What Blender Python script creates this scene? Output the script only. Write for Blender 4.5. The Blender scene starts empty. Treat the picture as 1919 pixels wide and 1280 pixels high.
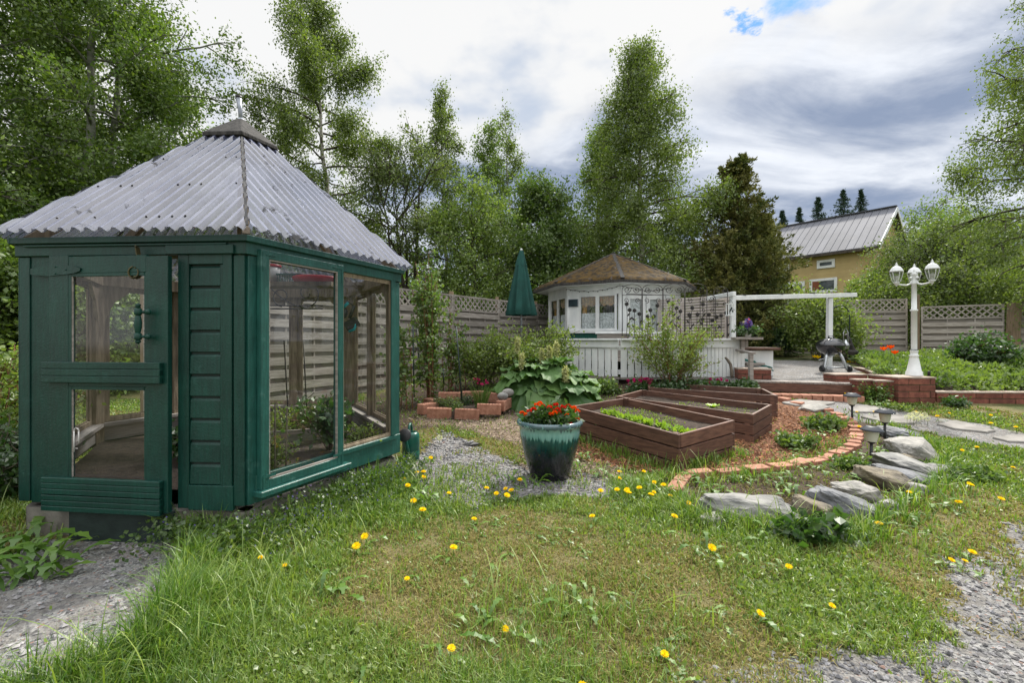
import bpy, bmesh, math, random
import numpy as np
from mathutils import Vector, Matrix
# ---------------------------------------------------------------- camera, sky, sun, exposure
SC = bpy.context.scene
COL = SC.collection
F, CX, HY, H = 853.0, 959.5, 638.0, 1.35          # focal length and horizon of the photograph (1919 px wide), eye height
cam = bpy.data.cameras.new("camera"); camo = bpy.data.objects.new("camera", cam); COL.objects.link(camo)
cam.sensor_width = 36; cam.lens = 36 * F / 1919; cam.clip_start = 0.05; cam.clip_end = 2000
cam.shift_y = (HY - 640) / 1919
camo.location = (0, 0, H); camo.rotation_euler = (math.radians(90), 0, 0)
SC.camera = camo
SUN_EL, SUN_AZ = math.radians(47), math.radians(34)   # azimuth clockwise from +Y (the way the camera looks)
sund = (math.sin(SUN_AZ)*math.cos(SUN_EL), math.cos(SUN_AZ)*math.cos(SUN_EL), math.sin(SUN_EL))
sl = bpy.data.lights.new("sun", 'SUN'); sl.energy = 4.8; sl.angle = math.radians(5); sl.color = (1, .95, .86)
so = bpy.data.objects.new("sun", sl); COL.objects.link(so)
so.rotation_euler = Vector(sund).to_track_quat('Z', 'Y').to_euler()
SC.view_settings.view_transform = 'Standard'; SC.view_settings.look = 'None'
SC.view_settings.exposure = 0.36; SC.view_settings.gamma = 1.0
SC.cycles.use_denoising = True
SC.cycles.max_bounces = 7; SC.cycles.transparent_max_bounces = 12
SC.cycles.diffuse_bounces = 4; SC.cycles.glossy_bounces = 3; SC.cycles.transmission_bounces = 5
SC.cycles.caustics_reflective = False; SC.cycles.caustics_refractive = False

class NT:
    """small helper for node trees"""
    def __init__(s, t): s.t = t; t.nodes.clear()
    def n(s, typ, **kw):
        o = s.t.nodes.new(typ)
        for k, v in kw.items():
            if k.startswith('i_'):
                o.inputs[int(k[2:]) if k[2:].isdigit() else k[2:].replace('_', ' ')].default_value = v
            else: setattr(o, k, v)
        return o
    def l(s, a, b): s.t.links.new(a, b)
    def math(s, op, a, b=None, c=None, clamp=False):
        o = s.n('ShaderNodeMath', operation=op, use_clamp=clamp)
        for i, v in enumerate((a, b, c)):
            if v is None: continue
            if isinstance(v, (int, float)): o.inputs[i].default_value = v
            else: s.l(v, o.inputs[i])
        return o.outputs[0]
    def mix(s, f, a, b, blend='MIX'):
        o = s.n('ShaderNodeMix', data_type='RGBA', blend_type=blend)
        for i, v in ((0, f), (6, a), (7, b)):
            if isinstance(v, (int, float)): o.inputs[i].default_value = v
            elif isinstance(v, tuple): o.inputs[i].default_value = (*v, 1) if len(v) == 3 else v
            else: s.l(v, o.inputs[i])
        return o.outputs[2]
    def maprange(s, v, a, b, c=0, d=1, smooth=True):
        o = s.n('ShaderNodeMapRange', interpolation_type='SMOOTHSTEP' if smooth else 'LINEAR')
        s.l(v, o.inputs[0])
        for i, k in ((1, a), (2, b), (3, c), (4, d)): o.inputs[i].default_value = k
        return o.outputs[0]

w = bpy.data.worlds.new("World"); SC.world = w; w.use_nodes = True
t = NT(w.node_tree)
sky = t.n('ShaderNodeTexSky', sky_type='NISHITA', sun_disc=False, sun_elevation=SUN_EL, sun_rotation=SUN_AZ)
tc = t.n('ShaderNodeTexCoord'); sep = t.n('ShaderNodeSeparateXYZ'); t.l(tc.outputs['Generated'], sep.inputs[0])
dx, dy, dz = sep.outputs
den = t.math('ADD', t.math('MAXIMUM', dz, 0.0), 0.16)
cmb = t.n('ShaderNodeCombineXYZ'); t.l(t.math('DIVIDE', dx, den), cmb.inputs[0]); t.l(t.math('DIVIDE', dy, den), cmb.inputs[1])
mp = t.n('ShaderNodeMapping'); t.l(cmb.outputs[0], mp.inputs[0]); mp.inputs['Rotation'].default_value = (0, 0, -0.6); mp.inputs['Scale'].default_value = (0.9, 1.45, 1)
n1 = t.n('ShaderNodeTexNoise', i_Scale=1.5, i_Detail=9.0, i_Roughness=0.56, i_Distortion=0.5); t.l(mp.outputs[0], n1.inputs['Vector'])
mp2 = t.n('ShaderNodeMapping'); t.l(tc.outputs['Generated'], mp2.inputs[0]); mp2.inputs['Location'].default_value = (3.1, 1.7, .4); mp2.inputs['Scale'].default_value = (1.0, 1.0, 1.9)
n2 = t.n('ShaderNodeTexNoise', i_Scale=3.3, i_Detail=5.0, i_Roughness=0.5); t.l(mp2.outputs[0], n2.inputs['Vector'])
n3 = t.n('ShaderNodeTexNoise', i_Scale=13.0, i_Detail=7.0, i_Roughness=0.62); t.l(mp2.outputs[0], n3.inputs['Vector'])
# grey bank of cloud low on the right, bright veil above it and to the left
lin = t.math('SUBTRACT', t.math('ADD', t.math('MULTIPLY', dy, 0.49), t.math('MULTIPLY', dx, 0.34)), dz)
lin = t.math('ADD', lin, t.math('MULTIPLY', t.math('SUBTRACT', n2.outputs[0], 0.5), 0.55))
bank = t.maprange(lin, -0.03, 0.10)
shade = t.math('ADD', t.maprange(n1.outputs[0], 0.34, 0.68), t.math('MULTIPLY', t.math('SUBTRACT', n3.outputs[0], .5), .35), clamp=True)
greycol = t.mix(shade, (2.2, 2.75, 3.9), (7.3, 7.6, 8.1))
veil = t.mix(t.maprange(n2.outputs[0], 0.30, 0.47), (4.6, 5.2, 6.2), (7.5, 7.5, 7.45))
cloud = t.mix(bank, veil, greycol)
# blue gap near the top right
def lobe(v, c0, c1):
    vn = Vector(v).normalized()
    dp = t.n('ShaderNodeVectorMath', operation='DOT_PRODUCT'); t.l(tc.outputs['Generated'], dp.inputs[0]); dp.inputs[1].default_value = vn
    d = t.math('ADD', dp.outputs['Value'], t.math('MULTIPLY', t.math('SUBTRACT', n3.outputs[0], 0.5), 0.0052))
    return t.maprange(d, c0, c1)
hole = t.math('MAXIMUM', lobe((.635, 1, .785), .9981, 1.0003), lobe((.51, 1, .722), .99972, 1.0003))
blue = t.mix(1.0, sky.outputs[0], (.22, .50, .88), 'MULTIPLY')
cloud = t.mix(hole, cloud, blue)
boost = t.maprange(dz, 0.60, 0.88, 1.0, 2.55)
back = t.maprange(dy, 0.15, -0.5, 1.0, 1.15)
cloud = t.mix(1.0, cloud, t.math('MULTIPLY', boost, back), 'MULTIPLY')
low = t.maprange(dz, -0.02, 0.0)
full = t.mix(low, sky.outputs[0], t.mix(0.97, sky.outputs[0], cloud))
bg = t.n('ShaderNodeBackground', i_Strength=0.1); t.l(full, bg.inputs[0])
out = t.n('ShaderNodeOutputWorld'); t.l(bg.outputs[0], out.inputs[0])
w.cycles.sampling_method = 'MANUAL'; w.cycles.sample_map_resolution = 512

# ---------------------------------------------------------------- numbers and mesh helpers
RNG = np.random.default_rng(7)
def vnoise(P, seed=0):
    """value noise in 0..1 for points (N,3)"""
    P = np.asarray(P, float); i = np.floor(P).astype(np.int64); f = P - i; f = f*f*(3-2*f)
    def hsh(a, b, c):
        h = (a*374761393 + b*668265263 + c*2147483647 + seed*974711) & 0xffffffff
        h = ((h ^ (h >> 13)) * 1274126177) & 0xffffffff
        return ((h ^ (h >> 16)) & 0xffff) / 65535.0
    r = 0
    for a in (0, 1):
        for b in (0, 1):
            for c in (0, 1):
                r = r + hsh(i[:, 0]+a, i[:, 1]+b, i[:, 2]+c) * (f[:, 0] if a else 1-f[:, 0]) * (f[:, 1] if b else 1-f[:, 1]) * (f[:, 2] if c else 1-f[:, 2])
    return r
def fbm(P, seed=0, o=4):
    P = np.asarray(P, float); r = 0; a = .5; s = 0
    for k in range(o): r = r + a*vnoise(P*2**k, seed+k); s += a; a *= .5
    return r/s
def n2d(x, y, sc, seed=0, o=4):
    x = np.asarray(x, float); return fbm(np.stack([x*sc, np.asarray(y, float)*sc, x*0+.37], -1).reshape(-1, 3), seed, o).reshape(x.shape)
def sstep(a, b, x): q = np.clip((x-a)/(b-a), 0, 1); return q*q*(3-2*q)
WALL_Y, TER_X = 7.72, 3.75
def g(x, y):
    """height of the ground"""
    x = np.asarray(x, float); y = np.asarray(y, float)
    c = np.interp(y, [4.4, 6, 7.5, 9, 11, 15, 25, 60], [0, .09, .29, .48, .62, .75, .8, 1.0])
    l = np.interp(y, [4.4, 6.7, 9.4, 12, 15, 25, 60], [0, .2, .41, .55, .65, .8, 1.0])
    k = sstep(-2.2, -.2, x); z = l*(1-k) + c*k
    z = z + .07*np.exp(-(((x-2.9)/.9)**2 + ((y-4.25)/.55)**2))
    edge = np.where(x < 6.2, 8.42, WALL_Y+.12); bk = sstep(6.9, 7.2, x)
    ter = sstep(TER_X, TER_X+.2, x) * sstep(edge, edge+.1, y)
    z = z*(1-ter) + np.maximum(z, .6-.16*bk*sstep(9.2, 8.2, y)+.055*np.clip(y-8.6, 0, 6))*ter
    return z + .016*(n2d(x, y, 1.6, 3, 3)-.5)
def P(px, py, D): return Vector(((px-CX)/F*D, D, H-(py-HY)/F*D))
def G(px, py):
    """point of the ground seen at a pixel of the photograph"""
    lo, hi = .5, 60.0
    for _ in range(50):
        m = (lo+hi)/2
        if H-(py-HY)/F*m > float(g((px-CX)/F*m, m)): lo = m
        else: hi = m
    p = P(px, py, lo); p.z = float(g(p.x, p.y)); return p
def GD(px, D): x = (px-CX)/F*D; return Vector((x, D, float(g(x, D))))

class MB:
    def __init__(s): s.V = []; s.Fc = []; s.n = 0
    def add(s, V, faces, tint=.5, smooth=False):
        V = np.asarray(V, float).reshape(-1, 3); s.V.append(V)
        if isinstance(faces, np.ndarray): groups = [faces]
        else:
            d = {}
            for f in faces: d.setdefault(len(f), []).append(f)
            groups = [np.array(v) for v in d.values()]
        for f in groups:
            tt = tint if isinstance(tint, np.ndarray) and len(tint) == len(f) else np.full(len(f), float(np.mean(tint)))
            s.Fc.append((f + s.n, tt, smooth))
        s.n += len(V)
    def box(s, c, ax, ay, az, tint=.5):
        c, ax, ay, az = (np.asarray(q, float) for q in (c, ax, ay, az))
        V = [c+i*ax+j*ay+k*az for k in (-1, 1) for j in (-1, 1) for i in (-1, 1)]
        fs = [(0, 2, 3, 1), (4, 5, 7, 6), (0, 1, 5, 4), (2, 6, 7, 3), (0, 4, 6, 2), (1, 3, 7, 5)]
        if np.dot(np.cross(ax, ay), az) < 0: fs = [f[::-1] for f in fs]
        s.add(V, fs, tint)
    def bx(s, x0, x1, y0, y1, z0, z1, tint=.5):
        s.box(((x0+x1)/2, (y0+y1)/2, (z0+z1)/2), ((x1-x0)/2, 0, 0), (0, (y1-y0)/2, 0), (0, 0, (z1-z0)/2), tint)
    def beam(s, a, b, wd, ht, up=(0, 0, 1), tint=.5):
        a, b = Vector(a), Vector(b); d = b-a; L = d.length; d.normalize(); sd = d.cross(Vector(up))
        if sd.length < 1e-4: sd = d.cross(Vector((1, 0, 0)))
        sd.normalize(); u = sd.cross(d)
        s.box((a+b)/2, d*L/2, sd*wd/2, u*ht/2, tint)
    def tube(s, pts, r, n=8, cap=True, tint=.5, smooth=True):
        pts = np.asarray(pts, float); m = len(pts); r = np.broadcast_to(np.asarray(r, float), (m,))
        tg = np.gradient(pts, axis=0); tg /= np.linalg.norm(tg, axis=1)[:, None]+1e-12
        ref = np.array((0, 0, 1.)) if abs(tg[0][2]) < .9 else np.array((1., 0, 0))
        a = np.cross(tg, ref); a /= np.linalg.norm(a, axis=1)[:, None]+1e-12; b = np.cross(tg, a)
        th = np.arange(n)*2*math.pi/n
        V = pts[:, None] + r[:, None, None]*(np.cos(th)[None, :, None]*a[:, None] + np.sin(th)[None, :, None]*b[:, None])
        i = np.arange(m-1)[:, None]*n; j = np.arange(n)[None]; k = (j+1) % n
        Q = np.stack([i+j, i+k, i+n+k, i+n+j], -1).reshape(-1, 4)[:, ::-1]
        s.add(V.reshape(-1, 3), Q, tint, smooth)
        if cap:
            s.Fc.append((np.arange(n)[None]+s.n-m*n, np.array([tint]), False)); s.Fc.append(((np.arange(n)[::-1]+(m-1)*n)[None]+s.n-m*n, np.array([tint]), False))
    def lathe(s, prof, n=24, c=(0, 0, 0), tint=.5, smooth=True, axis=None):
        """prof: list of (radius, z)"""
        th = np.arange(n)*2*math.pi/n; pr = np.asarray(prof, float); m = len(pr)
        V = np.stack([pr[:, 0][:, None]*np.cos(th), pr[:, 0][:, None]*np.sin(th), np.repeat(pr[:, 1][:, None], n, 1)], -1).reshape(-1, 3)
        if axis is not None:
            q = Vector(axis).to_track_quat('Z', 'Y').to_matrix(); V = V @ np.array(q).T
        V = V + np.asarray(c, float)
        i = np.arange(m-1)[:, None]*n; j = np.arange(n)[None]; k = (j+1) % n
        s.add(V, np.stack([i+j, i+k, i+n+k, i+n+j], -1).reshape(-1, 4), tint, smooth)
    def ball(s, c, r, n=12, sq=(1, 1, 1), tint=.5):
        pr = [(r*math.sin(a)+1e-5, -r*math.cos(a)) for a in np.linspace(0, math.pi, n//2+2)]
        k = len(s.V); s.lathe(pr, n, tint=tint); s.V[k] = s.V[k]*np.asarray(sq)+np.asarray(c, float)
    def prism(s, poly, d, tint=.5):
        """3-D polygon extruded by vector d"""
        p = np.asarray(poly, float); n = len(p); d = np.asarray(d, float)
        nr = sum(np.cross(p[i]-p[0], p[(i+1) % n]-p[0]) for i in range(1, n-1))
        if np.dot(nr, d) > 0: p = p[::-1]
        fs = [tuple(range(n)), tuple(range(2*n-1, n-1, -1))] + [((i+1) % n, i, n+i, n+(i+1) % n) for i in range(n)]
        s.add(np.concatenate([p, p+d]), fs, tint)
    def sheet(s, poly, tint=.5): s.add(np.array([tuple(p) for p in poly]), [tuple(range(len(poly)))], tint)
    def build(s, name, mat, parent=None, bevel=0, local=False):
        me = bpy.data.meshes.new(name); V = np.concatenate(s.V)
        if parent is not None and not local: V = V - np.asarray(WL.get(parent.name, (0, 0, 0)))
        me.vertices.add(len(V)); me.vertices.foreach_set('co', V.astype(np.float32).ravel())
        idx = np.concatenate([f.ravel() for f, _, _ in s.Fc]); tot = np.concatenate([np.full(len(f), f.shape[1]) for f, _, _ in s.Fc])
        me.loops.add(len(idx)); me.loops.foreach_set('vertex_index', idx.astype(np.int32))
        me.polygons.add(len(tot)); me.polygons.foreach_set('loop_start', np.concatenate([[0], np.cumsum(tot)[:-1]]).astype(np.int32))
        me.update(calc_edges=True)
        sm = np.concatenate([np.full(len(f), q) for f, _, q in s.Fc]); me.polygons.foreach_set('use_smooth', sm)
        a = me.attributes.new('tint', 'FLOAT', 'FACE'); a.data.foreach_set('value', np.concatenate([q for _, q, _ in s.Fc]).astype(np.float32))
        me.materials.append(mat)
        o = bpy.data.objects.new(name, me); COL.objects.link(o)
        if parent is not None:
            o.parent = parent
            WL[o.name] = WL.get(parent.name, (0, 0, 0))
        if bevel:
            b = o.modifiers.new('bevel', 'BEVEL'); b.width = bevel; b.segments = 1; b.limit_method = 'ANGLE'
        return o
WL = {}
def tag(o, label=None, cat=None, group=None, kind=None):
    if label: o['label'] = label
    if cat: o['category'] = cat
    if group: o['group'] = group
    if kind: o['kind'] = kind
    return o
def thing(name, label, cat, loc=(0, 0, 0), group=None):
    o = bpy.data.objects.new(name, None); COL.objects.link(o); o.location = loc; o.empty_display_size = .1
    WL[o.name] = tuple(loc); return tag(o, label, cat, group)
def solo(name, mb, mat, loc, label, cat, group=None, kind=None, bevel=0):
    """a thing that is one mesh, origin at loc"""
    if mb.V: mb.V = [v - np.asarray(loc, float) for v in mb.V]
    o = mb.build(name, mat, bevel=bevel); o.location = loc; WL[o.name] = tuple(loc)
    return tag(o, label, cat, group, kind)
def copy_tree(o, loc, rz=0, scale=1, label=None, parent=None):
    c = o.copy(); COL.objects.link(c)
    if parent is None:
        c.location = loc; c.rotation_euler = (0, 0, rz); c.scale = (scale,)*3
        if label: c['label'] = label
    else: c.parent = parent
    for ch in [q for q in o.children]: copy_tree(ch, None, parent=c)
    return c

# ---------------------------------------------------------------- materials
def mat(name, c1, c2=None, rough=.6, scale=6, stretch=(1, 1, 1), bump=.25, bscale=60, tint=.3, spec=.4, metal=0, detail=6, lo=.35, hi=.65, c3=None, s3=3, t3=(.55, .7), coat=0, c4=None):
    m = bpy.data.materials.new(name); m.use_nodes = True; k = NT(m.node_tree)
    co = k.n('ShaderNodeTexCoord'); mp = k.n('ShaderNodeMapping'); k.l(co.outputs['Object'], mp.inputs[0]); mp.inputs['Scale'].default_value = stretch
    nz = k.n('ShaderNodeTexNoise', i_Scale=scale, i_Detail=detail, i_Roughness=.6); k.l(mp.outputs[0], nz.inputs['Vector'])
    col = k.mix(k.maprange(nz.outputs[0], lo, hi), c1, c2 or tuple(x*.75 for x in c1))
    if c3:
        n3 = k.n('ShaderNodeTexNoise', i_Scale=s3, i_Detail=8.0, i_Roughness=.7); k.l(co.outputs['Object'], n3.inputs['Vector'])
        col = k.mix(k.maprange(n3.outputs[0], *t3), col, c3)
    if c4:   # chips, knots and dirt
        n4 = k.n('ShaderNodeTexNoise', i_Scale=26.0, i_Detail=9.0, i_Roughness=.75); k.l(co.outputs['Object'], n4.inputs['Vector'])
        col = k.mix(k.maprange(n4.outputs[0], .66, .72), col, c4)
        gr_ = k.n('ShaderNodeTexNoise', i_Scale=30.0, i_Detail=4.0); mg = k.n('ShaderNodeMapping'); k.l(co.outputs['Object'], mg.inputs[0]); mg.inputs['Scale'].default_value = (2.5, 2.5, .25); k.l(mg.outputs[0], gr_.inputs['Vector'])
        col = k.mix(.35, col, k.mix(1.0, col, k.maprange(gr_.outputs[0], .3, .7, .45, 1.35), 'MULTIPLY'))
    at = k.n('ShaderNodeAttribute', attribute_name='tint')
    col = k.mix(1.0, col, k.math('MULTIPLY_ADD', at.outputs['Fac'], tint*2, 1-tint), 'MULTIPLY')
    b = k.n('ShaderNodeBsdfPrincipled', i_Roughness=rough, i_Metallic=metal); b.inputs['Specular IOR Level'].default_value = spec
    b.inputs['Coat Weight'].default_value = coat
    k.l(col, b.inputs['Base Color'])
    if bump:
        nb = k.n('ShaderNodeTexNoise', i_Scale=bscale, i_Detail=5.0, i_Roughness=.65); k.l(mp.outputs[0], nb.inputs['Vector'])
        bp = k.n('ShaderNodeBump', i_Strength=bump, i_Distance=.01); k.l(nb.outputs[0], bp.inputs['Height']); k.l(bp.outputs[0], b.inputs['Normal'])
    o = k.n('ShaderNodeOutputMaterial'); k.l(b.outputs[0], o.inputs[0]); return m
def leafmat(name, c1, c2, trans=.45, tint=.35, gloss=.06, rough=.45):
    """leaf: diffuse and light shining through, colour varies leaf by leaf"""
    m = bpy.data.materials.new(name); m.use_nodes = True; k = NT(m.node_tree)
    at = k.n('ShaderNodeAttribute', attribute_name='tint')
    col = k.mix(at.outputs['Fac'], c1, c2)
    d = k.n('ShaderNodeBsdfDiffuse'); k.l(col, d.inputs[0])
    tr = k.n('ShaderNodeBsdfTranslucent'); k.l(k.mix(1.0, col, (1.15, 1.2, .55), 'MULTIPLY'), tr.inputs[0])
    mx = k.n('ShaderNodeMixShader', i_0=trans); k.l(d.outputs[0], mx.inputs[1]); k.l(tr.outputs[0], mx.inputs[2])
    o = k.n('ShaderNodeOutputMaterial')
    if gloss:
        gl = k.n('ShaderNodeBsdfGlossy', i_Roughness=rough); m2 = k.n('ShaderNodeMixShader', i_0=gloss)
        k.l(mx.outputs[0], m2.inputs[1]); k.l(gl.outputs[0], m2.inputs[2]); k.l(m2.outputs[0], o.inputs[0])
    else: k.l(mx.outputs[0], o.inputs[0])
    return m
def glassmat(name, tintc=(.97, .985, .98), refl=1.0, dirt=.014):
    """a pane: mostly clear, reflecting more at grazing angles, slightly dusty"""
    m = bpy.data.materials.new(name); m.use_nodes = True; k = NT(m.node_tree)
    tr = k.n('ShaderNodeBsdfTransparent'); tr.inputs[0].default_value = (*tintc, 1)
    gl = k.n('ShaderNodeBsdfGlossy', i_Roughness=.015)
    ge = k.n('ShaderNodeNewGeometry'); dp = k.n('ShaderNodeVectorMath', operation='DOT_PRODUCT'); k.l(ge.outputs['Incoming'], dp.inputs[0]); k.l(ge.outputs['Normal'], dp.inputs[1])
    c = k.math('SUBTRACT', 1.0, k.math('ABSOLUTE', dp.outputs['Value']), clamp=True)
    mx = k.n('ShaderNodeMixShader'); k.l(k.math('MULTIPLY_ADD', k.math('POWER', c, 5.0), .9*refl, .055*refl), mx.inputs[0]); k.l(tr.outputs[0], mx.inputs[1]); k.l(gl.outputs[0], mx.inputs[2])
    co = k.n('ShaderNodeTexCoord'); nz = k.n('ShaderNodeTexNoise', i_Scale=5.0, i_Detail=8.0, i_Roughness=.7); k.l(co.outputs['Object'], nz.inputs[0])
    df = k.n('ShaderNodeBsdfDiffuse'); df.inputs[0].default_value = (.45, .45, .4, 1)
    m2 = k.n('ShaderNodeMixShader'); k.l(k.maprange(nz.outputs[0], .4, .8, dirt*.3, dirt*2.2), m2.inputs[0]); k.l(mx.outputs[0], m2.inputs[1]); k.l(df.outputs[0], m2.inputs[2])
    o = k.n('ShaderNodeOutputMaterial'); k.l(m2.outputs[0], o.inputs[0]); return m
M = {}
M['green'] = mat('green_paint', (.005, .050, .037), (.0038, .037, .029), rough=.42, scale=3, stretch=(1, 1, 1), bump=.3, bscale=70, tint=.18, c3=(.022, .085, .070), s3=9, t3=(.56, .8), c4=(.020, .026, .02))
M['green_lit'] = mat('green_paint_lit', (.017, .095, .080), (.013, .074, .062), rough=.4, scale=4, bump=.3, bscale=70, tint=.15, c3=(.062, .15, .135), s3=9, t3=(.55, .75), c4=(.035, .045, .035))  # lighter copy of the green paint, brighter light on the right-hand walls painted in
M['bare'] = mat('bare_wood', (.30, .24, .17), (.17, .13, .09), rough=.8, scale=7, stretch=(4, 4, .5), bump=.4, bscale=30, tint=.3)
M['greywood'] = mat('weathered_wood', (.33, .30, .275), (.20, .18, .165), rough=.85, scale=5, stretch=(.6, .6, 7), bump=.4, bscale=22, tint=.28)
M['fencewood'] = mat('fence_boards', (.41, .375, .34), (.27, .24, .21), rough=.85, scale=4, stretch=(.8, .8, 9), bump=.4, bscale=20, tint=.42, c3=(.19, .155, .125), s3=2.2, t3=(.62, .8))
M['brownwood'] = mat('brown_stained_wood', (.150, .075, .050), (.080, .038, .026), rough=.62, scale=5, stretch=(1.2, 1.2, 9), bump=.35, bscale=25, tint=.42, c3=(.20, .135, .105), s3=3, t3=(.6, .8))
M['postwood'] = mat('post_wood', (.27, .20, .13), (.19, .14, .09), rough=.8, scale=5, stretch=(6, 6, .7), bump=.4, bscale=25, tint=.2)
M['step'] = mat('step_paint', (.022, .038, .034), (.012, .022, .02), rough=.7, scale=6, tint=.1, c3=(.2, .19, .16), s3=5, t3=(.66, .72))
M['concrete'] = mat('concrete', (.30, .28, .25), (.2, .185, .165), rough=.9, scale=9, bump=.6, bscale=40)
M['white'] = mat('white_paint', (.78, .80, .80), (.66, .69, .70), rough=.5, scale=5, stretch=(1, 1, .5), bump=.2, tint=.1, c3=(.42, .42, .38), s3=7, t3=(.64, .8))
M['whitemetal'] = mat('white_metal', (.74, .76, .76), (.66, .68, .68), rough=.38, scale=8, bump=.05, tint=.06)
M['brick'] = mat('red_brick', (.235, .085, .058), (.15, .052, .038), rough=.9, scale=14, bump=.5, bscale=90, tint=.34, c3=(.10, .07, .05), s3=5, t3=(.6, .8))
M['obrick'] = mat('orange_brick', (.40, .20, .135), (.28, .125, .08), rough=.9, scale=14, bump=.5, bscale=90, tint=.3, c3=(.30, .24, .19), s3=6, t3=(.62, .8))
M['brickcap'] = mat('brick_top', (.42, .36, .31), (.32, .24, .19), rough=.9, scale=6, bump=.5, bscale=60, tint=.25, c3=(.12, .12, .04), s3=5, t3=(.6, .75))
M['mortar'] = mat('mossy_mortar', (.10, .09, .06), (.05, .06, .02), rough=1, scale=9, bump=.5, tint=.1)
M['rock'] = mat('grey_rock', (.27, .265, .25), (.14, .14, .137), rough=.85, scale=5, stretch=(1, 1, 2.5), bump=.7, bscale=14, tint=.15, c3=(.30, .25, .17), s3=2.6, t3=(.6, .8))
M['slab'] = mat('flagstone', (.28, .265, .245), (.19, .18, .165), rough=.9, scale=5, bump=.5, bscale=30, tint=.2, c3=(.2, .2, .14), s3=6, t3=(.6, .75))
M['black'] = mat('black_plastic', (.014, .015, .017), (.02, .02, .022), rough=.45, bump=.08, tint=.2)
M['iron'] = mat('black_iron', (.018, .018, .02), (.03, .024, .02), rough=.6, bump=.1, tint=.2)
M['darkgreenstake'] = mat('green_plastic_stake', (.012, .035, .03), (.02, .03, .03), rough=.5, bump=.1, tint=.2)
M['enamel'] = mat('black_enamel', (.008, .009, .012), (.012, .012, .016), rough=.1, bump=0, tint=.05, spec=.6, coat=.6)
M['alu'] = mat('aluminium', (.50, .52, .54), (.42, .44, .46), rough=.35, metal=.9, bump=.05, tint=.1)
M['greymetal'] = mat('grey_metal', (.33, .36, .40), (.25, .27, .31), rough=.4, metal=.6, bump=.1, tint=.1)
M['parasol'] = mat('green_canvas', (.010, .070, .058), (.008, .052, .043), rough=.85, scale=4, bump=.3, bscale=20, tint=.25)
M['soil'] = mat('soil', (.060, .042, .030), (.028, .020, .015), rough=1, scale=22, bump=1.0, bscale=60, tint=.2, c3=(.14, .11, .085), s3=30, t3=(.6, .7))
M['moss'] = mat('mossy_felt', (.085, .047, .004), (.018, .012, .005), rough=.95, scale=9, bump=.9, bscale=22, tint=.25, c3=(.085, .082, .09), s3=7, t3=(.60, .65))
M['metalroof'] = mat('grey_sheet_roof', (.15, .155, .18), (.115, .12, .14), rough=.75, scale=.6, stretch=(1, 1, 1), bump=.05, tint=.14, c3=(.33, .29, .27), s3=.7, t3=(.6, .8))
M['yellow'] = mat('yellow_boards', (.50, .385, .18), (.44, .33, .15), rough=.7, scale=1.2, bump=.1, tint=.12)
M['brownpaint'] = mat('brown_frame', (.22, .07, .03), (.17, .05, .02), rough=.6, bump=.1)
M['darkglass'] = mat('dark_window', (.05, .07, .08), (.03, .04, .05), rough=.06, bump=0, tint=.05, spec=.8)
M['lace'] = mat('lace_curtain', (.62, .66, .68), (.40, .44, .45), rough=.9, scale=22, bump=.2, tint=.1, lo=.48, hi=.55)
M['valance'] = mat('patterned_valance', (.42, .30, .17), (.22, .20, .15), rough=.9, scale=26, bump=.1, tint=.2, c3=(.40, .16, .10), s3=18, t3=(.56, .64))
M['ochre'] = mat('ochre_curtain', (.42, .24, .05), (.3, .16, .03), rough=.9, bump=.1)
M['cap'] = mat('weathered_cap_wood', (.062, .058, .055), (.026, .025, .024), rough=.9, scale=8, stretch=(3, 3, 1), bump=.9, bscale=18, tint=.25)
M['seam'] = mat('tar_seam', (.06, .06, .06), rough=.7)
M['red'] = mat('red_plastic', (.60, .02, .02), rough=.4, bump=0)
M['slatecap'] = mat('dark_slate_metal', (.045, .052, .066), (.03, .035, .045), rough=.45, bump=.05, tint=.1)
M['brass'] = mat('olive_brass', (.10, .085, .035), (.06, .05, .025), rough=.5, metal=.4, bump=.1)
M['teal'] = mat('teal_plastic', (.0, .30, .36), rough=.35, bump=0)
M['whiteplastic'] = mat('white_plastic', (.72, .70, .68), rough=.4, bump=0)
M['greenplastic'] = mat('green_plastic', (.010, .095, .070), (.008, .08, .06), rough=.3, bump=.05, tint=.08)
M['hose'] = mat('green_hose', (.005, .12, .10), rough=.4, bump=0)
M['canegrey'] = mat('bark_grey', (.16, .13, .10), (.09, .075, .06), rough=.9, scale=10, stretch=(2, 2, .6), bump=.6, bscale=30)
M['canered'] = mat('red_brown_cane', (.20, .085, .04), (.13, .06, .03), rough=.7, scale=10, bump=.3)
M['birchbark'] = mat('birch_bark', (.50, .48, .44), (.36, .34, .31), rough=.8, scale=4, stretch=(1, 1, 4), bump=.4, bscale=14, c3=(.05, .045, .04), s3=5, t3=(.56, .62))
M['aspenbark'] = mat('aspen_bark', (.22, .23, .19), (.13, .135, .11), rough=.9, scale=4, stretch=(1, 1, 3), bump=.6, bscale=12, c3=(.05, .05, .045), s3=5, t3=(.58, .68))
M['darkbark'] = mat('dark_bark', (.08, .066, .053), (.045, .038, .03), rough=.95, scale=8, bump=.6, bscale=18)
M['glass'] = glassmat('window_glass'); M['lampglass'] = glassmat('lamp_glass', (.86, .90, .88), dirt=.18)
M['birchleaf'] = leafmat('birch_leaf', (.082, .138, .024), (.215, .285, .060))
M['aspenleaf'] = leafmat('aspen_leaf', (.070, .145, .022), (.215, .305, .056))
M['mapleleaf'] = leafmat('maple_leaf', (.050, .112, .019), (.155, .23, .042))
M['lightleaf'] = leafmat('light_leaf', (.095, .175, .034), (.27, .355, .08))
M['willowleaf'] = leafmat('willow_leaf', (.078, .130, .036), (.20, .25, .08))
M['thuja'] = leafmat('thuja_leaf', (.055, .085, .020), (.235, .225, .070), trans=.15, gloss=.03)
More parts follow.
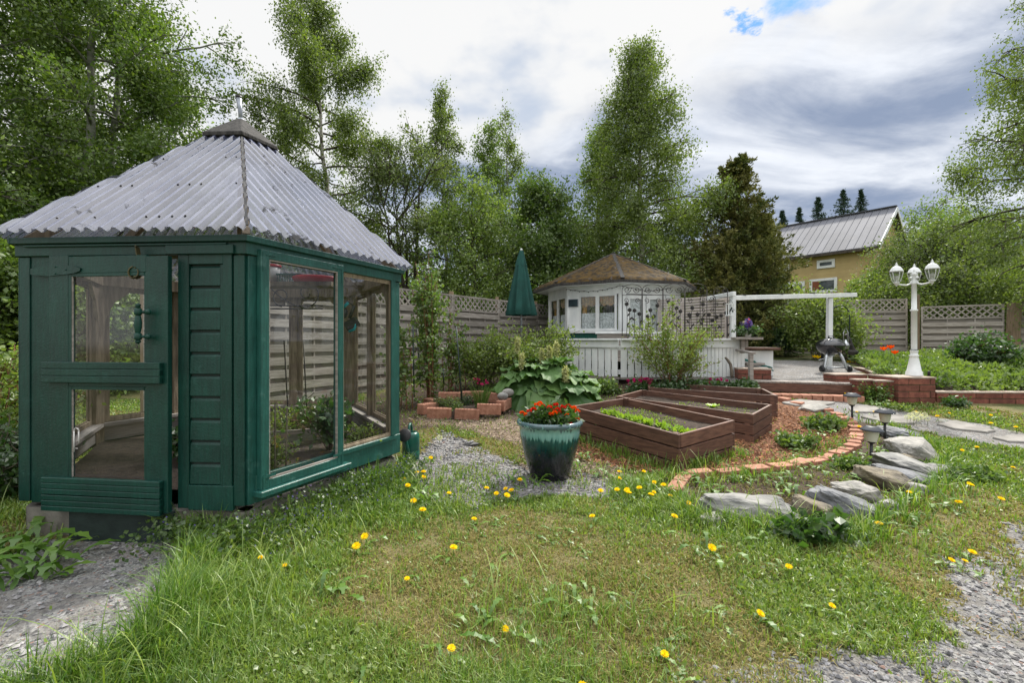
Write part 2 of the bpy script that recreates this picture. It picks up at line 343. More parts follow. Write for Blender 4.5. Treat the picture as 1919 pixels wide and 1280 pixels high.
M['spruce'] = leafmat('spruce_needles', (.018, .045, .026), (.045, .085, .045), trans=.1, gloss=.03)
M['bushleaf'] = leafmat('bush_leaf', (.085, .150, .024), (.27, .345, .075))
M['rasp'] = leafmat('raspberry_leaf', (.060, .135, .028), (.19, .27, .06))
M['rhubarb'] = leafmat('rhubarb_leaf', (.060, .135, .040), (.135, .235, .070), trans=.3, gloss=.03, rough=.5)
M['darkleaf'] = leafmat('dark_leaf', (.022, .070, .014), (.075, .15, .032), gloss=.08)
M['grass'] = leafmat('grass_blade', (.090, .170, .018), (.31, .40, .085), trans=.4, gloss=.05)
M['drygrass'] = leafmat('dry_grass', (.19, .17, .06), (.36, .30, .14), trans=.3, gloss=0)
M['lush'] = leafmat('lush_grass', (.055, .140, .014), (.19, .32, .05), trans=.4, gloss=.05)
M['purple'] = leafmat('purple_petal', (.13, .09, .42), (.22, .16, .55), gloss=0)
M['dandy'] = leafmat('yellow_petal', (.85, .56, .008), (.95, .70, .02), trans=.3, gloss=0)
M['redpetal'] = leafmat('red_petal', (.50, .006, .006), (.66, .02, .008), trans=.2, gloss=.02)
M['orangepetal'] = leafmat('orange_petal', (.66, .045, .005), (.82, .12, .008), trans=.25, gloss=0)
M['pinkpetal'] = leafmat('magenta_petal', (.32, .008, .09), (.48, .02, .16), trans=.25, gloss=0)
M['cream'] = leafmat('cream_flower', (.36, .38, .18), (.52, .52, .30), trans=.3, gloss=0)
M['clock'] = leafmat('seed_head', (.55, .55, .52), (.75, .75, .72), trans=.5, gloss=0)
M['lime'] = leafmat('lime_seedling', (.20, .34, .02), (.34, .50, .06), trans=.4)
# ---------------------------------------------------------------- ground, with gravel, bark mulch and soil
def sdf(x, y, poly):
    """distance to a polygon, positive inside"""
    x = np.asarray(x, float); y = np.asarray(y, float); d = np.full(x.shape, 1e9); ins = np.zeros(x.shape, bool)
    n = len(poly)
    for i in range(n):
        ax, ay = poly[i]; bx_, by_ = poly[(i+1) % n]; ex, ey = bx_-ax, by_-ay
        tt = np.clip(((x-ax)*ex+(y-ay)*ey)/(ex*ex+ey*ey+1e-12), 0, 1)
        d = np.minimum(d, np.hypot(x-ax-tt*ex, y-ay-tt*ey))
        if abs(ey) > 1e-12: ins ^= ((ay > y) != (by_ > y)) & (x < ex*(y-ay)/ey+ax)
    return np.where(ins, d, -d)
def gp(px): return [tuple(G(a, b)[:2]) for a, b in px]
GRAVEL_L = gp([(-260, 1100), (0, 1060), (60, 1010), (330, 1012), (345, 1050), (330, 1110), (300, 1180), (240, 1235), (160, 1280), (20, 1330), (-400, 1400), (-700, 1300)])
GRAVEL_C = gp([(745, 890), (770, 868), (800, 835), (835, 812), (890, 830), (960, 870), (1060, 880), (1150, 900), (1140, 935), (1060, 925), (990, 930), (930, 935), (880, 955), (810, 945)])
GRAVEL_R = gp([(1350, 1310), (1500, 1272), (1650, 1228), (1745, 1150), (1850, 1065), (1940, 1000), (2100, 940), (2500, 1000), (2400, 1290), (2000, 1500), (1400, 1400)])
TERRACE = [(3.85, 8.5), (6.2, 8.4), (6.6, 8.3), (6.9, 8.8), (7.3, 9.5), (8.0, 10.5), (8.8, 12.2), (5.6, 12.9), (4.4, 11.2), (3.9, 9.5)]
MULCH = gp([(1268, 893), (1420, 878), (1520, 856), (1588, 824), (1596, 800), (1540, 772), (1470, 752), (1400, 745), (1180, 760), (1060, 790), (1080, 860)])
ROCKSOIL = gp([(1262, 908), (1420, 892), (1545, 868), (1606, 826), (1612, 800), (1580, 778), (1650, 800), (1700, 825), (1770, 850), (1760, 875), (1730, 925), (1660, 960), (1590, 1005), (1480, 985), (1400, 985), (1300, 965)])
CHIPS = gp([(760, 800), (790, 775), (950, 775), (1075, 800), (1090, 860), (1240, 900), (1160, 905), (985, 880), (965, 830), (830, 800)])
PATH = gp([(1440, 752), (1560, 748), (1700, 770), (1860, 800), (2000, 830), (2000, 850), (1860, 832), (1700, 800), (1590, 790), (1500, 768)])
BED_SOIL = [(6.5, 8.2), (7.0, 8.7), (7.4, 9.5), (8.1, 10.5), (9.0, 12.3), (14, 11), (14, 7.66), (7.6, 7.72), (7.25, 8.1)]
UNDER_L = [(-12, 3.3), (-4.4, 3.0), (-4.45, 4.8), (-5.6, 6.5), (-12, 7)]
SHRUBBED = [(-2.1, 5.4), (-.9, 6.4), (1.2, 6.4), (4.2, 8.4), (3.2, 9.5), (0, 12), (-2.3, 9.3), (-3, 7)]
def masks(x, y):
    e = (n2d(x, y, 2.2, 11, 4)-.5)*.55 + (n2d(x, y, 14, 12, 3)-.5)*.22
    def s(poly, soft=.12, k=1): return sstep(-soft, soft, sdf(x, y, poly)+e*k)
    gr = np.maximum.reduce([s(GRAVEL_L, .08, .35), s(GRAVEL_C, .16, .6)*.92, s(GRAVEL_R, .25, 1.2), s(TERRACE, .1, .6), s(PATH, .12, .7)*.85])
    mu = s(MULCH, .08, .2)
    so = np.maximum.reduce([s(ROCKSOIL, .12, .5), s(BED_SOIL, .1, .3), s(SHRUBBED, .3, .8)*.9, s(CHIPS, .2, .7)*.85])
    mu2 = s(CHIPS, .2, .7)*.6
    gr = gr*(1-mu)
    so = np.clip(so*(1-gr), 0, 1)
    dry = sstep(.46, .66, n2d(x, y, 1.3, 21, 4)+.28*np.exp(-((x-.15)**2/1.3+(y-2.75)**2/.5)))
    return gr, mu, so, mu2, dry
xs = np.concatenate([np.linspace(-200, -16, 12), np.arange(-14, -5.2, .35), np.arange(-5, 7.4, .055), np.arange(7.5, 15, .2), np.linspace(16, 200, 14)])
ys = np.concatenate([np.linspace(-30, .3, 8), np.arange(.6, 9.2, .05), np.arange(9.25, 18, .3), np.linspace(19, 300, 18)])
X, Y = np.meshgrid(xs, ys); Z = g(X, Y)
fine = (X > -5) & (X < 7.4) & (Y > .6) & (Y < 9.2)
gr, mu, so_, mu2, dry = masks(X, Y)
Z = Z + np.where(fine, (n2d(X, Y, 9, 31, 2)-.5)*.022*(1-gr) + (n2d(X, Y, 24, 32, 2)-.5)*.018*np.maximum(so_, mu), 0)
nx, ny = len(xs), len(ys)
i = np.arange(ny-1)[:, None]*nx; j = np.arange(nx-1)[None]
QUADS = np.stack([i+j, i+j+1, i+nx+j+1, i+nx+j], -1).reshape(-1, 4)
VERTS = np.stack([X, Y, Z], -1).reshape(-1, 3)
def groundmat():
    m = bpy.data.materials.new('ground_cover'); m.use_nodes = True; k = NT(m.node_tree)
    ge = k.n('ShaderNodeNewGeometry'); pos = ge.outputs['Position']
    def noise(sc, d=5.0, r=.6): o = k.n('ShaderNodeTexNoise', i_Scale=sc, i_Detail=d, i_Roughness=r); k.l(pos, o.inputs['Vector']); return o.outputs[0]
    def vor(sc, feat='F1', out='Color'): o = k.n('ShaderNodeTexVoronoi', feature=feat, i_Scale=sc); k.l(pos, o.inputs['Vector']); return o.outputs[out]
    def at(nm): o = k.n('ShaderNodeAttribute', attribute_name=nm); return o.outputs['Fac']
    nf = noise(40, 6.0, .7); nm_ = noise(3.0)
    grassy = k.mix(k.maprange(nf, .3, .7), (.022, .035, .008), (.085, .105, .026))
    grassy = k.mix(k.math('MULTIPLY', at('dry'), .75), grassy, k.mix(nf, (.13, .11, .05), (.24, .20, .10)))
    s1 = k.n('ShaderNodeSeparateColor'); k.l(vor(85), s1.inputs[0]); s2 = k.n('ShaderNodeSeparateColor'); k.l(vor(38), s2.inputs[0])
    p1 = k.mix(k.maprange(s1.outputs[0], 0, 1), (.085, .087, .09), (.34, .34, .335)); p1 = k.mix(k.maprange(s1.outputs[1], .93, .96), p1, (.27, .16, .125))
    p2 = k.mix(s2.outputs[0], (.11, .11, .12), (.34, .33, .315))
    grv = k.mix(k.maprange(s2.outputs[2], .68, .72), p1, p2)
    sand = k.mix(nf, (.115, .105, .095), (.235, .22, .20)); grv = k.mix(k.maprange(noise(5.0), .42, .62, .08, .72), grv, sand)
    so3 = k.mix(nf, (.022, .015, .011), (.115, .085, .062))
    sm = k.n('ShaderNodeMapping'); k.l(pos, sm.inputs[0]); sm.inputs['Scale'].default_value = (1, .45, 1)
    vm = k.n('ShaderNodeTexVoronoi', i_Scale=48.0); k.l(sm.outputs[0], vm.inputs[0]); s4 = k.n('ShaderNodeSeparateColor'); k.l(vm.outputs['Color'], s4.inputs[0])
    mul = k.mix(s4.outputs[0], (.06, .027, .015), (.27, .135, .075)); chip = k.mix(s4.outputs[1], (.14, .10, .07), (.34, .27, .20))
    def brk(a, amt=.45, lo=.42, hi=.58): return k.maprange(k.math('ADD', a, k.math('MULTIPLY', k.math('SUBTRACT', nf, .5), amt)), lo, hi)
    col = k.mix(brk(at('soil')), grassy, so3); col = k.mix(k.math('MULTIPLY', brk(at('chips'), .9), .8), col, chip)
    col = k.mix(brk(at('gravel'), .7), col, grv); col = k.mix(brk(at('mulch')), col, mul)
    b = k.n('ShaderNodeBsdfPrincipled', i_Roughness=.95); b.inputs['Specular IOR Level'].default_value = .2; k.l(col, b.inputs['Base Color'])
    hv = k.math('ADD', k.math('MULTIPLY', vor(60, 'F1', 'Distance'), -.9), k.math('MULTIPLY', nf, 1.2))
    bp = k.n('ShaderNodeBump', i_Strength=.9, i_Distance=.012); k.l(hv, bp.inputs['Height']); k.l(bp.outputs[0], b.inputs['Normal'])
    o = k.n('ShaderNodeOutputMaterial'); k.l(b.outputs[0], o.inputs[0]); return m
GM = groundmat()
cxx, cyy = X[:-1, :-1].ravel()+.02, Y[:-1, :-1].ravel()+.02
def inside(poly): return sdf(cxx, cyy, poly) > 0
region = np.zeros(len(QUADS), int)
REG = [('ground', None), ('gravel_path', GRAVEL_L), ('gravel_patch', GRAVEL_C), ('gravel_drive', GRAVEL_R), ('gravel_terrace', TERRACE), ('mulch_bed', MULCH), ('rockery_soil', ROCKSOIL), ('garden_path', PATH)]
for q, (nm, po) in enumerate(REG):
    if po: region[inside(po) & (region == 0)] = q
for q, (nm, po) in enumerate(REG):
    F_ = QUADS[region == q]
    if not len(F_): continue
    used = np.unique(F_); inv = np.zeros(len(VERTS), int); inv[used] = np.arange(len(used))
    b = MB(); b.add(VERTS[used], inv[F_], .5, True); o = b.build(nm, GM); o['kind'] = 'structure'
    for an, av in (('gravel', gr), ('mulch', mu), ('soil', so_), ('chips', mu2), ('dry', dry)):
        a = o.data.attributes.new(an, 'FLOAT', 'POINT'); a.data.foreach_set('value', av.ravel()[used].astype(np.float32))
# ---------------------------------------------------------------- greenhouse (six-sided, glazed)
A_, B_, C_ = Vector((-3.385, 3.15, 0)), Vector((-1.78, 3.05, 0)), Vector((-1.134, 4.50, 0))
O_ = A_ + (C_-B_); HEX = [A_, B_, C_, O_*2-A_, O_*2-B_, O_*2-C_]
ZB, ZT = .245, 2.06
GH = thing('greenhouse', 'dark green six-sided glazed greenhouse with corrugated clear roof, its door ajar', 'greenhouse', (O_.x, O_.y, 0))
class Wall:
    def __init__(s, i):
        s.o = HEX[i].copy(); e = HEX[(i+1) % 6]-s.o; s.L = e.length; s.u = e.normalized(); s.n = Vector((s.u.y, -s.u.x, 0))
        if s.n.dot(s.o+e/2-O_) < 0: s.n = -s.n
    def p(s, u, z, d): q = s.o+s.u*u+s.n*d; return Vector((q.x, q.y, z))
    def box(s, mb, u0, u1, z0, z1, d0, d1, tint=.5):
        c = s.p((u0+u1)/2, (z0+z1)/2, (d0+d1)/2); mb.box(c, s.u*(u1-u0)/2, s.n*(d1-d0)/2, Vector((0, 0, (z1-z0)/2)), tint)
W6 = [Wall(i) for i in range(6)]
rr = random.Random(3)
R_ = lambda: .5+rr.uniform(-.25, .25)
# foundation blocks and plinth
f = MB()
for i, wl in enumerate(W6): wl.box(f, .02, wl.L-.02, -.12, ZB-.055, -.13, -.01, R_())
f.build('foundation', M['concrete'], GH)
# corner posts: bare wood inside, a green board outside
for i, c in enumerate(HEX):
    d = (c-O_).normalized(); q = c-d*.055; b = MB()
    b.box((q.x, q.y, (ZB+ZT)/2), d*.045, Vector((-d.y, d.x, 0))*.045, (0, 0, (ZT-ZB)/2-.005), R_()); b.build('post', M['bare'], GH)
for i, wl in enumerate(W6):
    gm = M['green'] if i in (0, 5) else M['green_lit']
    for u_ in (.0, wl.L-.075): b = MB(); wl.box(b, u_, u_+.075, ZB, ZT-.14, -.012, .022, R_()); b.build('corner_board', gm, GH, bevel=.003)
    b = MB(); wl.box(b, -.02, wl.L+.02, ZT-.135, ZT-.015, -.02, .034, R_()); wl.box(b, -.04, wl.L+.04, ZT-.055, ZT-.012, .034, .062, R_()); b.build('eave_beam', gm, GH, bevel=.004)
    b = MB(); wl.box(b, .05, wl.L-.05, ZT-.14, ZT-.02, -.10, -.022, R_()); b.build('tie_beam', M['bare'], GH)
    # knee braces inside
    for s_ in (0, 1):
        u0 = .06 if s_ == 0 else wl.L-.06; u1 = .38 if s_ == 0 else wl.L-.38
        if i in (2, 3, 4, 5): b = MB(); b.prism([wl.p(u0, 1.50, -.07), wl.p(u0, 1.93, -.07), wl.p(u1, 1.93, -.07), wl.p((u0*2+u1)/3, 1.75, -.07)], wl.n*.03, R_()); b.build('brace', M['bare'], GH)
# --- glazed walls 1..5
def sash(wl, u0, u1, z0, z1, d, gm, fw=.05, th=.035, inner=True):
    fr = MB()
    wl.box(fr, u0, u0+fw, z0, z1, d-th, d, R_()); wl.box(fr, u1-fw, u1, z0, z1, d-th, d, R_())
    wl.box(fr, u0+fw, u1-fw, z0, z0+fw, d-th, d-.002, R_()); wl.box(fr, u0+fw, u1-fw, z1-fw, z1, d-th, d-.002, R_())
    o = fr.build('window', gm, GH, bevel=.003)
    pn = MB(); q = [wl.p(u0+fw-.006, z0+fw-.006, d-th*.5), wl.p(u1-fw+.006, z0+fw-.006, d-th*.5), wl.p(u1-fw+.006, z1-fw+.006, d-th*.5), wl.p(u0+fw-.006, z1-fw+.006, d-th*.5)]
    pn.sheet(q); pn.build('pane', M['glass'], o)
    pt = MB()   # flaking putty line
    for a, b_, c, e in ((u0+fw, u0+fw+.010, z0+fw, z1-fw), (u1-fw-.010, u1-fw, z0+fw, z1-fw), (u0+fw+.01, u1-fw-.01, z0+fw, z0+fw+.012), (u0+fw+.01, u1-fw-.01, z1-fw-.010, z1-fw)): wl.box(pt, a, b_, c, e, d-th*.45, d-.006, R_())
    pt.build('putty', M['greywood'] if gm != M['bare'] else M['bare'], o)
    return o
for i in (1, 2, 3, 4, 5):
    wl = W6[i]; gm = M['green_lit'] if i in (1, 2, 3) else M['green']
    if i == 1:
        b = MB(); wl.box(b, .05, wl.L+.012, ZB, .43, -.005, .028, R_()); b.build('kick_board', gm, GH, bevel=.004)
        w1 = sash(wl, .055, .80, .335, 1.968, .075, gm, .06, .05)
        for u, z in ((.065, 1.92), (.775, 1.92), (.065, .40), (.775, .40)):
            br = MB(); wl.box(br, u, u+.018, z-.10, z+.03, .0755, .078); wl.box(br, min(u, u if u < .4 else u-.09), max(u+.018, u+.10 if u < .4 else u), z+.012, z+.03, .0755, .0785)
            br.build('corner_bracket', gm, w1)
        sl_ = MB(); wl.box(sl_, .03, .86, .29, .333, -.02, .105, R_()); sl_.build('sill', M['green_lit'], GH, bevel=.006)
        w2 = sash(wl, .82, 1.50, .42, 1.935, .018, M['bare'], .035, .03)
        b = MB(); wl.box(b, .79, .83, .43, 1.93, -.03, .03, R_()); wl.box(b, 1.46, 1.52, .43, 1.93, .019, .034, R_()); b.build('mullion', gm, GH, bevel=.003)
        b = MB(); wl.box(b, .80, 1.54, .395, .425, -.06, .04, R_()); b.build('sill', gm, GH)
    else:
        b = MB(); wl.box(b, .05, wl.L-.05, ZB, .47, -.005, .026, R_()); b.build('kick_board', gm, GH, bevel=.004)
        b = MB(); wl.box(b, .05, wl.L-.05, .30, .47, -.05, -.008, R_()); b.build('inner_board', M['greywood'], GH)
        m_ = wl.L/2
        for u0, u1 in ((.10, m_-.04), (m_+.04, wl.L-.10)): sash(wl, u0, u1, .49, 1.925, .012, M['bare'], .045, .035)
        b = MB(); wl.box(b, m_-.038, m_+.038, .47, 1.925, -.06, .014, R_()); b.build('mullion', M['bare'], GH)
        b = MB(); wl.box(b, m_-.03, m_+.03, .47, 1.925, .016, .03, R_()); b.build('cover_strip', gm, GH)
        b = MB(); wl.box(b, .06, wl.L-.06, .455, .488, -.11, .02, R_()); b.build('sill', M['greywood'], GH)
# --- front wall
wl = W6[0]; gm = M['green']; L0 = wl.L
b = MB(); wl.box(b, .078, .262, ZB-.01, 1.945, -.01, .014, R_()); b.build('front_board', gm, GH, bevel=.003)
b = MB(); wl.box(b, .09, .262, 1.925, 2.0, .014, .03, R_()); b.build('hinge_block', gm, GH, bevel=.003)
# clapboard panel right of the door
pf = MB(); wl.box(pf, 1.15, 1.225, ZB-.02, 1.93, -.012, .030, R_()); wl.box(pf, 1.465, 1.525, ZB-.0, 1.93, -.012, .030, R_())
wl.box(pf, 1.225, 1.465, 1.86, 1.93, -.012, .029, R_()); wl.box(pf, 1.225, 1.535, ZB-.03, ZB+.135, .0, .033, R_())
wl.box(pf, 1.44, 1.466, ZB+.135, 1.86, .0, .022, R_())
pf.build('panel_frame', gm, GH, bevel=.003)
cb = MB(); z = ZB+.14
while z < 1.85:
    z1 = min(z+.139, 1.855); cb.prism([wl.p(1.227, z, .004), wl.p(1.227, z, .020), wl.p(1.227, z1-.022, .016), wl.p(1.227, z1-.006, .006)], wl.u*.212, R_()); z += .148
cb.build('clapboards', gm, GH, bevel=.002)
bk = MB(); wl.box(bk, 1.227, 1.46, ZB+.1, 1.87, -.012, .0035); bk.build('panel_back', M['step'], GH)
lp = MB(); wl.box(lp, .06, 1.50, 1.985, 2.0, -.02, .05, R_()); wl.box(lp, 1.08, 1.55, 1.925, 1.985, .031, .052, R_()); lp.build('lintel_board', gm, GH, bevel=.003)
# step under the door
st = MB(); wl.box(st, .40, 1.10, -.02, .20, -.02, .06, .5); st.build('doorstep', M['step'], GH, bevel=.006)
st = MB(); wl.box(st, .40, 1.03, .20, .226, -.08, .048, .5); st.build('threshold', M['step'], GH)
# door, hinged on its left edge and standing ajar
ang = math.radians(-3.2); hp = wl.p(.258, 0, .020)
class Swing(Wall):
    def __init__(s):
        s.o = hp; s.u = Matrix.Rotation(ang, 3, 'Z') @ wl.u; s.n = Vector((s.u.y, -s.u.x, 0)); s.L = .89
        if s.n.dot(wl.n) < 0: s.n = -s.n
D = Swing(); zb, zt = .215, 1.925
fr = MB(); T0, T1 = 0., .036
D.box(fr, 0, .15, zb, zt, T0, T1, R_()); D.box(fr, .73, .89, zb, zt-.02, T0, T1, R_())
for z0, z1 in ((1.80, zt-.01), (1.04, 1.14), (zb, .42)): D.box(fr, .15, .73, z0, z1, T0, T1-.002, R_())
door = fr.build('door', gm, GH, bevel=.003)
for z0, z1 in ((1.065, 1.205), (.205, .315), (.317, .432)):
    n_ = 3; bd = MB()
    for q in range(n_):
        a, b_ = z0+(z1-z0)*q/n_, z0+(z1-z0)*(q+1)/n_; D.box(bd, -.02, .86, a+.004, b_, T1, T1+.034, R_())
    D.box(bd, -.02, .86, z0+.002, z1-.004, T1, T1+.028, .4)
    bd.build('door_board', gm, door, bevel=.003)
for z0, z1 in ((1.205, 1.80), (.432, 1.04)):
    pn = MB(); pn.sheet([D.p(.145, z0-.01, .02), D.p(.735, z0-.01, .02), D.p(.735, z1+.01, .02), D.p(.145, z1+.01, .02)]); pn.build('pane', M['glass'], door)
    be = MB(); D.box(be, .15, .172, z0, z1, .010, .034, R_()); D.box(be, .713, .73, z0, z1, .010, .03, R_()); D.box(be, .172, .713, z1-.02, z1, .01, .033, R_()); be.build('glazing_bead', gm, door)
    pu = MB(); D.box(pu, .172, .178, z0, z1-.02, .023, .032); pu.build('putty', M['greywood'], door)
hd = MB()    # turned handle with two round knobs
hx, hd_ = .735, .095; hc = D.p(hx, 0, hd_); hc0 = (hc.x, hc.y, 0)
for z0 in (1.375, 1.535):
    c = D.p(hx, z0, hd_); hd.lathe([(.0, -.022), (.018, -.022), (.021, -.008), (.021, .016), (.016, .022), (0, .022)], 16, c)
    hd.tube([c, D.p(hx, z0, T1)], .010, 8); k = D.p(hx+.05, z0, .075); hd.tube([c, k], .008, 8); hd.ball(k, .019, 12)
hd.lathe([(.010, 1.39), (.016, 1.405), (.021, 1.44), (.021, 1.47), (.016, 1.505), (.010, 1.52)], 16, hc0)
hd.lathe([(.0, 1.557), (.016, 1.56), (.012, 1.572), (.018, 1.58), (0, 1.592)], 16, hc0)
hd.lathe([(.0, 1.325), (.013, 1.335), (.018, 1.345), (.010, 1.353), (0, 1.356)], 16, hc0)
hd.build('handle', M['green'], door)
hg = MB(); D.prism = None
hg.prism([D.p(.01, 1.865, T1), D.p(.01, 1.785, T1), D.p(.20, 1.80, T1), D.p(.245, 1.815, T1), D.p(.25, 1.833, T1), D.p(.20, 1.85, T1)], D.n*.007)
hg.prism([wl.p(.10, 1.84, .031), wl.p(.10, 1.80, .031), wl.p(.25, 1.785, .031), wl.p(.25, 1.865, .031)], wl.n*.007)
hg.tube([wl.p(.256, 1.775, .038), wl.p(.256, 1.872, .038)], .010, 8)
for u, z in ((.06, 1.845), (.06, 1.80), (.14, 1.825)): hg.ball(D.p(u, z, T1+.007), .006, 8)
hg.build('hinge', gm, door)
nb = MB(); D.box(nb, .18, .21, .62, .625, .024, .026)
th = np.linspace(0, math.pi, 8)
nb.tube([D.p(.205+.018*math.cos(a), .74+.02*math.sin(a), .030) for a in th], .004, 6); nb.tube([D.p(.187, .74, .03), D.p(.187, .60, .03)], .004, 6); nb.tube([D.p(.223, .74, .03), D.p(.223, .66, .03)], .004, 6)
nb.build('hook', M['whiteplastic'], door)
# iron S-hook catch hanging from the lintel
hk = MB(); a0 = np.linspace(-1.2, 4.6, 22)
pts = [wl.p(.90, 1.975, .07)] + [wl.p(.905+.03*q, 1.965-.14*q, .075) for q in (.0, .5, 1.)] + [wl.p(.905+.035*math.cos(q)-.01, 1.80+.035*math.sin(q)-.0, .08) for q in np.linspace(.6, -5.2, 20)]
for q in range(len(pts)-1): hk.beam(pts[q], pts[q+1]+(pts[q+1]-pts[q])*.15, .030, .007, up=D.u)
hk.build('door_catch', M['brass'], GH)
# --- roof: six sheets of corrugated clear plastic
def roofmat():
    m = bpy.data.materials.new('corrugated_plastic'); m.use_nodes = True; k = NT(m.node_tree)
    co = k.n('ShaderNodeTexCoord'); pos = co.outputs['Object']
    def noise(sc, d=5.0, r=.6): o = k.n('ShaderNodeTexNoise', i_Scale=sc, i_Detail=d, i_Roughness=r); k.l(pos, o.inputs['Vector']); return o.outputs[0]
    at = k.n('ShaderNodeAttribute', attribute_name='tint')
    base = k.mix(k.maprange(noise(3.5), .35, .65), (.075, .085, .145), (.14, .15, .215))
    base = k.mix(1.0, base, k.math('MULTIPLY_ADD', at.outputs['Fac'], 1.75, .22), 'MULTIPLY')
    st = k.maprange(k.math('MULTIPLY', noise(7.0, 8.0, .75), k.math('ADD', noise(2.0, 3.0), .45)), .55, .66)
    base = k.mix(k.math('MULTIPLY', st, .75), base, (.05, .045, .024))
    d = k.n('ShaderNodeBsdfDiffuse'); k.l(base, d.inputs[0])
    nb = noise(14.0, 3.0); bp = k.n('ShaderNodeBump', i_Strength=.12, i_Distance=.01); k.l(nb, bp.inputs['Height']); k.l(bp.outputs[0], d.inputs['Normal'])
    tl = k.n('ShaderNodeBsdfTranslucent'); tl.inputs[0].default_value = (.13, .14, .18, 1)
    tp = k.n('ShaderNodeBsdfTransparent'); tp.inputs[0].default_value = (.78, .8, .86, 1)
    gs = k.n('ShaderNodeBsdfGlossy', i_Roughness=.06); k.l(bp.outputs[0], gs.inputs['Normal']); ge = k.n('ShaderNodeNewGeometry'); dp = k.n('ShaderNodeVectorMath', operation='DOT_PRODUCT'); k.l(ge.outputs['Incoming'], dp.inputs[0]); k.l(ge.outputs['Normal'], dp.inputs[1]); cc = k.math('SUBTRACT', 1.0, k.math('ABSOLUTE', dp.outputs['Value']), clamp=True); fz = k.math('MULTIPLY_ADD', k.math('POWER', cc, 5.0), .7, .15); m0 = k.n('ShaderNodeMixShader'); k.l(k.math('MULTIPLY', k.math('SUBTRACT', 1.0, k.math('MULTIPLY', st, .8)), fz), m0.inputs[0]); k.l(gs.outputs[0], m0.inputs[2])
    m1 = k.n('ShaderNodeMixShader', i_0=.25); k.l(d.outputs[0], m1.inputs[1]); k.l(tl.outputs[0], m1.inputs[2])
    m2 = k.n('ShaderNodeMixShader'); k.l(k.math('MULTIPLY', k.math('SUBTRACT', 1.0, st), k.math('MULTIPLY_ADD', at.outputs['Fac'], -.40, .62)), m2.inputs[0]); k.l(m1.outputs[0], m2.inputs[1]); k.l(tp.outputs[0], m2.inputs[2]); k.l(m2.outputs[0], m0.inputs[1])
    o = k.n('ShaderNodeOutputMaterial'); k.l(m0.outputs[0], o.inputs[0]); return m
M['poly'] = roofmat()
ZE, ZA, KE, KC = 2.075, 3.53, 1.065, .20
def rpt(i, s): c = HEX[i % 6]; return O_+(c-O_)*s
for i in range(6):
    a, c = rpt(i, KE), rpt(i+1, KE); e = c-a; L = e.length; u = e.normalized(); mid = (a+c)/2; inn = O_-mid
    apex_u = (O_-a).dot(u); slope = (inn-u*inn.dot(u)); SL = slope.length; s_ = slope.normalized()
    nrm = Vector((-s_.x*(ZA-ZE), -s_.y*(ZA-ZE), SL)).normalized()
    pitch, hh = .092, .031; us = []
    x = -.02
    while x < L+.02:
        for fr_, h_ in ((0, 0), (.06, .08), (.26, .92), (.32, 1), (.50, 1), (.56, .92), (.76, .08), (.82, 0)):
            us.append((x+fr_*pitch, h_*hh))
        x += pitch
    us = [q for q in us if 0 <= q[0] <= L]; us = [(0.0, 0.004)] + us + [(L, 0.004)]
    MR = 7; V = []
    for n_, (uu, h_) in enumerate(us):
        tt = min(uu/max(apex_u, 1e-6), (L-uu)/max(L-apex_u, 1e-6)); tt = max(0.0, min(tt, 1-KC/KE))
        ov = -.022 - .014*rr.random()*(1 if n_ % 3 == 0 else .3)
        for q in range(MR):
            f_ = q/(MR-1); k_ = ov/SL+(tt-ov/SL)*f_
            pos = a+u*uu+slope*k_; zz = ZE+(ZA-ZE)*k_; wob = .004*math.sin(k_*9+i+uu*3)
            V.append(pos+Vector((0, 0, zz))+nrm*(h_+wob+.012))
    nU = len(us); ii = np.arange(nU-1)[:, None]*MR; jj = np.arange(MR-1)[None]
    Q = np.stack([ii+jj, ii+MR+jj, ii+MR+jj+1, ii+jj+1], -1).reshape(-1, 4)
    ph_ = np.array([(((us[q][0]+us[q+1][0])/2+.02) % pitch)/pitch for q in range(nU-1)])   # sky-reflection stripes painted in as pale ribs; darker pans also carry grime
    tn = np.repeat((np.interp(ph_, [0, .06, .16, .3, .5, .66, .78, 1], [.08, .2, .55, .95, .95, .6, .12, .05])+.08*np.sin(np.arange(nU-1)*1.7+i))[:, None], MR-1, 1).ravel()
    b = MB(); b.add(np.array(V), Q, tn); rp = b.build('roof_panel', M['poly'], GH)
    sc_ = MB()
    for q in range(22):
        uu = (int(rr.uniform(2, L/pitch-2))+.43)*pitch; tt = min(uu/apex_u, (L-uu)/(L-apex_u)); k_ = rr.choice((.06, .30, .55))
        if k_ < tt*.95: pos = a+u*uu+slope*k_; sc_.ball(pos+Vector((0, 0, ZE+(ZA-ZE)*k_))+nrm*.033, .007, 6)
    sc_.build('screw', M['iron'], rp)
    # hip seam and rafter under it
    h0 = rpt(i, KE-.015)+Vector((0, 0, ZE+.012)); h1 = rpt(i, KC)+Vector((0, 0, ZA-(ZA-ZE)*KC/KE+.02))
    b = MB(); b.beam(h0+Vector((0, 0, .018)), h1+Vector((0, 0, .018)), .016, .006); b.build('hip_seam', M['seam'], GH)
    b = MB(); b.beam(rpt(i, .98)+Vector((0, 0, ZE-.03)), rpt(i, .05)+Vector((0, 0, ZA-.10)), .045, .07, tint=R_()); b.build('rafter', M['bare'], GH)
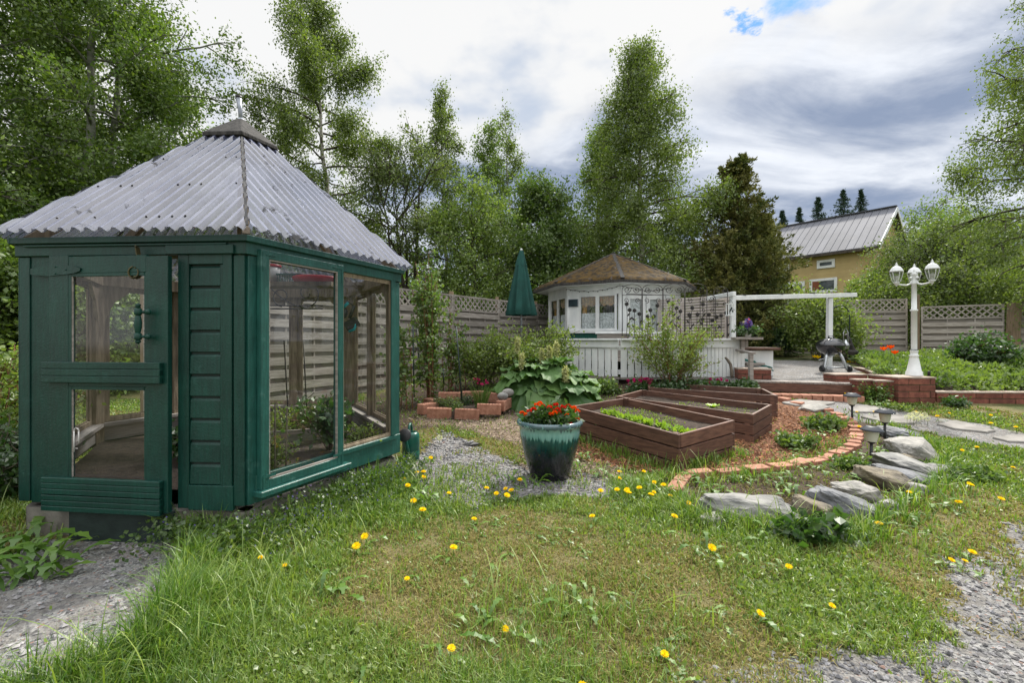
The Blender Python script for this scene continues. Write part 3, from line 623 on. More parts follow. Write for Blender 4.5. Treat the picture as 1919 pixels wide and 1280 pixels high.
# wooden cap and vent pipe
cp = MB(); kc = .240; zc = ZA-(ZA-ZE)*kc/KE+.10
ring0 = [rpt(i, kc)+Vector((0, 0, zc-.036+rr.uniform(-.006, .006))) for i in range(6)]; ring1 = [p_+Vector((0, 0, .036)) for p_ in ring0]; ring2 = [rpt(i, .03)+Vector((0, 0, ZA+.045)) for i in range(6)]
Vc = ring0+ring1+ring2; fs = []
for q in range(6):
    r_ = (q+1) % 6; fs += [(q, r_, 6+r_, 6+q), (6+q, 6+r_, 12+r_, 12+q)]
fs += [tuple(range(12, 18)), tuple(range(5, -1, -1))]
cp.add([tuple(v) for v in Vc], fs, .5); cp.build('roof_cap', M['cap'], GH, bevel=.006)
pp = MB(); pp.lathe([(.05, ZA+.03), (.03, ZA+.06), (.018, ZA+.07)], 14, (O_.x, O_.y, 0)); pp.tube([(O_.x, O_.y, ZA+.0), (O_.x-.008, O_.y, ZA+.16), (O_.x-.024, O_.y, ZA+.275)], (.018, .021, .026), 12); pp.build('vent_pipe', M['greymetal'], GH)
pp = MB(); pp.lathe([(.0, .0), (.029, 0), (.029, .022), (0, .024)], 14, (O_.x-.025, O_.y, ZA+.273)); pp.build('pipe_cap', M['black'], GH)
# --- inside: soil, planks, shelf
s_ = MB(); ring = [rpt(i, .93) for i in range(6)]
NR = 12; V = []; 
for q in range(NR+1):
    for i in range(36):
        e0, e1 = HEX[i//6]-O_, HEX[(i//6+1) % 6]-O_; v = e0.lerp(e1, (i % 6)/6)*.925*q/NR; p_ = O_+v
        V.append((p_.x, p_.y, .30+.07*float(n2d(p_.x, p_.y, 4, 5))-.03))
fs = [(q*36+i, q*36+(i+1) % 36, (q+1)*36+(i+1) % 36, (q+1)*36+i) for q in range(NR) for i in range(36)]
s_.add(V, fs, .5, True); s_.build('soil_floor', M['soil'], GH)
pl = MB()
for a, c in (((-1.95, 3.55), (-3.05, 4.35)), ((-3.05, 4.35), (-3.05, 5.6)), ((-3.0, 4.4), (-1.7, 4.95)), ((-2.15, 3.35), (-2.2, 4.0))): pl.beam((*a, .36), (*c, .365), .035, .12, tint=R_())
pl.build('bed_edging', M['greywood'], GH)
tp = Vector((-2.2, 5.2, 1.985))
sh = MB(); sh.beam((-3.45, 5.35, 2.0), (-1.45, 5.35, 2.0), .30, .035, tint=.4); sh.beam((-2.75, 4.2, 1.86), (-1.62, 4.2, 1.86), .24, .04, tint=.4); sh.build('shelf', M['bare'], GH)
# ---------------------------------------------------------------- raised beds
def V2(x, y): return Vector((x, y, 0))
def raised_bed(N, ld, ll, sd, sl_, zt, soil_drop, label):
    """N near corner, ld/ll long side, sd/sl short side, zt tops at near, left, far, right corners"""
    ld, sd = V2(*ld).normalized(), V2(*sd).normalized(); N = V2(*N)
    cs = [N, N+ld*ll, N+ld*ll+sd*sl_, N+sd*sl_]; root = thing('raised_bed', label, 'raised bed', (N.x, N.y, float(g(N.x, N.y))), 'brown raised beds')
    cen = sum(cs, Vector())/4
    for q in range(4):
        a, b_ = cs[q], cs[(q+1) % 4]; za, zb_ = zt[q], zt[(q+1) % 4]; ga = min(float(g(a.x, a.y)), za-.3)-.05; gb = min(float(g(b_.x, b_.y)), zb_-.3)-.05
        d = (b_-a).normalized(); inn = Vector((-d.y, d.x, 0)); 
        if inn.dot(cen-a) < 0: inn = -inn
        mb = MB(); n = 3; ext = .0 if q % 2 == 0 else .036
        for k in range(n):
            f0, f1 = k/n, (k+1)/n-.030; o_ = inn*rr.uniform(-.003, .003)
            A = a-d*ext*(-1 if ext == 0 else 1)+o_; B = b_+d*ext+o_
            A, B = (a+o_, b_+o_)
            pts = [A+Vector((0, 0, ga+(za-ga)*f0)), B+Vector((0, 0, gb+(zb_-gb)*f0)), B+Vector((0, 0, gb+(zb_-gb)*f1)), A+Vector((0, 0, ga+(za-ga)*f1))]
            if q % 2: e_ = .036; pts = [p_+(d*e_ if r_ in (0, 3) else -d*e_) for r_, p_ in enumerate(pts)]
            mb.prism(pts, inn*.034, R_())
        mb.build('side_wall', M['brownwood'], root, bevel=.004)
        c = a+(cen-a).normalized()*.075; b2 = MB(); b2.box((c.x, c.y, (ga+za)/2-.006), d*.028, inn*.028, (0, 0, (za-ga)/2), R_()); b2.build('corner_post', M['brownwood'], root)
    so2 = MB(); VV = []; n = 14
    for i_ in range(n+1):
        for j_ in range(n+1):
            u, v = .02+.96*i_/n, .03+.94*j_/n; p_ = cs[0]*(1-u)*(1-v)+cs[1]*u*(1-v)+cs[2]*u*v+cs[3]*(1-u)*v; z = zt[0]*(1-u)*(1-v)+zt[1]*u*(1-v)+zt[2]*u*v+zt[3]*(1-u)*v
            VV.append((p_.x, p_.y, z-soil_drop+(n2d(p_.x, p_.y, 7, 8)-.5)*.05))
    so2.add(VV, [(i_*(n+1)+j_, (i_+1)*(n+1)+j_, (i_+1)*(n+1)+j_+1, i_*(n+1)+j_+1) for i_ in range(n) for j_ in range(n)], .5, True)
    so2.build('bed_soil', M['soil'], root)
    def at(u, v): p_ = cs[0]*(1-u)*(1-v)+cs[1]*u*(1-v)+cs[2]*u*v+cs[3]*(1-u)*v; p_.z = zt[0]*(1-u)*(1-v)+zt[1]*u*(1-v)+zt[2]*u*v+zt[3]*(1-u)*v-soil_drop; return p_
    return at
BED1 = raised_bed((1.68, 4.58), (-.57, .82), 1.62, (.82, .57), 1.04, (.412, .512, .54, .455), .105, 'nearest brown board raised bed, with a row of lime green seedlings, beside the teal pot')
BED2 = raised_bed((3.02, 5.70), (-.71, .70), 1.97, (.70, .71), .80, (.432, .49, .53, .475), .10, 'middle brown board raised bed, with a single big leafed seedling in it')
BED3 = raised_bed((3.97, 6.80), (-.85, .53), 1.92, (.25, .97), .76, (.537, .552, .58, .562), .12, 'farthest brown board raised bed, nearest to the white deck skirt, seeming empty')
# ---------------------------------------------------------------- glazed pot
PC = G(1030, 893); PC.z = 0
def potmat():
    m = bpy.data.materials.new('drip_glaze'); m.use_nodes = True; k = NT(m.node_tree)
    co = k.n('ShaderNodeTexCoord'); sp = k.n('ShaderNodeSeparateXYZ'); k.l(co.outputs['Object'], sp.inputs[0])
    mp = k.n('ShaderNodeMapping'); k.l(co.outputs['Object'], mp.inputs[0]); mp.inputs['Scale'].default_value = (1, 1, .06)
    n1_ = k.n('ShaderNodeTexNoise', i_Scale=42.0, i_Detail=3.0); k.l(mp.outputs[0], n1_.inputs[0]); n2_ = k.n('ShaderNodeTexNoise', i_Scale=9.0, i_Detail=3.0); k.l(mp.outputs[0], n2_.inputs[0])
    z = k.math('ADD', sp.outputs[2], k.math('MULTIPLY', k.math('SUBTRACT', n1_.outputs[0], .5), .19)); z = k.math('ADD', z, k.math('MULTIPLY', k.math('SUBTRACT', n2_.outputs[0], .5), .07))
    cr = k.n('ShaderNodeValToRGB'); k.l(k.math('DIVIDE', z, .58), cr.inputs[0]); e = cr.color_ramp; e.elements[0].position = .0; e.elements[0].color = (.006, .007, .010, 1); e.elements[1].position = 1; e.elements[1].color = (.07, .115, .135, 1)
    for p_, c in ((.33, (.006, .008, .011)), (.44, (.004, .016, .020)), (.56, (.004, .036, .040)), (.69, (.008, .070, .072)), (.73, (.15, .33, .31)), (.84, (.22, .42, .40)), (.885, (.18, .36, .35)), (.90, (.06, .11, .13)), (.94, (.085, .15, .17))):
        q = e.elements.new(p_); q.color = (*c, 1)
    b = k.n('ShaderNodeBsdfPrincipled', i_Roughness=.16); b.inputs['Specular IOR Level'].default_value = .5; b.inputs['Coat Weight'].default_value = .4; k.l(cr.outputs[0], b.inputs['Base Color'])
    bp = k.n('ShaderNodeBump', i_Strength=.12, i_Distance=.01); k.l(n1_.outputs[0], bp.inputs['Height']); k.l(bp.outputs[0], b.inputs['Normal'])
    o = k.n('ShaderNodeOutputMaterial'); k.l(b.outputs[0], o.inputs[0]); return m
mb = MB(); pz = float(g(PC.x, PC.y))
mb.lathe([(.0, 0), (.175, 0), (.19, .01), (.205, .06), (.236, .16), (.266, .27), (.288, .38), (.297, .46), (.297, .505), (.312, .512), (.326, .528), (.327, .548), (.315, .563), (.296, .565), (.285, .555), (.282, .50), (.0, .49)], 56)
mb.V = [v+np.array((PC.x, PC.y, pz)) for v in mb.V]
solo('flower_pot', mb, potmat(), (PC.x, PC.y, pz), 'big glazed pot running from pale aqua through teal to black, holding red flowers', 'flower pot')
# ---------------------------------------------------------------- watering can
wp = GD(770, 5.0); wr = thing('watering_can', 'dark green plastic watering can with a black rose, by the corner of the greenhouse', 'watering can', tuple(wp))
x0, y0, z0 = wp
b = MB(); b.lathe([(0, .0), (.088, .0), (.094, .01), (.094, .10), (.091, .105), (.094, .11), (.093, .25), (.088, .285), (.06, .305), (.052, .305), (.05, .29)], 28, (x0, y0, z0)); b.build('body', M['greenplastic'], wr)
b = MB(); b.tube([(x0-.0+.062*math.sin(a)*0-.01, y0-.07+.16*(1-math.cos(a))*.5, z0+.29+.10*math.sin(a)) for a in np.linspace(0, math.pi, 12)], .013, 10); b.tube([(x0-.005, y0+.085, z0+.28), (x0, y0+.15, z0+.24), (x0, y0+.15, z0+.14), (x0, y0+.09, z0+.08)], .012, 10); b.build('handle', M['greenplastic'], wr)
tip = Vector((x0-.008, y0-.235, z0+.30)); b = MB(); b.tube([(x0, y0-.085, z0+.05), (x0-.003, y0-.16, z0+.16), tip], (.026, .02, .014), 12); b.build('spout', M['greenplastic'], wr)
b = MB(); b.lathe([(.014, -.05), (.022, -.04), (.066, -.008), (.070, 0), (.066, .005), (0, .010)], 24, tip+Vector((0, -.03, .02)), axis=(-.06, -.9, .42)); b.build('rose', M['black'], wr)
# ---------------------------------------------------------------- brick edging laid on the ground
def brick(name, c, yaw, L, Wd, Hh, m, label, group, tilt=(0, 0), holes=0, cat='brick'):
    b = MB(); b.box((0, 0, Hh/2), (L/2, 0, 0), (0, Wd/2, 0), (0, 0, Hh/2), R_())
    o = b.build(name, m, bevel=.005)
    if holes:
        hb = MB()
        for i_ in range(holes):
            for j_ in range(3): hb.lathe([(.0, Hh-.004), (.0095, Hh-.004), (.0095, Hh+.0008)], 6, ((i_+.5)/holes*L*.9-L*.45, (j_-1)*Wd*.3, 0), .1)
        h_ = hb.build('brick_hole', M['seam'], o, local=True); h_['kind'] = 'stuff'
    o.location = c; o.rotation_euler = (tilt[0], tilt[1], yaw); tag(o, label, cat, group); return o
EDGE = [(1262, 928), (1288, 894), (1345, 891), (1402, 886), (1452, 881), (1500, 874), (1540, 866), (1572, 853), (1597, 840), (1605, 822), (1604, 806), (1592, 792), (1570, 780), (1545, 770), (1515, 763), (1488, 757), (1462, 750)]
ep = [G(*q) for q in EDGE]; seg = np.cumsum([0]+[(ep[i_+1]-ep[i_]).length for i_ in range(len(ep)-1)])
s_ = .12
def epos(s): k = min(max(np.searchsorted(seg, s)-1, 0), len(ep)-2); f_ = (s-seg[k])/(seg[k+1]-seg[k]); return ep[k].lerp(ep[k+1], f_), (ep[k+1]-ep[k])
while s_ < seg[-1]:
    c, d = epos(s_); yaw = math.atan2(d.y, d.x)
    front = s_ < seg[7]; L_, W_ = (.26, .13) if front else (.19, .14)
    lab = 'orange brick laid flat in the front of the curved edging below the near raised bed' if s_ < seg[5] else ('orange brick in the bend of the curved edging beside the bark mulch' if s_ < seg[11] else 'orange brick at the back of the curved edging, behind the bark mulch')
    brick('edging_brick', (c.x, c.y, float(g(c.x, c.y))-.026+rr.uniform(-.008, .012)), yaw+rr.uniform(-.13, .13), L_*rr.uniform(.9, 1.05), W_, .075, M['obrick'], lab, 'bricks of the curved edging', (rr.uniform(-.06, .06), rr.uniform(-.06, .06)))
    s_ += L_+rr.uniform(.008, .05)
# brick herb bed of loose hollow bricks
HC = G(866, 770); HC.z = 0
hb_ = [(-.52, -.10, 1.05), (-.30, -.38, .12), (.12, -.42, -.02), (.44, -.36, .05), (.66, -.10, 1.25), (.52, .32, 2.6), (.14, .46, .06), (-.26, .44, .10), (-.52, .22, -1.0)]
hl = ['red hollow brick at the left end of the herb bed ring', 'red hollow brick, front left of the herb bed ring', 'red hollow brick in the middle of the front of the herb bed ring', 'red hollow brick, front right of the herb bed ring', 'red hollow brick at the right end of the herb bed ring, under the round stones', 'red hollow brick at the back right of the herb bed ring, beside the rhubarb', 'red hollow brick in the middle of the back of the herb bed ring', 'red hollow brick at the back left of the herb bed ring', 'red hollow brick leaning at the left back of the herb bed ring']
for k, (a, c, yw) in enumerate(hb_):
    x, y = HC.x+a, HC.y+c; brick('hollow_brick', (x, y, float(g(x, y))-.01+(.06 if k in (3, 4) else 0)+(.05 if k in (5, 6, 7) else 0)), yw, .36, .13, .155, M['obrick'], hl[k], 'bricks round the herb bed', (rr.uniform(-.05, .05), rr.uniform(-.04, .04)), holes=7)
b = MB(); b.lathe([(.0, .07), (.36, .06), (.46, -.05)], 20, (HC.x, HC.y, float(g(HC.x, HC.y)))); solo('herb_soil', b, M['soil'], (HC.x, HC.y, float(g(HC.x, HC.y))), 'dark soil filling the ring of loose bricks', 'soil', kind='structure')
# ---------------------------------------------------------------- rocks
def rock(c, sx, sy, sz, yaw, seed, m, label, cuts=4, tilt=0, rough=.34, group='rockery stones'):
    r_ = np.random.default_rng(seed)
    if cuts:      # angular stone: hull of a few points, worn a little
        q = r_.normal(size=(9+3*cuts, 3)); q /= np.linalg.norm(q, axis=1)[:, None]; q = np.sign(q)*np.abs(q)**.75; q *= r_.uniform(.8, 1.08, (len(q), 1))
        bm = bmesh.new()
        for p_ in q: bm.verts.new(p_)
        h_ = bmesh.ops.convex_hull(bm, input=bm.verts[:]); dead = [v for v in bm.verts if not v.link_faces]
        for v in dead: bm.verts.remove(v)
        bmesh.ops.bevel(bm, geom=bm.edges[:], offset=.07, segments=2, affect='EDGES', profile=.5)
        bmesh.ops.triangulate(bm, faces=bm.faces[:])
        for _ in range(3): bmesh.ops.subdivide_edges(bm, edges=[e for e in bm.edges if e.calc_length() > .12], cuts=1, use_grid_fill=False); bmesh.ops.triangulate(bm, faces=[f_ for f_ in bm.faces if len(f_.verts) > 3])
    else:
        bm = bmesh.new(); bmesh.ops.create_icosphere(bm, subdivisions=4, radius=1)
    bm.verts.index_update(); Vr = np.array([v.co[:] for v in bm.verts]); Fr = np.array([[v.index for v in f_.verts] for f_ in bm.faces]); bm.free()
    lay = .10*(np.abs(((Vr[:, 2]*2.3+Vr[:, 0]*.5+fbm(Vr*1.3+seed, seed+9, 2)*1.2) % 1)-.5)-.25) if cuts > 3 else 0
    Vr = Vr*(1+rough*.6*(fbm(Vr*2.2+seed*3.1, seed, 4)-.5)+rough*.4*(fbm(Vr*7+seed, seed+5, 3)-.5)+lay)[:, None]
    Vr = Vr*np.array((sx, sy, sz)); ca, sa = math.cos(tilt), math.sin(tilt); Vr = np.stack([Vr[:, 0]*ca-Vr[:, 2]*sa, Vr[:, 1], Vr[:, 0]*sa+Vr[:, 2]*ca], -1)
    ca, sa = math.cos(yaw), math.sin(yaw); Vr = np.stack([Vr[:, 0]*ca-Vr[:, 1]*sa, Vr[:, 0]*sa+Vr[:, 1]*ca, Vr[:, 2]], -1)
    mb = MB(); mb.add(Vr+np.asarray(c), Fr, .5, cuts == 0); return solo('rock', mb, m, tuple(c), label, 'rock', group)
M['paleroc'] = mat('pale_rock', (.33, .315, .29), (.21, .205, .19), rough=.85, scale=7, bump=.6, bscale=30, tint=.1, c3=(.22, .21, .20), s3=9, t3=(.6, .75))
M['darkrock'] = mat('dark_slate', (.17, .175, .188), (.09, .093, .10), rough=.75, scale=5, stretch=(1, 1, 4), bump=.7, bscale=16, tint=.1, c3=(.34, .32, .28), s3=3, t3=(.62, .8))
M['brownrock'] = mat('brown_rock', (.21, .18, .13), (.12, .105, .085), rough=.9, scale=6, bump=.8, bscale=18, tint=.1, c3=(.12, .13, .05), s3=4, t3=(.58, .75))
for k, (px, py, wp_, hp, dp, yaw, tl_, m, lab, cuts) in enumerate([
    (1425, 975, 176, 56, .26, -.10, -.16, 'rock', 'long layered grey slab at the front left of the rockery, beside strawberry-like leaves', 5),
    (1540, 972, 58, 52, .22, .2, 0, 'brownrock', 'small round tan stone between the long layered slab and the dark wedge', 2),
    (1592, 968, 112, 56, .20, -.5, -.30, 'darkrock', 'dark blue-grey angular wedge of slate at the front of the rockery', 6),
    (1628, 940, 118, 52, .30, .1, -.12, 'paleroc', 'pale rounded boulder, the lightest stone at the front of the rockery', 2),
    (1672, 917, 96, 50, .22, -.3, -.25, 'brownrock', 'brown mossy rough rock just behind the pale boulder', 4),
    (1706, 906, 106, 34, .22, -.35, -.28, 'darkrock', 'thin dark slate slab lying behind the brown mossy rock', 6),
    (1724, 893, 112, 46, .34, -.15, -.22, 'rock', 'large smooth grey slab tipped towards the lawn, in the middle of the rockery', 4),
    (1740, 862, 112, 50, .38, .05, -.10, 'paleroc', 'large rounded grey boulder at the back right end of the rockery', 2),
    (1712, 868, 50, 20, .16, .1, 0, 'brownrock', 'low brown stone tucked in front of the large rounded boulder', 4),
    (1700, 821, 84, 22, .3, -.2, -.10, 'darkrock', 'flat grey slab behind the solar lights, farthest stone of the rockery', 5),
    (1340, 984, 44, 24, .14, 0, 0, 'paleroc', 'small pale stone half sunk in grass at the left end of the rockery', 3),
    (1472, 968, 46, 26, .12, .3, 0, 'darkrock', 'small dark stone right behind the long layered slab', 4), (1512, 995, 46, 22, .12, .6, 0, 'rock', 'small grey stone half hidden by the scalloped leaves', 4),
    (1668, 958, 54, 26, .14, -.3, 0, 'rock', 'small grey stone at the lawn edge right of the pale boulder', 4), (1722, 925, 52, 26, .14, .2, 0, 'paleroc', 'small pale stone at the lawn edge below the smooth grey slab', 3), (1768, 893, 60, 28, .16, -.2, 0, 'rock', 'grey stone at the lawn edge in front of the large rounded boulder', 4), (1600, 925, 40, 20, .12, 0, 0, 'brownrock', 'small brown stone between the slate wedge and the brick edging', 3),
    (1532, 771, 62, 22, .20, 0, 0, 'paleroc', 'low rounded boulder behind the brick edging, beside the path', 2)]):
    c = G(px, py); D_ = c.y; sx = wp_/853*D_/2*1.10; sz = hp/853*D_*.60
    rock((c.x, c.y+dp*.42, c.z+sz*.24), sx, dp*.85, sz, yaw, 40+k, M[m], lab, cuts, tl_)
zz = float(g(HC.x+.66, HC.y-.1))+.2
rock((HC.x+.64, HC.y-.12, zz+.055), .085, .07, .062, .2, 90, M['rock'], 'speckled grey round stone, the lower of two on the herb bed bricks', 0, 0, .1, 'stones on the herb bed')
rock((HC.x+.72, HC.y+.06, zz+.09), .10, .07, .065, .4, 91, M['paleroc'], 'smooth pale round stone, the upper of two on the herb bed bricks', 0, 0, .1, 'stones on the herb bed')
# ---------------------------------------------------------------- solar lights
def solar():
    r_ = thing('solar_light', 'x', 'solar light', (0, 0, 0), 'solar lights in the rockery')
    b = MB(); b.tube([(0, 0, -.08), (0, 0, .17)], .013, 10); b.lathe([(.013, .165), (.03, .178), (.034, .19), (0, .19)], 16); b.build('stake', M['black'], r_, local=True)
    b = MB(); b.lathe([(.042, .19), (.048, .22), (.058, .285), (.060, .29), (.056, .29), (.044, .22), (.038, .192)], 20); b.build('lens', M['lens'], r_, local=True)
    b = MB(); b.lathe([(.055, .288), (.094, .292), (.098, .297), (.092, .306), (.05, .335), (.046, .338), (0, .338)], 28); b.build('cap', M['slatecap'], r_, local=True)
    b = MB(); b.bx(-.026, .026, -.026, .026, .338, .341); b.build('solar_cell', M['darkglass'], r_, local=True); return r_
M['lens'] = mat('frosted_lens', (.50, .50, .40), (.42, .42, .34), rough=.35, bump=0, tint=.05)
SLL = [((1632, 864), 1.12, 'solar light nearest to the camera, left of the smooth grey rockery slab'), ((1658, 822), 1.14, 'solar light in the middle of three, beside the flat back slab'), ((1597, 786), 1.15, 'solar light farthest of three, between the brick edging and the path')]
s0 = solar()
for k, (px, sc_, lab) in enumerate(SLL):
    o = s0 if k == 0 else copy_tree(s0, (0, 0, 0)); c = G(*px); o.location = c; o.scale = (sc_,)*3; o.rotation_euler = (rr.uniform(-.05, .05), rr.uniform(-.04, .04), rr.random()); o['label'] = lab
# ---------------------------------------------------------------- flagstones of the garden path
for k, (pts, lab) in enumerate([
    ([(1462, 756), (1500, 751), (1568, 756), (1540, 763), (1490, 762)], 'pale flagstone of the garden path, the first in front of the brick step'),
    ([(1588, 766), (1622, 763), (1690, 771), (1660, 776), (1600, 774)], 'pale flagstone behind the farthest solar light'),
    ([(1613, 783), (1650, 777), (1712, 787), (1716, 796), (1660, 795)], 'broad pale flagstone beside the middle solar light'),
    ([(1752, 797), (1790, 790), (1868, 808), (1850, 813), (1790, 806)], 'long pale flagstone crossing the lawn beyond the white seed heads'),
    ([(1858, 822), (1905, 817), (1990, 826), (1960, 834), (1890, 830)], 'pale flagstone of the garden path at the right edge of the picture')]):
    q = [G(*p_) for p_ in pts]; c = sum(q, Vector())/len(q); mb = MB()
    out_ = []
    for i_ in range(len(q)):
        for f_ in (0, .33, .66): v = q[i_].lerp(q[(i_+1) % len(q)], f_); v += (v-c).normalized()*rr.uniform(-.03, .02); out_.append(v)
    mb.prism([(v.x, v.y, float(g(v.x, v.y))+.026) for v in out_], (0, 0, -.06), R_()); solo('flagstone', mb, M['slab'], tuple(c), lab, 'flagstone', 'flagstones of the garden path', bevel=.008)
# ---------------------------------------------------------------- plant stakes
def stake(a, b_, m, label, r=.008, name='plant_stake'): mb = MB(); mb.tube([a, (Vector(a)+Vector(b_))/2, b_], r, 6); return solo(name, mb, m, tuple(a), label, 'plant stake')
for px0, py0, px1, py1, D_, lab in [(866, 757, 855, 612, 7.1, 'dark stake standing in the brick herb bed'), (776, 745, 774, 609, 7.3, 'dark green stake left of the raspberry canes, nearest to the greenhouse'), (788, 725, 781, 612, 8.2, 'short dark stake behind the stake nearest the greenhouse'), (872, 690, 866, 615, 8.6, 'slanting dark stake in front of the fence post, right of the canes'), (832, 720, 830, 690, 8.0, 'short dark stake among the feet of the raspberry canes')]:
    stake(P(px0, py0, D_), P(px1, py1, D_), M['darkgreenstake'], lab, .011)
# ---------------------------------------------------------------- fences
def fence_panel(root, a, b_, z0a, z0b, zt, lat, m='fencewood', nrow=None, lname='panel', side=1):
    """board panel (alternating boards) with a diagonal lattice on top, between a and b"""
    a, b_ = V2(a[0], a[1]), V2(b_[0], b_[1]); d = (b_-a); L = d.length; d.normalize(); n = Vector((d.y, -d.x, 0))
    if n.dot(-a) < 0: n = -n
    fr = MB(); zlat = zt-lat; z0 = (z0a+z0b)/2
    def pb(mb, u0, u1, za, zb_, d0, d1, ti): mb.box(a+d*(u0+u1)/2+n*(d0+d1)/2+Vector((0, 0, (za+zb_)/2)), d*(u1-u0)/2, n*(d1-d0)/2, (0, 0, (zb_-za)/2), ti)
    pb(fr, 0, .045, z0, zt, -.02, .02, R_()); pb(fr, L-.045, L, z0, zt, -.02, .02, R_())
    pb(fr, .045, L-.045, zt-.04, zt, -.02, .021, R_()); pb(fr, .045, L-.045, zlat-.02, zlat+.02, -.022, .03, R_()); pb(fr, .045, L-.045, z0, z0+.04, -.02, .02, R_())
    fr.build(lname, M[m], root)
    bs = MB(); z = z0+.03; k = 0; hgt = .098
    while z < zlat-.03:
        h_ = min(hgt, zlat-.02-z)
        if k % 2: pb(bs, .02, L-.02, z-.012, z+h_+.012, .020, .034, R_())
        else:
            nb_ = max(2, round(L/.55))
            pb(bs, .04, L-.04, z, z+h_, -.030, -.016, R_()*.25)
        z += h_; k += 1
    nb_ = max(2, round(L/.55))
    for q in range(1, nb_): pb(bs, L*q/nb_-.014, L*q/nb_+.014, z0+.04, zlat-.02, -.001, .019, R_())
    bs.build('board', M[m], root)
    lt = MB(); hgt = lat-.06; step = .17; u = -hgt
    while u < L:
        for s_, dd in ((1, .0), (-1, .012)):
            u0, u1 = (u, u+hgt) if s_ > 0 else (u+hgt, u)
            za, zb_ = zlat+.02, zt-.04
            # clip to the frame
            def cl(u0, za, u1, zb_):
                if u0 > u1: r_ = cl(u1, zb_, u0, za); return r_ and (r_[2], r_[3], r_[0], r_[1])
                if u1 < .045 or u0 > L-.045: return None
                if u0 < .045: za += (zb_-za)*(.045-u0)/(u1-u0); u0 = .045
                if u1 > L-.045: zb_ = za+(zb_-za)*(L-.045-u0)/(u1-u0); u1 = L-.045
                return u0, za, u1, zb_
            r_ = cl(u0, za, u1, zb_)
            if r_ and abs(r_[2]-r_[0]) > .02:
                p0 = a+d*r_[0]+n*dd; p1 = a+d*r_[2]+n*dd; p0.z, p1.z = r_[1], r_[3]; lt.beam(p0, p1, .010, .036, up=n.cross(p1-p0).normalized(), tint=R_())
        u += step
    if lt.V: lt.build('lattice', M[m], root)
def fpost(root, a, z0, z1, wd=.095, m='postwood', lean=0):
    b = MB(); b.beam((a[0], a[1], z0), (a[0]+lean, a[1], z1), wd, wd, up=(0, 1, 0), tint=R_()); b.build('post', M[m], root, bevel=.004)
FL = [(-5.45, 6.75), (-3.75, 6.6), (-3.05, 8.0), (-2.36, 9.4), (-1.41, 10.8), (-.36, 12.2), (.75, 13.6), (1.9, 14.9)]
fr_ = thing('fence', 'weathered grey board fence with lattice top, running behind the greenhouse to the gazebo', 'fence', (FL[3][0], FL[3][1], float(g(*FL[3]))))
for k in range(len(FL)-1):
    a, b_ = FL[k], FL[k+1]; z0a, z0b = float(g(*a))+.02, float(g(*b_))+.02
    fence_panel(fr_, a, b_, z0a, z0b, 2.44, .36 if k > 1 else .36)
for k, a in enumerate(FL): fpost(fr_, (a[0]-.04, a[1]+.07), float(g(*a))-.1, 2.47 if k < 4 else 2.52)
FR = [((1380, 15.6), (1440, 15.0), 2.82), ((1446, 14.9), (1570, 14.45), 2.80), ((1576, 14.4), (1700, 13.95), 2.63), ((1726, 13.6), (1882, 12.55), 2.36), ((1902, 12.4), (2080, 11.6), 2.34)]
fr2 = thing('fence', 'grey brown board fence with lattice top, behind the lamp post and flower bed', 'fence', (GD(1700, 13.9).x, 13.9, float(g(9, 13.9))))
for (a, da), (b_, db), zt in FR:
    A, B = GD(a, da), GD(b_, db); fence_panel(fr2, A, B, min(A.z, zt-1.7), min(B.z, zt-1.7), zt, .37)
for px, D_, zt, ln, wd in ((1443, 14.95, 2.86, 0, .13), (1573, 14.45, 2.7, 0, .10), (1713, 13.7, 2.72, 0, .13), (1890, 12.45, 2.36, .1, .2)):
    c = GD(px, D_); fpost(fr2, (c.x, c.y-.06), c.z-.6, zt, wd, lean=ln)
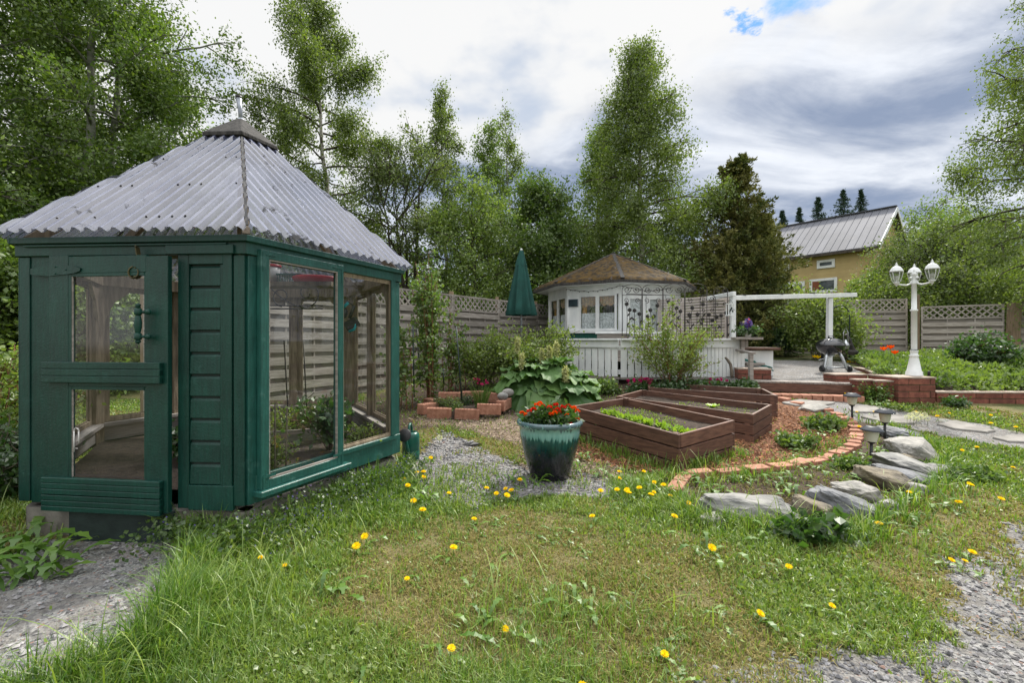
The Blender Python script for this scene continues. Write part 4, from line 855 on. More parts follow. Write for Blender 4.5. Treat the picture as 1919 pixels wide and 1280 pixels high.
# ---------------------------------------------------------------- gazebo
GC = Vector((2.78, 12.5, 0)); GZ = .98
GZB = thing('gazebo', 'white eight-sided gazebo with a mossy pyramid roof and lace curtains', 'gazebo', (GC.x, GC.y, .7))
gang = [math.radians(-97+45*k) for k in range(8)]
def gpt(k, R, z): a = gang[k % 8]; return Vector((GC.x+R*math.cos(a), GC.y+R*math.sin(a), z))
class GW(Wall):
    def __init__(s, k, R=1.75):
        s.o = gpt(k, R, 0); e = gpt(k+1, R, 0)-s.o; s.L = e.length; s.u = e.normalized(); s.n = Vector((s.u.y, -s.u.x, 0))
        if s.n.dot(s.o+e/2-GC) < 0: s.n = -s.n
gw = [GW(k) for k in range(8)]; ZE2 = 2.70
fl = MB(); fl.prism([gpt(k, 1.8, .90) for k in range(8)], (0, 0, .06)); fl.build('floor', M['greywood'], GZB)
for k in range(8):
    b = MB(); c = gpt(k, 1.72, 0); b.tube([(c.x, c.y, .9), (c.x, c.y, ZE2)], .06, 8); b.build('post', M['white'], GZB)
    wl = gw[k]; isdoor = (k == 0)
    b = MB(); wl.box(b, 0, wl.L, 2.46, ZE2-.01, -.03, .03, R_()); b.build('header', M['white'], GZB)
    if not isdoor:
        b = MB(); n_ = 12
        for q in range(n_): wl.box(b, wl.L*q/n_+.003, wl.L*(q+1)/n_-.003, .92, 1.53, -.02, .015, R_())
        b.build('wall', M['greenplastic'] if k in (7, 6) else M['white'], GZB)
        b = MB(); wl.box(b, -.02, wl.L+.02, 1.53, 1.60, -.05, .07, R_()); b.build('sill', M['white'], GZB)
        u0, u1 = .09, wl.L-.09
        if k == 7: u0 = .30
        b = MB()
        for a in ((u0, u0+.05), (u1-.05, u1), ((u0+u1)/2-.045, (u0+u1)/2+.045)): wl.box(b, a[0], a[1], 1.60, 2.46, -.02, .02, R_())
        wl.box(b, u0+.05, u1-.05, 1.601, 1.64, -.018, .018, R_()); wl.box(b, u0+.05, u1-.05, 2.42, 2.459, -.018, .018, R_())
        o = b.build('window', M['white'], GZB)
        for s0_, s1_ in ((u0+.05, (u0+u1)/2-.045), ((u0+u1)/2+.045, u1-.05)):
            p_ = MB(); p_.sheet([wl.p(s0_, 1.63, 0), wl.p(s1_, 1.63, 0), wl.p(s1_, 2.43, 0), wl.p(s0_, 2.43, 0)]); p_.build('pane', M['glass'], o)
        if k == 7:
            b = MB(); wl.box(b, .03, .30, 1.60, 2.46, -.02, .02, R_()); b.build('boarding', M['white'], GZB)
        if k in (7, 6):
            for s0_, s1_ in ((u0+.04, (u0+u1)/2-.03), ((u0+u1)/2+.03, u1-.04)):
                def drape(z0, z1, d_, m, nm, sag=0):
                    c_ = MB(); n_ = 26; VV = []
                    for q in range(n_+1):
                        u = s0_+(s1_-s0_)*q/n_; dd = d_+.012*math.sin(q*1.25)
                        VV += [wl.p(u, z0+sag*math.cos(q*.5)*.02-sag*.05*math.sin(math.pi*q/n_), dd), wl.p(u, z1, dd)]
                    c_.add(VV, [(2*q, 2*q+2, 2*q+3, 2*q+1) for q in range(n_)], .5, True); c_.build(nm, m, GZB)
                drape(1.61, 2.02, -.07, M['lace'], 'lace_curtain', 1); drape(2.24, 2.46, -.07, M['valance'], 'valance', 1)
            b = MB(); wl.box(b, u0+.05, u0+.16, 1.95, 2.25, -.12, -.10); b.build('side_curtain', M['ochre'], GZB)
wl = gw[0]     # double door
b = MB(); wl.box(b, .05, .13, .96, 2.46, -.03, .03, R_()); wl.box(b, wl.L-.13, wl.L-.05, .96, 2.46, -.03, .03, R_()); b.build('door_frame', M['white'], GZB)
for u0, u1 in ((.14, wl.L/2-.01), (wl.L/2+.01, wl.L-.14)):
    b = MB()
    for a in ((u0, u0+.10), (u1-.10, u1)): wl.box(b, a[0], a[1], .97, 2.44, -.02, .02, R_())
    for z0, z1 in ((.97, 1.08), (1.50, 1.60), (2.34, 2.44)): wl.box(b, u0+.10, u1-.10, z0, z1, -.02, .019, R_())
    o = b.build('door', M['white'], GZB)
    b = MB(); wl.box(b, u0+.10, u1-.10, 1.08, 1.50, -.01, .008); b.build('door_panel', M['greenplastic'], o)
    b = MB(); b.sheet([wl.p(u0+.1, 1.6, 0), wl.p(u1-.1, 1.6, 0), wl.p(u1-.1, 2.34, 0), wl.p(u0+.1, 2.34, 0)]); b.build('pane', M['glass'], o)
    c_ = MB(); wl.box(c_, u0+.10, u1-.10, 1.6, 2.34, -.06, -.055); c_.build('door_curtain', M['lace'], o)
b = MB(); b.tube([wl.p(wl.L/2-.08, 1.545, .05), wl.p(wl.L/2+.12, 1.555, .05)], .014, 8); b.tube([wl.p(wl.L/2-.06, 1.545, .05), wl.p(wl.L/2-.06, 1.545, .02)], .012, 8); b.build('door_handle', M['iron'], GZB)
AP = Vector((GC.x, GC.y, 3.70))
for k in range(8):
    a, c = gpt(k, 2.2, ZE2+.04), gpt(k+1, 2.2, ZE2+.04); n_ = 30; VV = []; 
    nr = (c-a).cross(AP-a).normalized(); nr = nr if nr.z > 0 else -nr
    for q in range(n_+1):
        for r_ in range(n_+1):
            f_ = q/n_; p_ = a.lerp(c, r_/n_).lerp(AP, f_); edge = min(r_, n_-r_, q, n_-q) == 0
            VV.append(p_+nr*(0 if edge else .09*float(n2d(p_.x*1.0+k, p_.y+p_.z, 7.5, 60, 3))))
    b = MB(); b.add(VV, [(q*(n_+1)+r_, q*(n_+1)+r_+1, (q+1)*(n_+1)+r_+1, (q+1)*(n_+1)+r_) for q in range(n_) for r_ in range(n_)], .5, True); b.build('roof', M['moss'], GZB)
    b = MB(); b.prism([gpt(k, 2.2, ZE2-.02), gpt(k+1, 2.2, ZE2-.02), gpt(k+1, 2.2, ZE2+.045), gpt(k, 2.2, ZE2+.045)], (gpt(k, 2.15, 0)+gpt(k+1, 2.15, 0)-gpt(k, 2.2, 0)-gpt(k+1, 2.2, 0))/2, R_()); b.build('eave_edge', M['cap'], GZB)
    b = MB(); b.prism([gpt(k, 2.15, ZE2-.02), gpt(k+1, 2.15, ZE2-.02), gpt(k+1, 1.70, ZE2-.01), gpt(k, 1.70, ZE2-.01)], (0, 0, .012)); b.build('soffit', M['white'], GZB)
    b = MB(); b.beam(gpt(k, 2.2, ZE2+.075), AP+Vector((0, 0, .045)), .09, .02); b.build('ridge_cap', M['cap'], GZB)
wl = gw[7]
b = MB(); b.box(wl.p(.16, 2.28, .05), wl.u*.115, wl.n*.012, (0, 0, .085)); spn = b.build('solar_panel', M['darkglass'], GZB)
b = MB(); wl.box(b, .03, .29, 2.185, 2.375, .025, .037); b.build('frame', M['greymetal'], spn)
b = MB(); pts = []
for k in (7, 0):
    wq = gw[k]; pts += [wq.p(wq.L*f_, 2.63-.09*math.sin(f_*math.pi)**1+.01*math.sin(f_*40), .10) for f_ in np.linspace(0, 1, 24)]
b.tube(pts, .006, 5)
for q in pts[::2]: b.ball(q-Vector((0, 0, .012)), .013, 6)
solo('string_lights', b, M['iron'], tuple(pts[0]), 'dark string of fairy lights sagging under the gazebo eaves', 'string lights')
# ---------------------------------------------------------------- deck with white skirt
DK = thing('deck', 'low wooden deck with a white vertical board skirt and rail in front of the gazebo', 'deck', (2.2, 9.0, .6))
dk = [(GD(1030, 9.9)), (GD(1162, 9.0)), (GD(1392, 9.05))]
ZR = 1.37
for k in range(2):
    a, c = V2(dk[k].x, dk[k].y), V2(dk[k+1].x, dk[k+1].y); d = (c-a); L = d.length; d.normalize(); n = Vector((d.y, -d.x, 0)); n = n if n.y < 0 else -n
    b = MB(); b.beam(a+d*.0+n*.02+Vector((0, 0, ZR-.0)), c-d*.012+n*.02+Vector((0, 0, ZR)), .19, .035, tint=R_()); b.build('top_rail', M['white'], DK, bevel=.004)
    b = MB(); b.beam(a+n*.045+Vector((0, 0, ZR-.09)), c-d*.012+n*.045+Vector((0, 0, ZR-.09)), .03, .14, tint=R_()); b.build('rail_board', M['white'], DK, bevel=.004)
    b = MB(); b.beam(a-n*.05+Vector((0, 0, .72)), c-n*.05+Vector((0, 0, .72)), .04, .09, tint=R_()); b.beam(a-n*.05+Vector((0, 0, 1.2)), c-n*.05+Vector((0, 0, 1.2)), .04, .09, tint=R_()); b.build('back_rail', M['white'], DK)
    u = .01; pit = .142 if (k == 0) else None
    while u < L-.03:
        p_ = .142 if (k == 0 or u < 1.15) else .075; gap = .022 if p_ > .1 else .009; q = a+d*(u+(p_-gap)/2); zb_ = .625+rr.uniform(-.012, .01)
        b = MB(); b.box(q+n*.012+Vector((0, 0, (zb_+ZR-.16)/2)), d*(p_-gap)/2, n*.011, (0, 0, (ZR-.16-zb_)/2), R_()); b.build('skirt_board', M['white'], DK); u += p_
    b = MB(); b.beam(a+n*.005+Vector((0, 0, .60)), c+n*.005+Vector((0, 0, .60)), .05, .045); b.build('base_board', M['greywood'], DK)
b = MB(); b.prism([(dk[0].x, dk[0].y+.05, .93), (dk[1].x, dk[1].y+.05, .93), (dk[2].x, dk[2].y+.05, .93), (4.9, 11.6, .93), (4.2, 13.5, .93), (.6, 13, .93)], (0, 0, .04)); b.build('decking', M['greywood'], DK)
for k, px in enumerate((1105, 1150, 1260, 1330)):
    c = GD(px, 9.1 if k else 9.35); b = MB(); b.bx(c.x-.1, c.x+.1, c.y-.02, c.y+.2, c.z-.05, .60, R_()); b.build('foundation_block', M['concrete'], DK)
# bench and chest on the deck
def boxthing(name, label, cat, c, w_, d_, h_, yaw, m, lid=None):
    r_ = thing(name, label, cat, c); u, v = Vector((math.cos(yaw), math.sin(yaw), 0)), Vector((-math.sin(yaw), math.cos(yaw), 0)); c = Vector(c)
    b = MB(); b.box(c+Vector((0, 0, h_/2)), u*w_/2, v*d_/2, (0, 0, h_/2)); b.build('body', m, r_)
    b = MB(); b.box(c+Vector((0, 0, h_+.022)), u*(w_/2+.04), v*(d_/2+.04), (0, 0, .02)); b.build('lid', M[lid or 'white'], r_, bevel=.005); return r_, c, u, v
q = P(1146, 640, 9.9); boxthing('storage_box', 'grey wood storage box with a white slanted lid on the deck', 'storage box', (q.x, q.y, .97), .62, .5, .52, -.18, M['greywood'])
q = P(1206, 640, 10.2); r_, c, u, v = boxthing('deck_chest', 'white chest with green panels standing in front of the gazebo door', 'chest', (q.x, q.y, .97), .72, .4, .52, -.05, M['white'])
for s_ in (-.2, .1, .3): b = MB(); b.box(c+u*s_-v*.202+Vector((0, 0, .42)), u*.075, v*.004, (0, 0, .03)); b.build('green_panel', M['greenplastic'], r_)
# ---------------------------------------------------------------- slatted screen
sa, sb = GD(1236, 10.9), GD(1366, 9.7); SR = thing('slat_screen', 'pale screen of narrow horizontal slats at the right of the gazebo', 'screen', (sb.x, sb.y, .95))
d = V2(sb.x-sa.x, sb.y-sa.y); 
for k in range(21):
    z = 1.02+k*.064; b = MB(); b.beam((sa.x, sa.y, z), (sb.x, sb.y, z), .016, .046, tint=R_()); b.build('slat', M['paleslat'] if 'paleslat' in M else M.setdefault('paleslat', mat('pale_slat', (.52, .47, .44), (.42, .37, .34), rough=.8, scale=5, bump=.2, tint=.2)), SR)
for f_ in (0.0, .36, .98): b = MB(); b.beam((sa.x+d.x*f_, sa.y+d.y*f_+.035, .93), (sa.x+d.x*f_, sa.y+d.y*f_+.035, 2.33), .06, .04, up=(0, 1, 0)); b.build('upright', M['paleslat'], SR)
# ---------------------------------------------------------------- white pergola beam on two posts
pa, pb_, pe = P(1373, 562, 9.35), P(1556, 556, 10.35), P(1603, 552, 10.6); PZ = 2.22
PG = thing('pergola', 'white painted pergola beam on two posts, beside the slatted screen', 'pergola', (pa.x, pa.y, .6))
b = MB(); b.beam((pa.x-.04, pa.y-.0, PZ), (pe.x, pe.y, PZ+.19), .09, .095); b.build('beam', M['white'], PG, bevel=.006)
b = MB(); b.beam((pa.x-.24, pa.y+.9, PZ+.05), (pa.x-.03, pa.y-.14, PZ+.075), .08, .09); b.build('cross_beam', M['white'], PG, bevel=.006)
b = MB(); b.beam((pa.x, pa.y, .95), (pa.x, pa.y, PZ-.045), .095, .095, up=(0, 1, 0)); b.build('post', M['white'], PG, bevel=.006)
b = MB(); b.beam((pb_.x-.02, pb_.y+.02, .55), (pb_.x, pb_.y+.02, PZ+.10), .10, .10, up=(0, 1, 0)); b.build('post', M['white'], PG, bevel=.006)
for f_ in (.08, .36, .62, .93): q = Vector((pa.x, pa.y, PZ)).lerp(Vector((pe.x, pe.y, PZ+.19)), f_); b = MB(); b.bx(q.x-.045, q.x+.045, q.y-.04, q.y+.04, q.z+.05, q.z+.07); solo('beam_light', b, M['black'], tuple(q), ['small black solar lamp on the left end of the white pergola beam', 'small black solar lamp left of the middle of the white pergola beam', 'small black solar lamp right of the middle of the white pergola beam', 'small black solar lamp on the right end of the white pergola beam'][[.08, .36, .62, .93].index(f_)], 'solar lamp', 'lamps on the pergola beam')
# white lantern on the post
q = P(1368, 578, 9.2); LT = thing('bird_lantern', 'small white hanging lantern with dark leaves on the left pergola post', 'lantern', tuple(q))
b = MB(); 
for sx, sy in ((-1, -1), (1, -1), (-1, 1), (1, 1)): b.beam((q.x+sx*.05, q.y+sy*.05, q.z-.13), (q.x+sx*.05, q.y+sy*.05, q.z+.08), .014, .014, up=(0, 1, 0))
b.bx(q.x-.07, q.x+.07, q.y-.07, q.y+.07, q.z-.15, q.z-.13); b.bx(q.x-.06, q.x+.06, q.y-.06, q.y+.06, q.z+.081, q.z+.10); b.build('frame', M['white'], LT)
b = MB(); b.tube([(q.x+.05*math.cos(a), q.y, q.z+.10+.07*math.sin(a)) for a in np.linspace(0, math.pi, 10)], .005, 5); b.build('hanger', M['iron'], LT)
b = MB()
for k in range(5): b.box((q.x-.03+.02*k, q.y-.052, q.z-.06+.03*(k % 3)), (.012, 0, .01), (0, .002, 0), (-.008, 0, .02))
b.build('leaf_ornament', M['darkgreenstake'], LT)
# ---------------------------------------------------------------- wrought iron trellises
def arcp(c, r, a0, a1, n=12): return [(c[0]+r*math.cos(a), c[1]+r*math.sin(a)) for a in np.linspace(a0, a1, n)]
def spiral(c, r, a0, turns, n=18): return [(c[0]+r*(1-.85*k/n)*math.cos(a0+turns*2*math.pi*k/n), c[1]+r*(1-.85*k/n)*math.sin(a0+turns*2*math.pi*k/n)) for k in range(n+1)]
def iron_panel(o, u, w_, h_, label, seed, flowers=5, arch=True, m='iron'):
    o = Vector(o); u = Vector(u).normalized(); r_ = random.Random(seed); T = lambda p: o+u*p[0]+Vector((0, 0, p[1])); n = Vector((u.y, -u.x, 0)); n = n if n.y < 0 else -n
    root = thing('iron_trellis', label, 'trellis', tuple(o), 'wrought iron trellises'); fr = MB(); rr_ = .0075
    for x in (0, w_): fr.tube([T((x, 0)), T((x, h_))], rr_, 6)
    fr.tube([T(p) for p in [(0, h_)]+[(w_/2-w_/2*math.cos(a), h_+w_*.28*math.sin(a)) for a in np.linspace(0, math.pi, 12)]+[(w_, h_)]], rr_*.8, 6)
    fr.tube([T((0, h_*.90)), T((w_, h_*.90))], rr_*.7, 6); fr.tube([T((0, h_*.12)), T((w_, h_*.12))], rr_*.7, 6)
    fr.build('frame', M[m], root)
    for s_ in (-1, 1):
        sc_ = MB(); sc_.tube([T(p) for p in spiral((w_/2+s_*w_*.24, h_*1.0), w_*.17, math.pi/2+s_*math.pi/2, s_*1.4)], .007, 5); sc_.build('scroll', M[m], root)
        sc_ = MB(); sc_.tube([T(p) for p in spiral((w_/2+s_*w_*.3, h_*.80), w_*.14, -math.pi/2, -s_*1.3)], .007, 5); sc_.build('scroll', M[m], root)
    for k in range(flowers):
        x = w_*(.18+.64*k/max(1, flowers-1)); z1 = h_*r_.uniform(.45, .78); st = MB(); bend = r_.uniform(-.06, .06)
        st.tube([T((x+bend*math.sin(q*2.5), z1*q)) for q in np.linspace(0.12*h_/z1, 1, 8)], .006, 5); st.build('stem', M[m], root)
        c = T((x+bend*math.sin(2.5), z1)); fb = MB()
        for q in range(8):
            a = q*math.pi/4; e = u*math.cos(a)+Vector((0, 0, math.sin(a))); s2 = u*-math.sin(a)+Vector((0, 0, math.cos(a))); fb.prism([c, c+e*.028+s2*.014, c+e*.052, c+e*.028-s2*.014], n*.006)
        fb.ball(c+n*.008, .018, 8); fb.build('flower', M[m], root)
        for q in (.45, .68):
            p_ = T((x+bend*math.sin(q*2.5), z1*q)); s_ = 1 if r_.random() < .5 else -1; lb = MB(); e = (u*s_*.6+Vector((0, 0, .8))).normalized(); s2 = (u*.8-Vector((0, 0, .6*s_))); lb.prism([p_, p_+e*.05+s2*.022, p_+e*.10, p_+e*.05-s2*.022], n*.004); lb.build('leaf', M[m], root)
    return root
il = ['black iron trellis with flowers before the left leaf of the gazebo door', 'black iron trellis with flowers before the right leaf of the gazebo door', 'black iron trellis with flowers at the right corner of the gazebo', 'black iron trellis with flowers behind the top of the rose bush']
tx = [1166, 1204, 1243, 1284, 1326]
for k in range(4):
    a, c = P(tx[k], 0, 9.25), P(tx[k+1], 0, 9.25); iron_panel((a.x, a.y, 1.30), (1, 0, 0), (c.x-a.x)*.97, 1.08, il[k], k, 4)
for k, (px, D_, w_, lab) in enumerate(((1312, 9.5, .30, 'thin iron trellis leaning on the left part of the slatted screen'), (1338, 9.4, .26, 'thin iron trellis with a tall arch leaning on the right part of the slatted screen'))):
    a = P(px, 0, D_); iron_panel((a.x, a.y, 1.02), (1, -.2, 0), w_, 1.2+.16*k, lab, 10+k, 3)
# ---------------------------------------------------------------- parasol, closed
q = P(977, 590, 10.4); PR = thing('parasol', 'closed dark green parasol standing left of the gazebo', 'parasol', (q.x, q.y, .9))
b = MB(); b.tube([(q.x, q.y, .6), (q.x, q.y, 3.38)], .022, 10); b.build('pole', M['greymetal'], PR)
def folds(prof, c, n=96, k=8, amp=.16, tw=.25):
    V = []; 
    for r_, z, f_ in prof:
        for q_ in range(n): a = q_*2*math.pi/n; rad = r_*(1+amp*f_*math.cos(k*a+tw*z*4)+amp*.5*f_*math.cos((k+5)*a+1)); V.append((c[0]+rad*math.cos(a), c[1]+rad*math.sin(a), z))
    m_ = len(prof); i_ = np.arange(m_-1)[:, None]*n; j_ = np.arange(n)[None]; kk = (j_+1) % n; return V, np.stack([i_+j_, i_+kk, i_+n+kk, i_+n+j_], -1).reshape(-1, 4)
c = (q.x, q.y); zt_, zb_ = 3.30, 1.92
prof = [(.30-.0, zb_, 1.0), (.315, zb_+.02, 1), (.285, zb_+.2, 1), (.235, zb_+.5, .9), (.18, zb_+.85, .7), (.125, zb_+1.15, .5), (.09, zb_+1.3, .3), (.06, zt_, .1)]
b = MB(); V_, Q_ = folds(prof, c); b.add(V_, Q_, .5, True); b.build('canopy', M['parasol'], PR)
b = MB(); V_, Q_ = folds([(.125, 3.05, .9), (.115, 3.1, .8), (.085, 3.25, .4), (.05, 3.38, .1), (.045, 3.40, 0), (.001, 3.41, 0)], c, k=7); b.add(V_, Q_, .6, True); b.build('vent_flap', M['parasol'], PR)
b = MB(); b.ball((q.x, q.y, 3.425), .03, 10); b.build('finial', M['whitemetal'], PR)
# ---------------------------------------------------------------- steps, brick piers and walls
def brickwall(root, a, b_, z0, z1, thick, cap=True, L=.42, hc=.10, seed=1, back=True):
    """face bricks along a->b (camera side), courses from z0 to z1"""
    a, b_ = V2(a[0], a[1]), V2(b_[0], b_[1]); d = (b_-a); LL = d.length; d.normalize(); n = Vector((-d.y, d.x, 0)); n = n if n.y > 0 else -n
    if abs(n.y) < .2: n = Vector((abs(n.x), n.y, 0)) if a.x < 5.4 else n
    bm_ = MB(); nc = max(1, round((z1-z0)/hc)); h_ = (z1-z0)/nc; r_ = random.Random(seed)
    for k in range(nc):
        u = -(k % 2)*L/2
        while u < LL:
            u0, u1 = max(u, 0)+.005, min(u+L, LL)-.005
            if u1-u0 > .03: o_ = r_.uniform(-.004, .004); bm_.box(a+d*(u0+u1)/2+n*(thick/2+o_)+Vector((0, 0, z0+h_*(k+.5))), d*(u1-u0)/2, n*thick/2, (0, 0, h_/2-.006), .5+r_.uniform(-.35, .35))
            u += L
    bm_.build('brickwork', M['brick'], root, bevel=.004)
    mo = MB(); mo.box(a+d*LL/2+n*thick/2+Vector((0, 0, (z0+z1)/2-.004)), d*(LL/2-.008), n*(thick/2-.010), (0, 0, (z1-z0)/2-.006)); mo.build('mortar', M['mortar'], root)
    if cap: c_ = MB(); c_.box(a+d*LL/2+n*thick/2+Vector((0, 0, z1+.006)), d*(LL/2+.004), n*(thick/2+.006), (0, 0, .012)); c_.build('top', M['brickcap'], root)
def pxw(px, D_): return ((px-CX)/F*D_, D_)
BW = thing('brick_wall', 'low red brick retaining wall round the flower bed at the right', 'wall', (*pxw(1720, 7.7), .31))
brickwall(BW, pxw(1640, 7.72), pxw(1682, 7.66), .27, .655, .2, seed=2)
brickwall(BW, pxw(1755, 7.62), pxw(2150, 7.45), .28, .475, .2, seed=3)
b0 = pxw(1683, 7.58); b1 = pxw(1754, 7.58)
brickwall(BW, b0, b1, .27, .72, .60, seed=4, L=.36)
bw2 = thing('brick_edging_wall', 'curved row of red bricks behind the lamp post, between patio and flower bed', 'wall', (*pxw(1650, 8.9), .6))
for k, (p0, p1) in enumerate((((1640, 8.15), (1660, 8.2)), ((1648, 8.6), (1690, 8.3)), ((1636, 9.5), (1650, 8.7)), ((1612, 10.4), (1636, 9.6)))): brickwall(bw2, pxw(*p0), pxw(*p1), .58, .72, .13, seed=10+k)
b = MB(); P1 = thing('brick_pier', 'short red brick pier at the right end of the wooden step', 'pier', (*pxw(1600, 8.1), .4)); brickwall(P1, pxw(1566, 8.25), pxw(1626, 8.25), .36, .72, .34, seed=6); brickwall(P1, pxw(1627, 8.0), pxw(1641, 7.8), .30, .66, .3, seed=9)
P2 = thing('brick_pier', 'mossy red brick pier beside the deck stairs, at the left end of the wooden step', 'pier', (*pxw(1413, 8.6), .5)); brickwall(P2, pxw(1383, 8.7), pxw(1446, 8.55), .42, .80, .4, seed=7)
ST = thing('wooden_step', 'brown wooden plank step leading up to the gravel patio', 'step', (*pxw(1510, 8.2), .44))
a, c = P(1416, 726, 8.35), P(1620, 735, 7.95); 
b = MB(); b.beam((a.x, a.y, .50), (c.x, c.y, .485), .05, .15, tint=.5); b.build('riser', M['brownwood'], ST)
nn = 26
for k in range(nn):
    f0 = (k+.5)/nn; p0 = Vector((a.x, a.y, .597)).lerp(Vector((c.x, c.y, .58)), f0); b = MB(); dd = (Vector((c.x-a.x, c.y-a.y, 0))).normalized(); nv = Vector((-dd.y, dd.x, 0)); b.box(p0+nv*.15, dd*((c-a).length/nn/2-.004), nv*.18, (0, 0, .014), R_()); b.build('tread_board', M['greywood'], ST)
BS = thing('brick_step', 'lower step of orange hollow bricks set on edge, below the wooden step', 'step', (*pxw(1540, 7.85), .33))
a, c = P(1446, 742, 8.0), P(1620, 752, 7.62); dd = Vector((c.x-a.x, c.y-a.y, 0)); nn = 9
for k in range(nn): p0 = Vector((a.x, a.y, 0)).lerp(Vector((c.x, c.y, 0)), (k+.5)/nn); dn = dd.normalized(); nv = Vector((-dn.y, dn.x, 0)); b = MB(); b.box(p0+nv*.10+Vector((0, 0, .335)), dn*(dd.length/nn/2-.007), nv*.13, (0, 0, .075), R_()); b.build('brick', M['obrick'], BS, bevel=.006)
# deck stairs with rough handrail
HR = thing('handrail', 'grey rough wood handrail beside the deck stairs', 'handrail', (*pxw(1405, 8.7), .5))
def bm3(name, a, c, w_, h_, m, root, up=(0, 0, 1)): b = MB(); b.beam(a, c, w_, h_, up=up, tint=R_()); b.build(name, M[m], root, bevel=.005)
q0 = P(1390, 636, 8.9); q1 = P(1406, 715, 8.5); bm3('post', P(1391, 662, 8.9), P(1391, 632, 8.9), .075, .075, 'greywood', HR, (0, 1, 0)); bm3('post', P(1407, 720, 8.45), P(1407, 660, 8.45), .07, .07, 'greywood', HR, (0, 1, 0))
bm3('rail', P(1382, 656, 8.95), P(1412, 662, 8.4), .09, .04, 'greywood', HR)
PSH = thing('plant_shelf', 'grey plank shelf at the end of the deck carrying purple lupins', 'shelf', tuple(P(1400, 634, 8.9)))
bm3('plank', P(1374, 634, 8.85), P(1425, 634.5, 8.85), .22, .045, 'greywood', PSH); bm3('bracket', P(1398, 652, 8.9), P(1398, 637, 8.9), .06, .06, 'greywood', PSH, (0, 1, 0))
DS = thing('deck_stairs', 'white sided deck stairs behind the rough handrail', 'stairs', (*pxw(1420, 9.2), .6))
bm3('landing', P(1395, 653, 9.3), P(1450, 653.5, 9.3), .5, .05, 'brownwood', DS)
b = MB(); A0 = P(1391, 0, 9.2); A1 = P(1449, 0, 9.2); b.prism([(A0.x, 9.2, .62), (A1.x, 9.2, .62), (A1.x, 9.2, 1.14), (A0.x, 9.2, 1.14)], (0, .04, 0)); b.build('side_board', M['white'], DS)
for z, dy_ in ((.74, .0), (.88, .12)): bm3('tread', (A0.x, 9.0+dy_, z), (A0.x+.36, 9.0+dy_, z), .22, .045, 'greywood', DS)
b = MB(); hp_ = [P(1392+q*5.2, 670+q*2.1+2*math.sin(q*1.3), 9.1) for q in range(12)]; b.tube(hp_, .014, 6); hp_ = [P(1392+q*5.0, 673+q*1.6+1.5*math.sin(q*1.0+1), 9.08) for q in range(12)]; b.tube(hp_, .014, 6); solo('garden_hose', b, M['hose'], tuple(hp_[0]), 'dark green garden hose drooping along the deck stairs', 'hose')
b = MB(); sp_ = [P(1359, 670, 8.75), P(1363, 674, 8.72), P(1369, 683, 8.7), P(1371, 695, 8.65), P(1372, 708, 8.6)]; b.tube(sp_, (.02, .024, .028, .03, .03), 8); solo('driftwood_stick', b, M['canegrey'], tuple(sp_[-1]), 'crooked brown stick leaning against the white skirt boards', 'stick')
# ---------------------------------------------------------------- lamp post
lp = P(1713, 705, 7.88); LZ = .734; LP = thing('lamp_post', 'white three-armed garden lamp post on the brick pedestal', 'lamp post', (lp.x, lp.y, LZ))
x0, y0 = lp.x, lp.y
b = MB(); b.lathe([(.0, 0), (.125, 0), (.125, .02), (.115, .03), (.115, .075), (.10, .09), (.065, .30), (.058, .33), (.07, .345), (.07, .36), (.05, .375), (.055, .42), (.06, .43), (.06, .44), (.0, .44)], 28, (x0, y0, LZ)); b.build('base', M['whitemetal'], LP)
b = MB(); b.lathe([(.043, .44), (.043, 1.12), (.055, 1.125), (.055, 1.15), (.038, 1.155), (.036, 1.58), (.045, 1.585), (.05, 1.61), (.036, 1.63), (.03, 1.74), (.04, 1.75), (.035, 1.78), (.012, 1.80), (.018, 1.82), (0, 1.86)], 20, (x0, y0, LZ)); b.build('shaft', M['whitemetal'], LP)
b = MB(); b.lathe([(.062, .45), (.066, .455), (.062, .46)], 20, (x0, y0, LZ)); b.build('collar', M['iron'], LP)
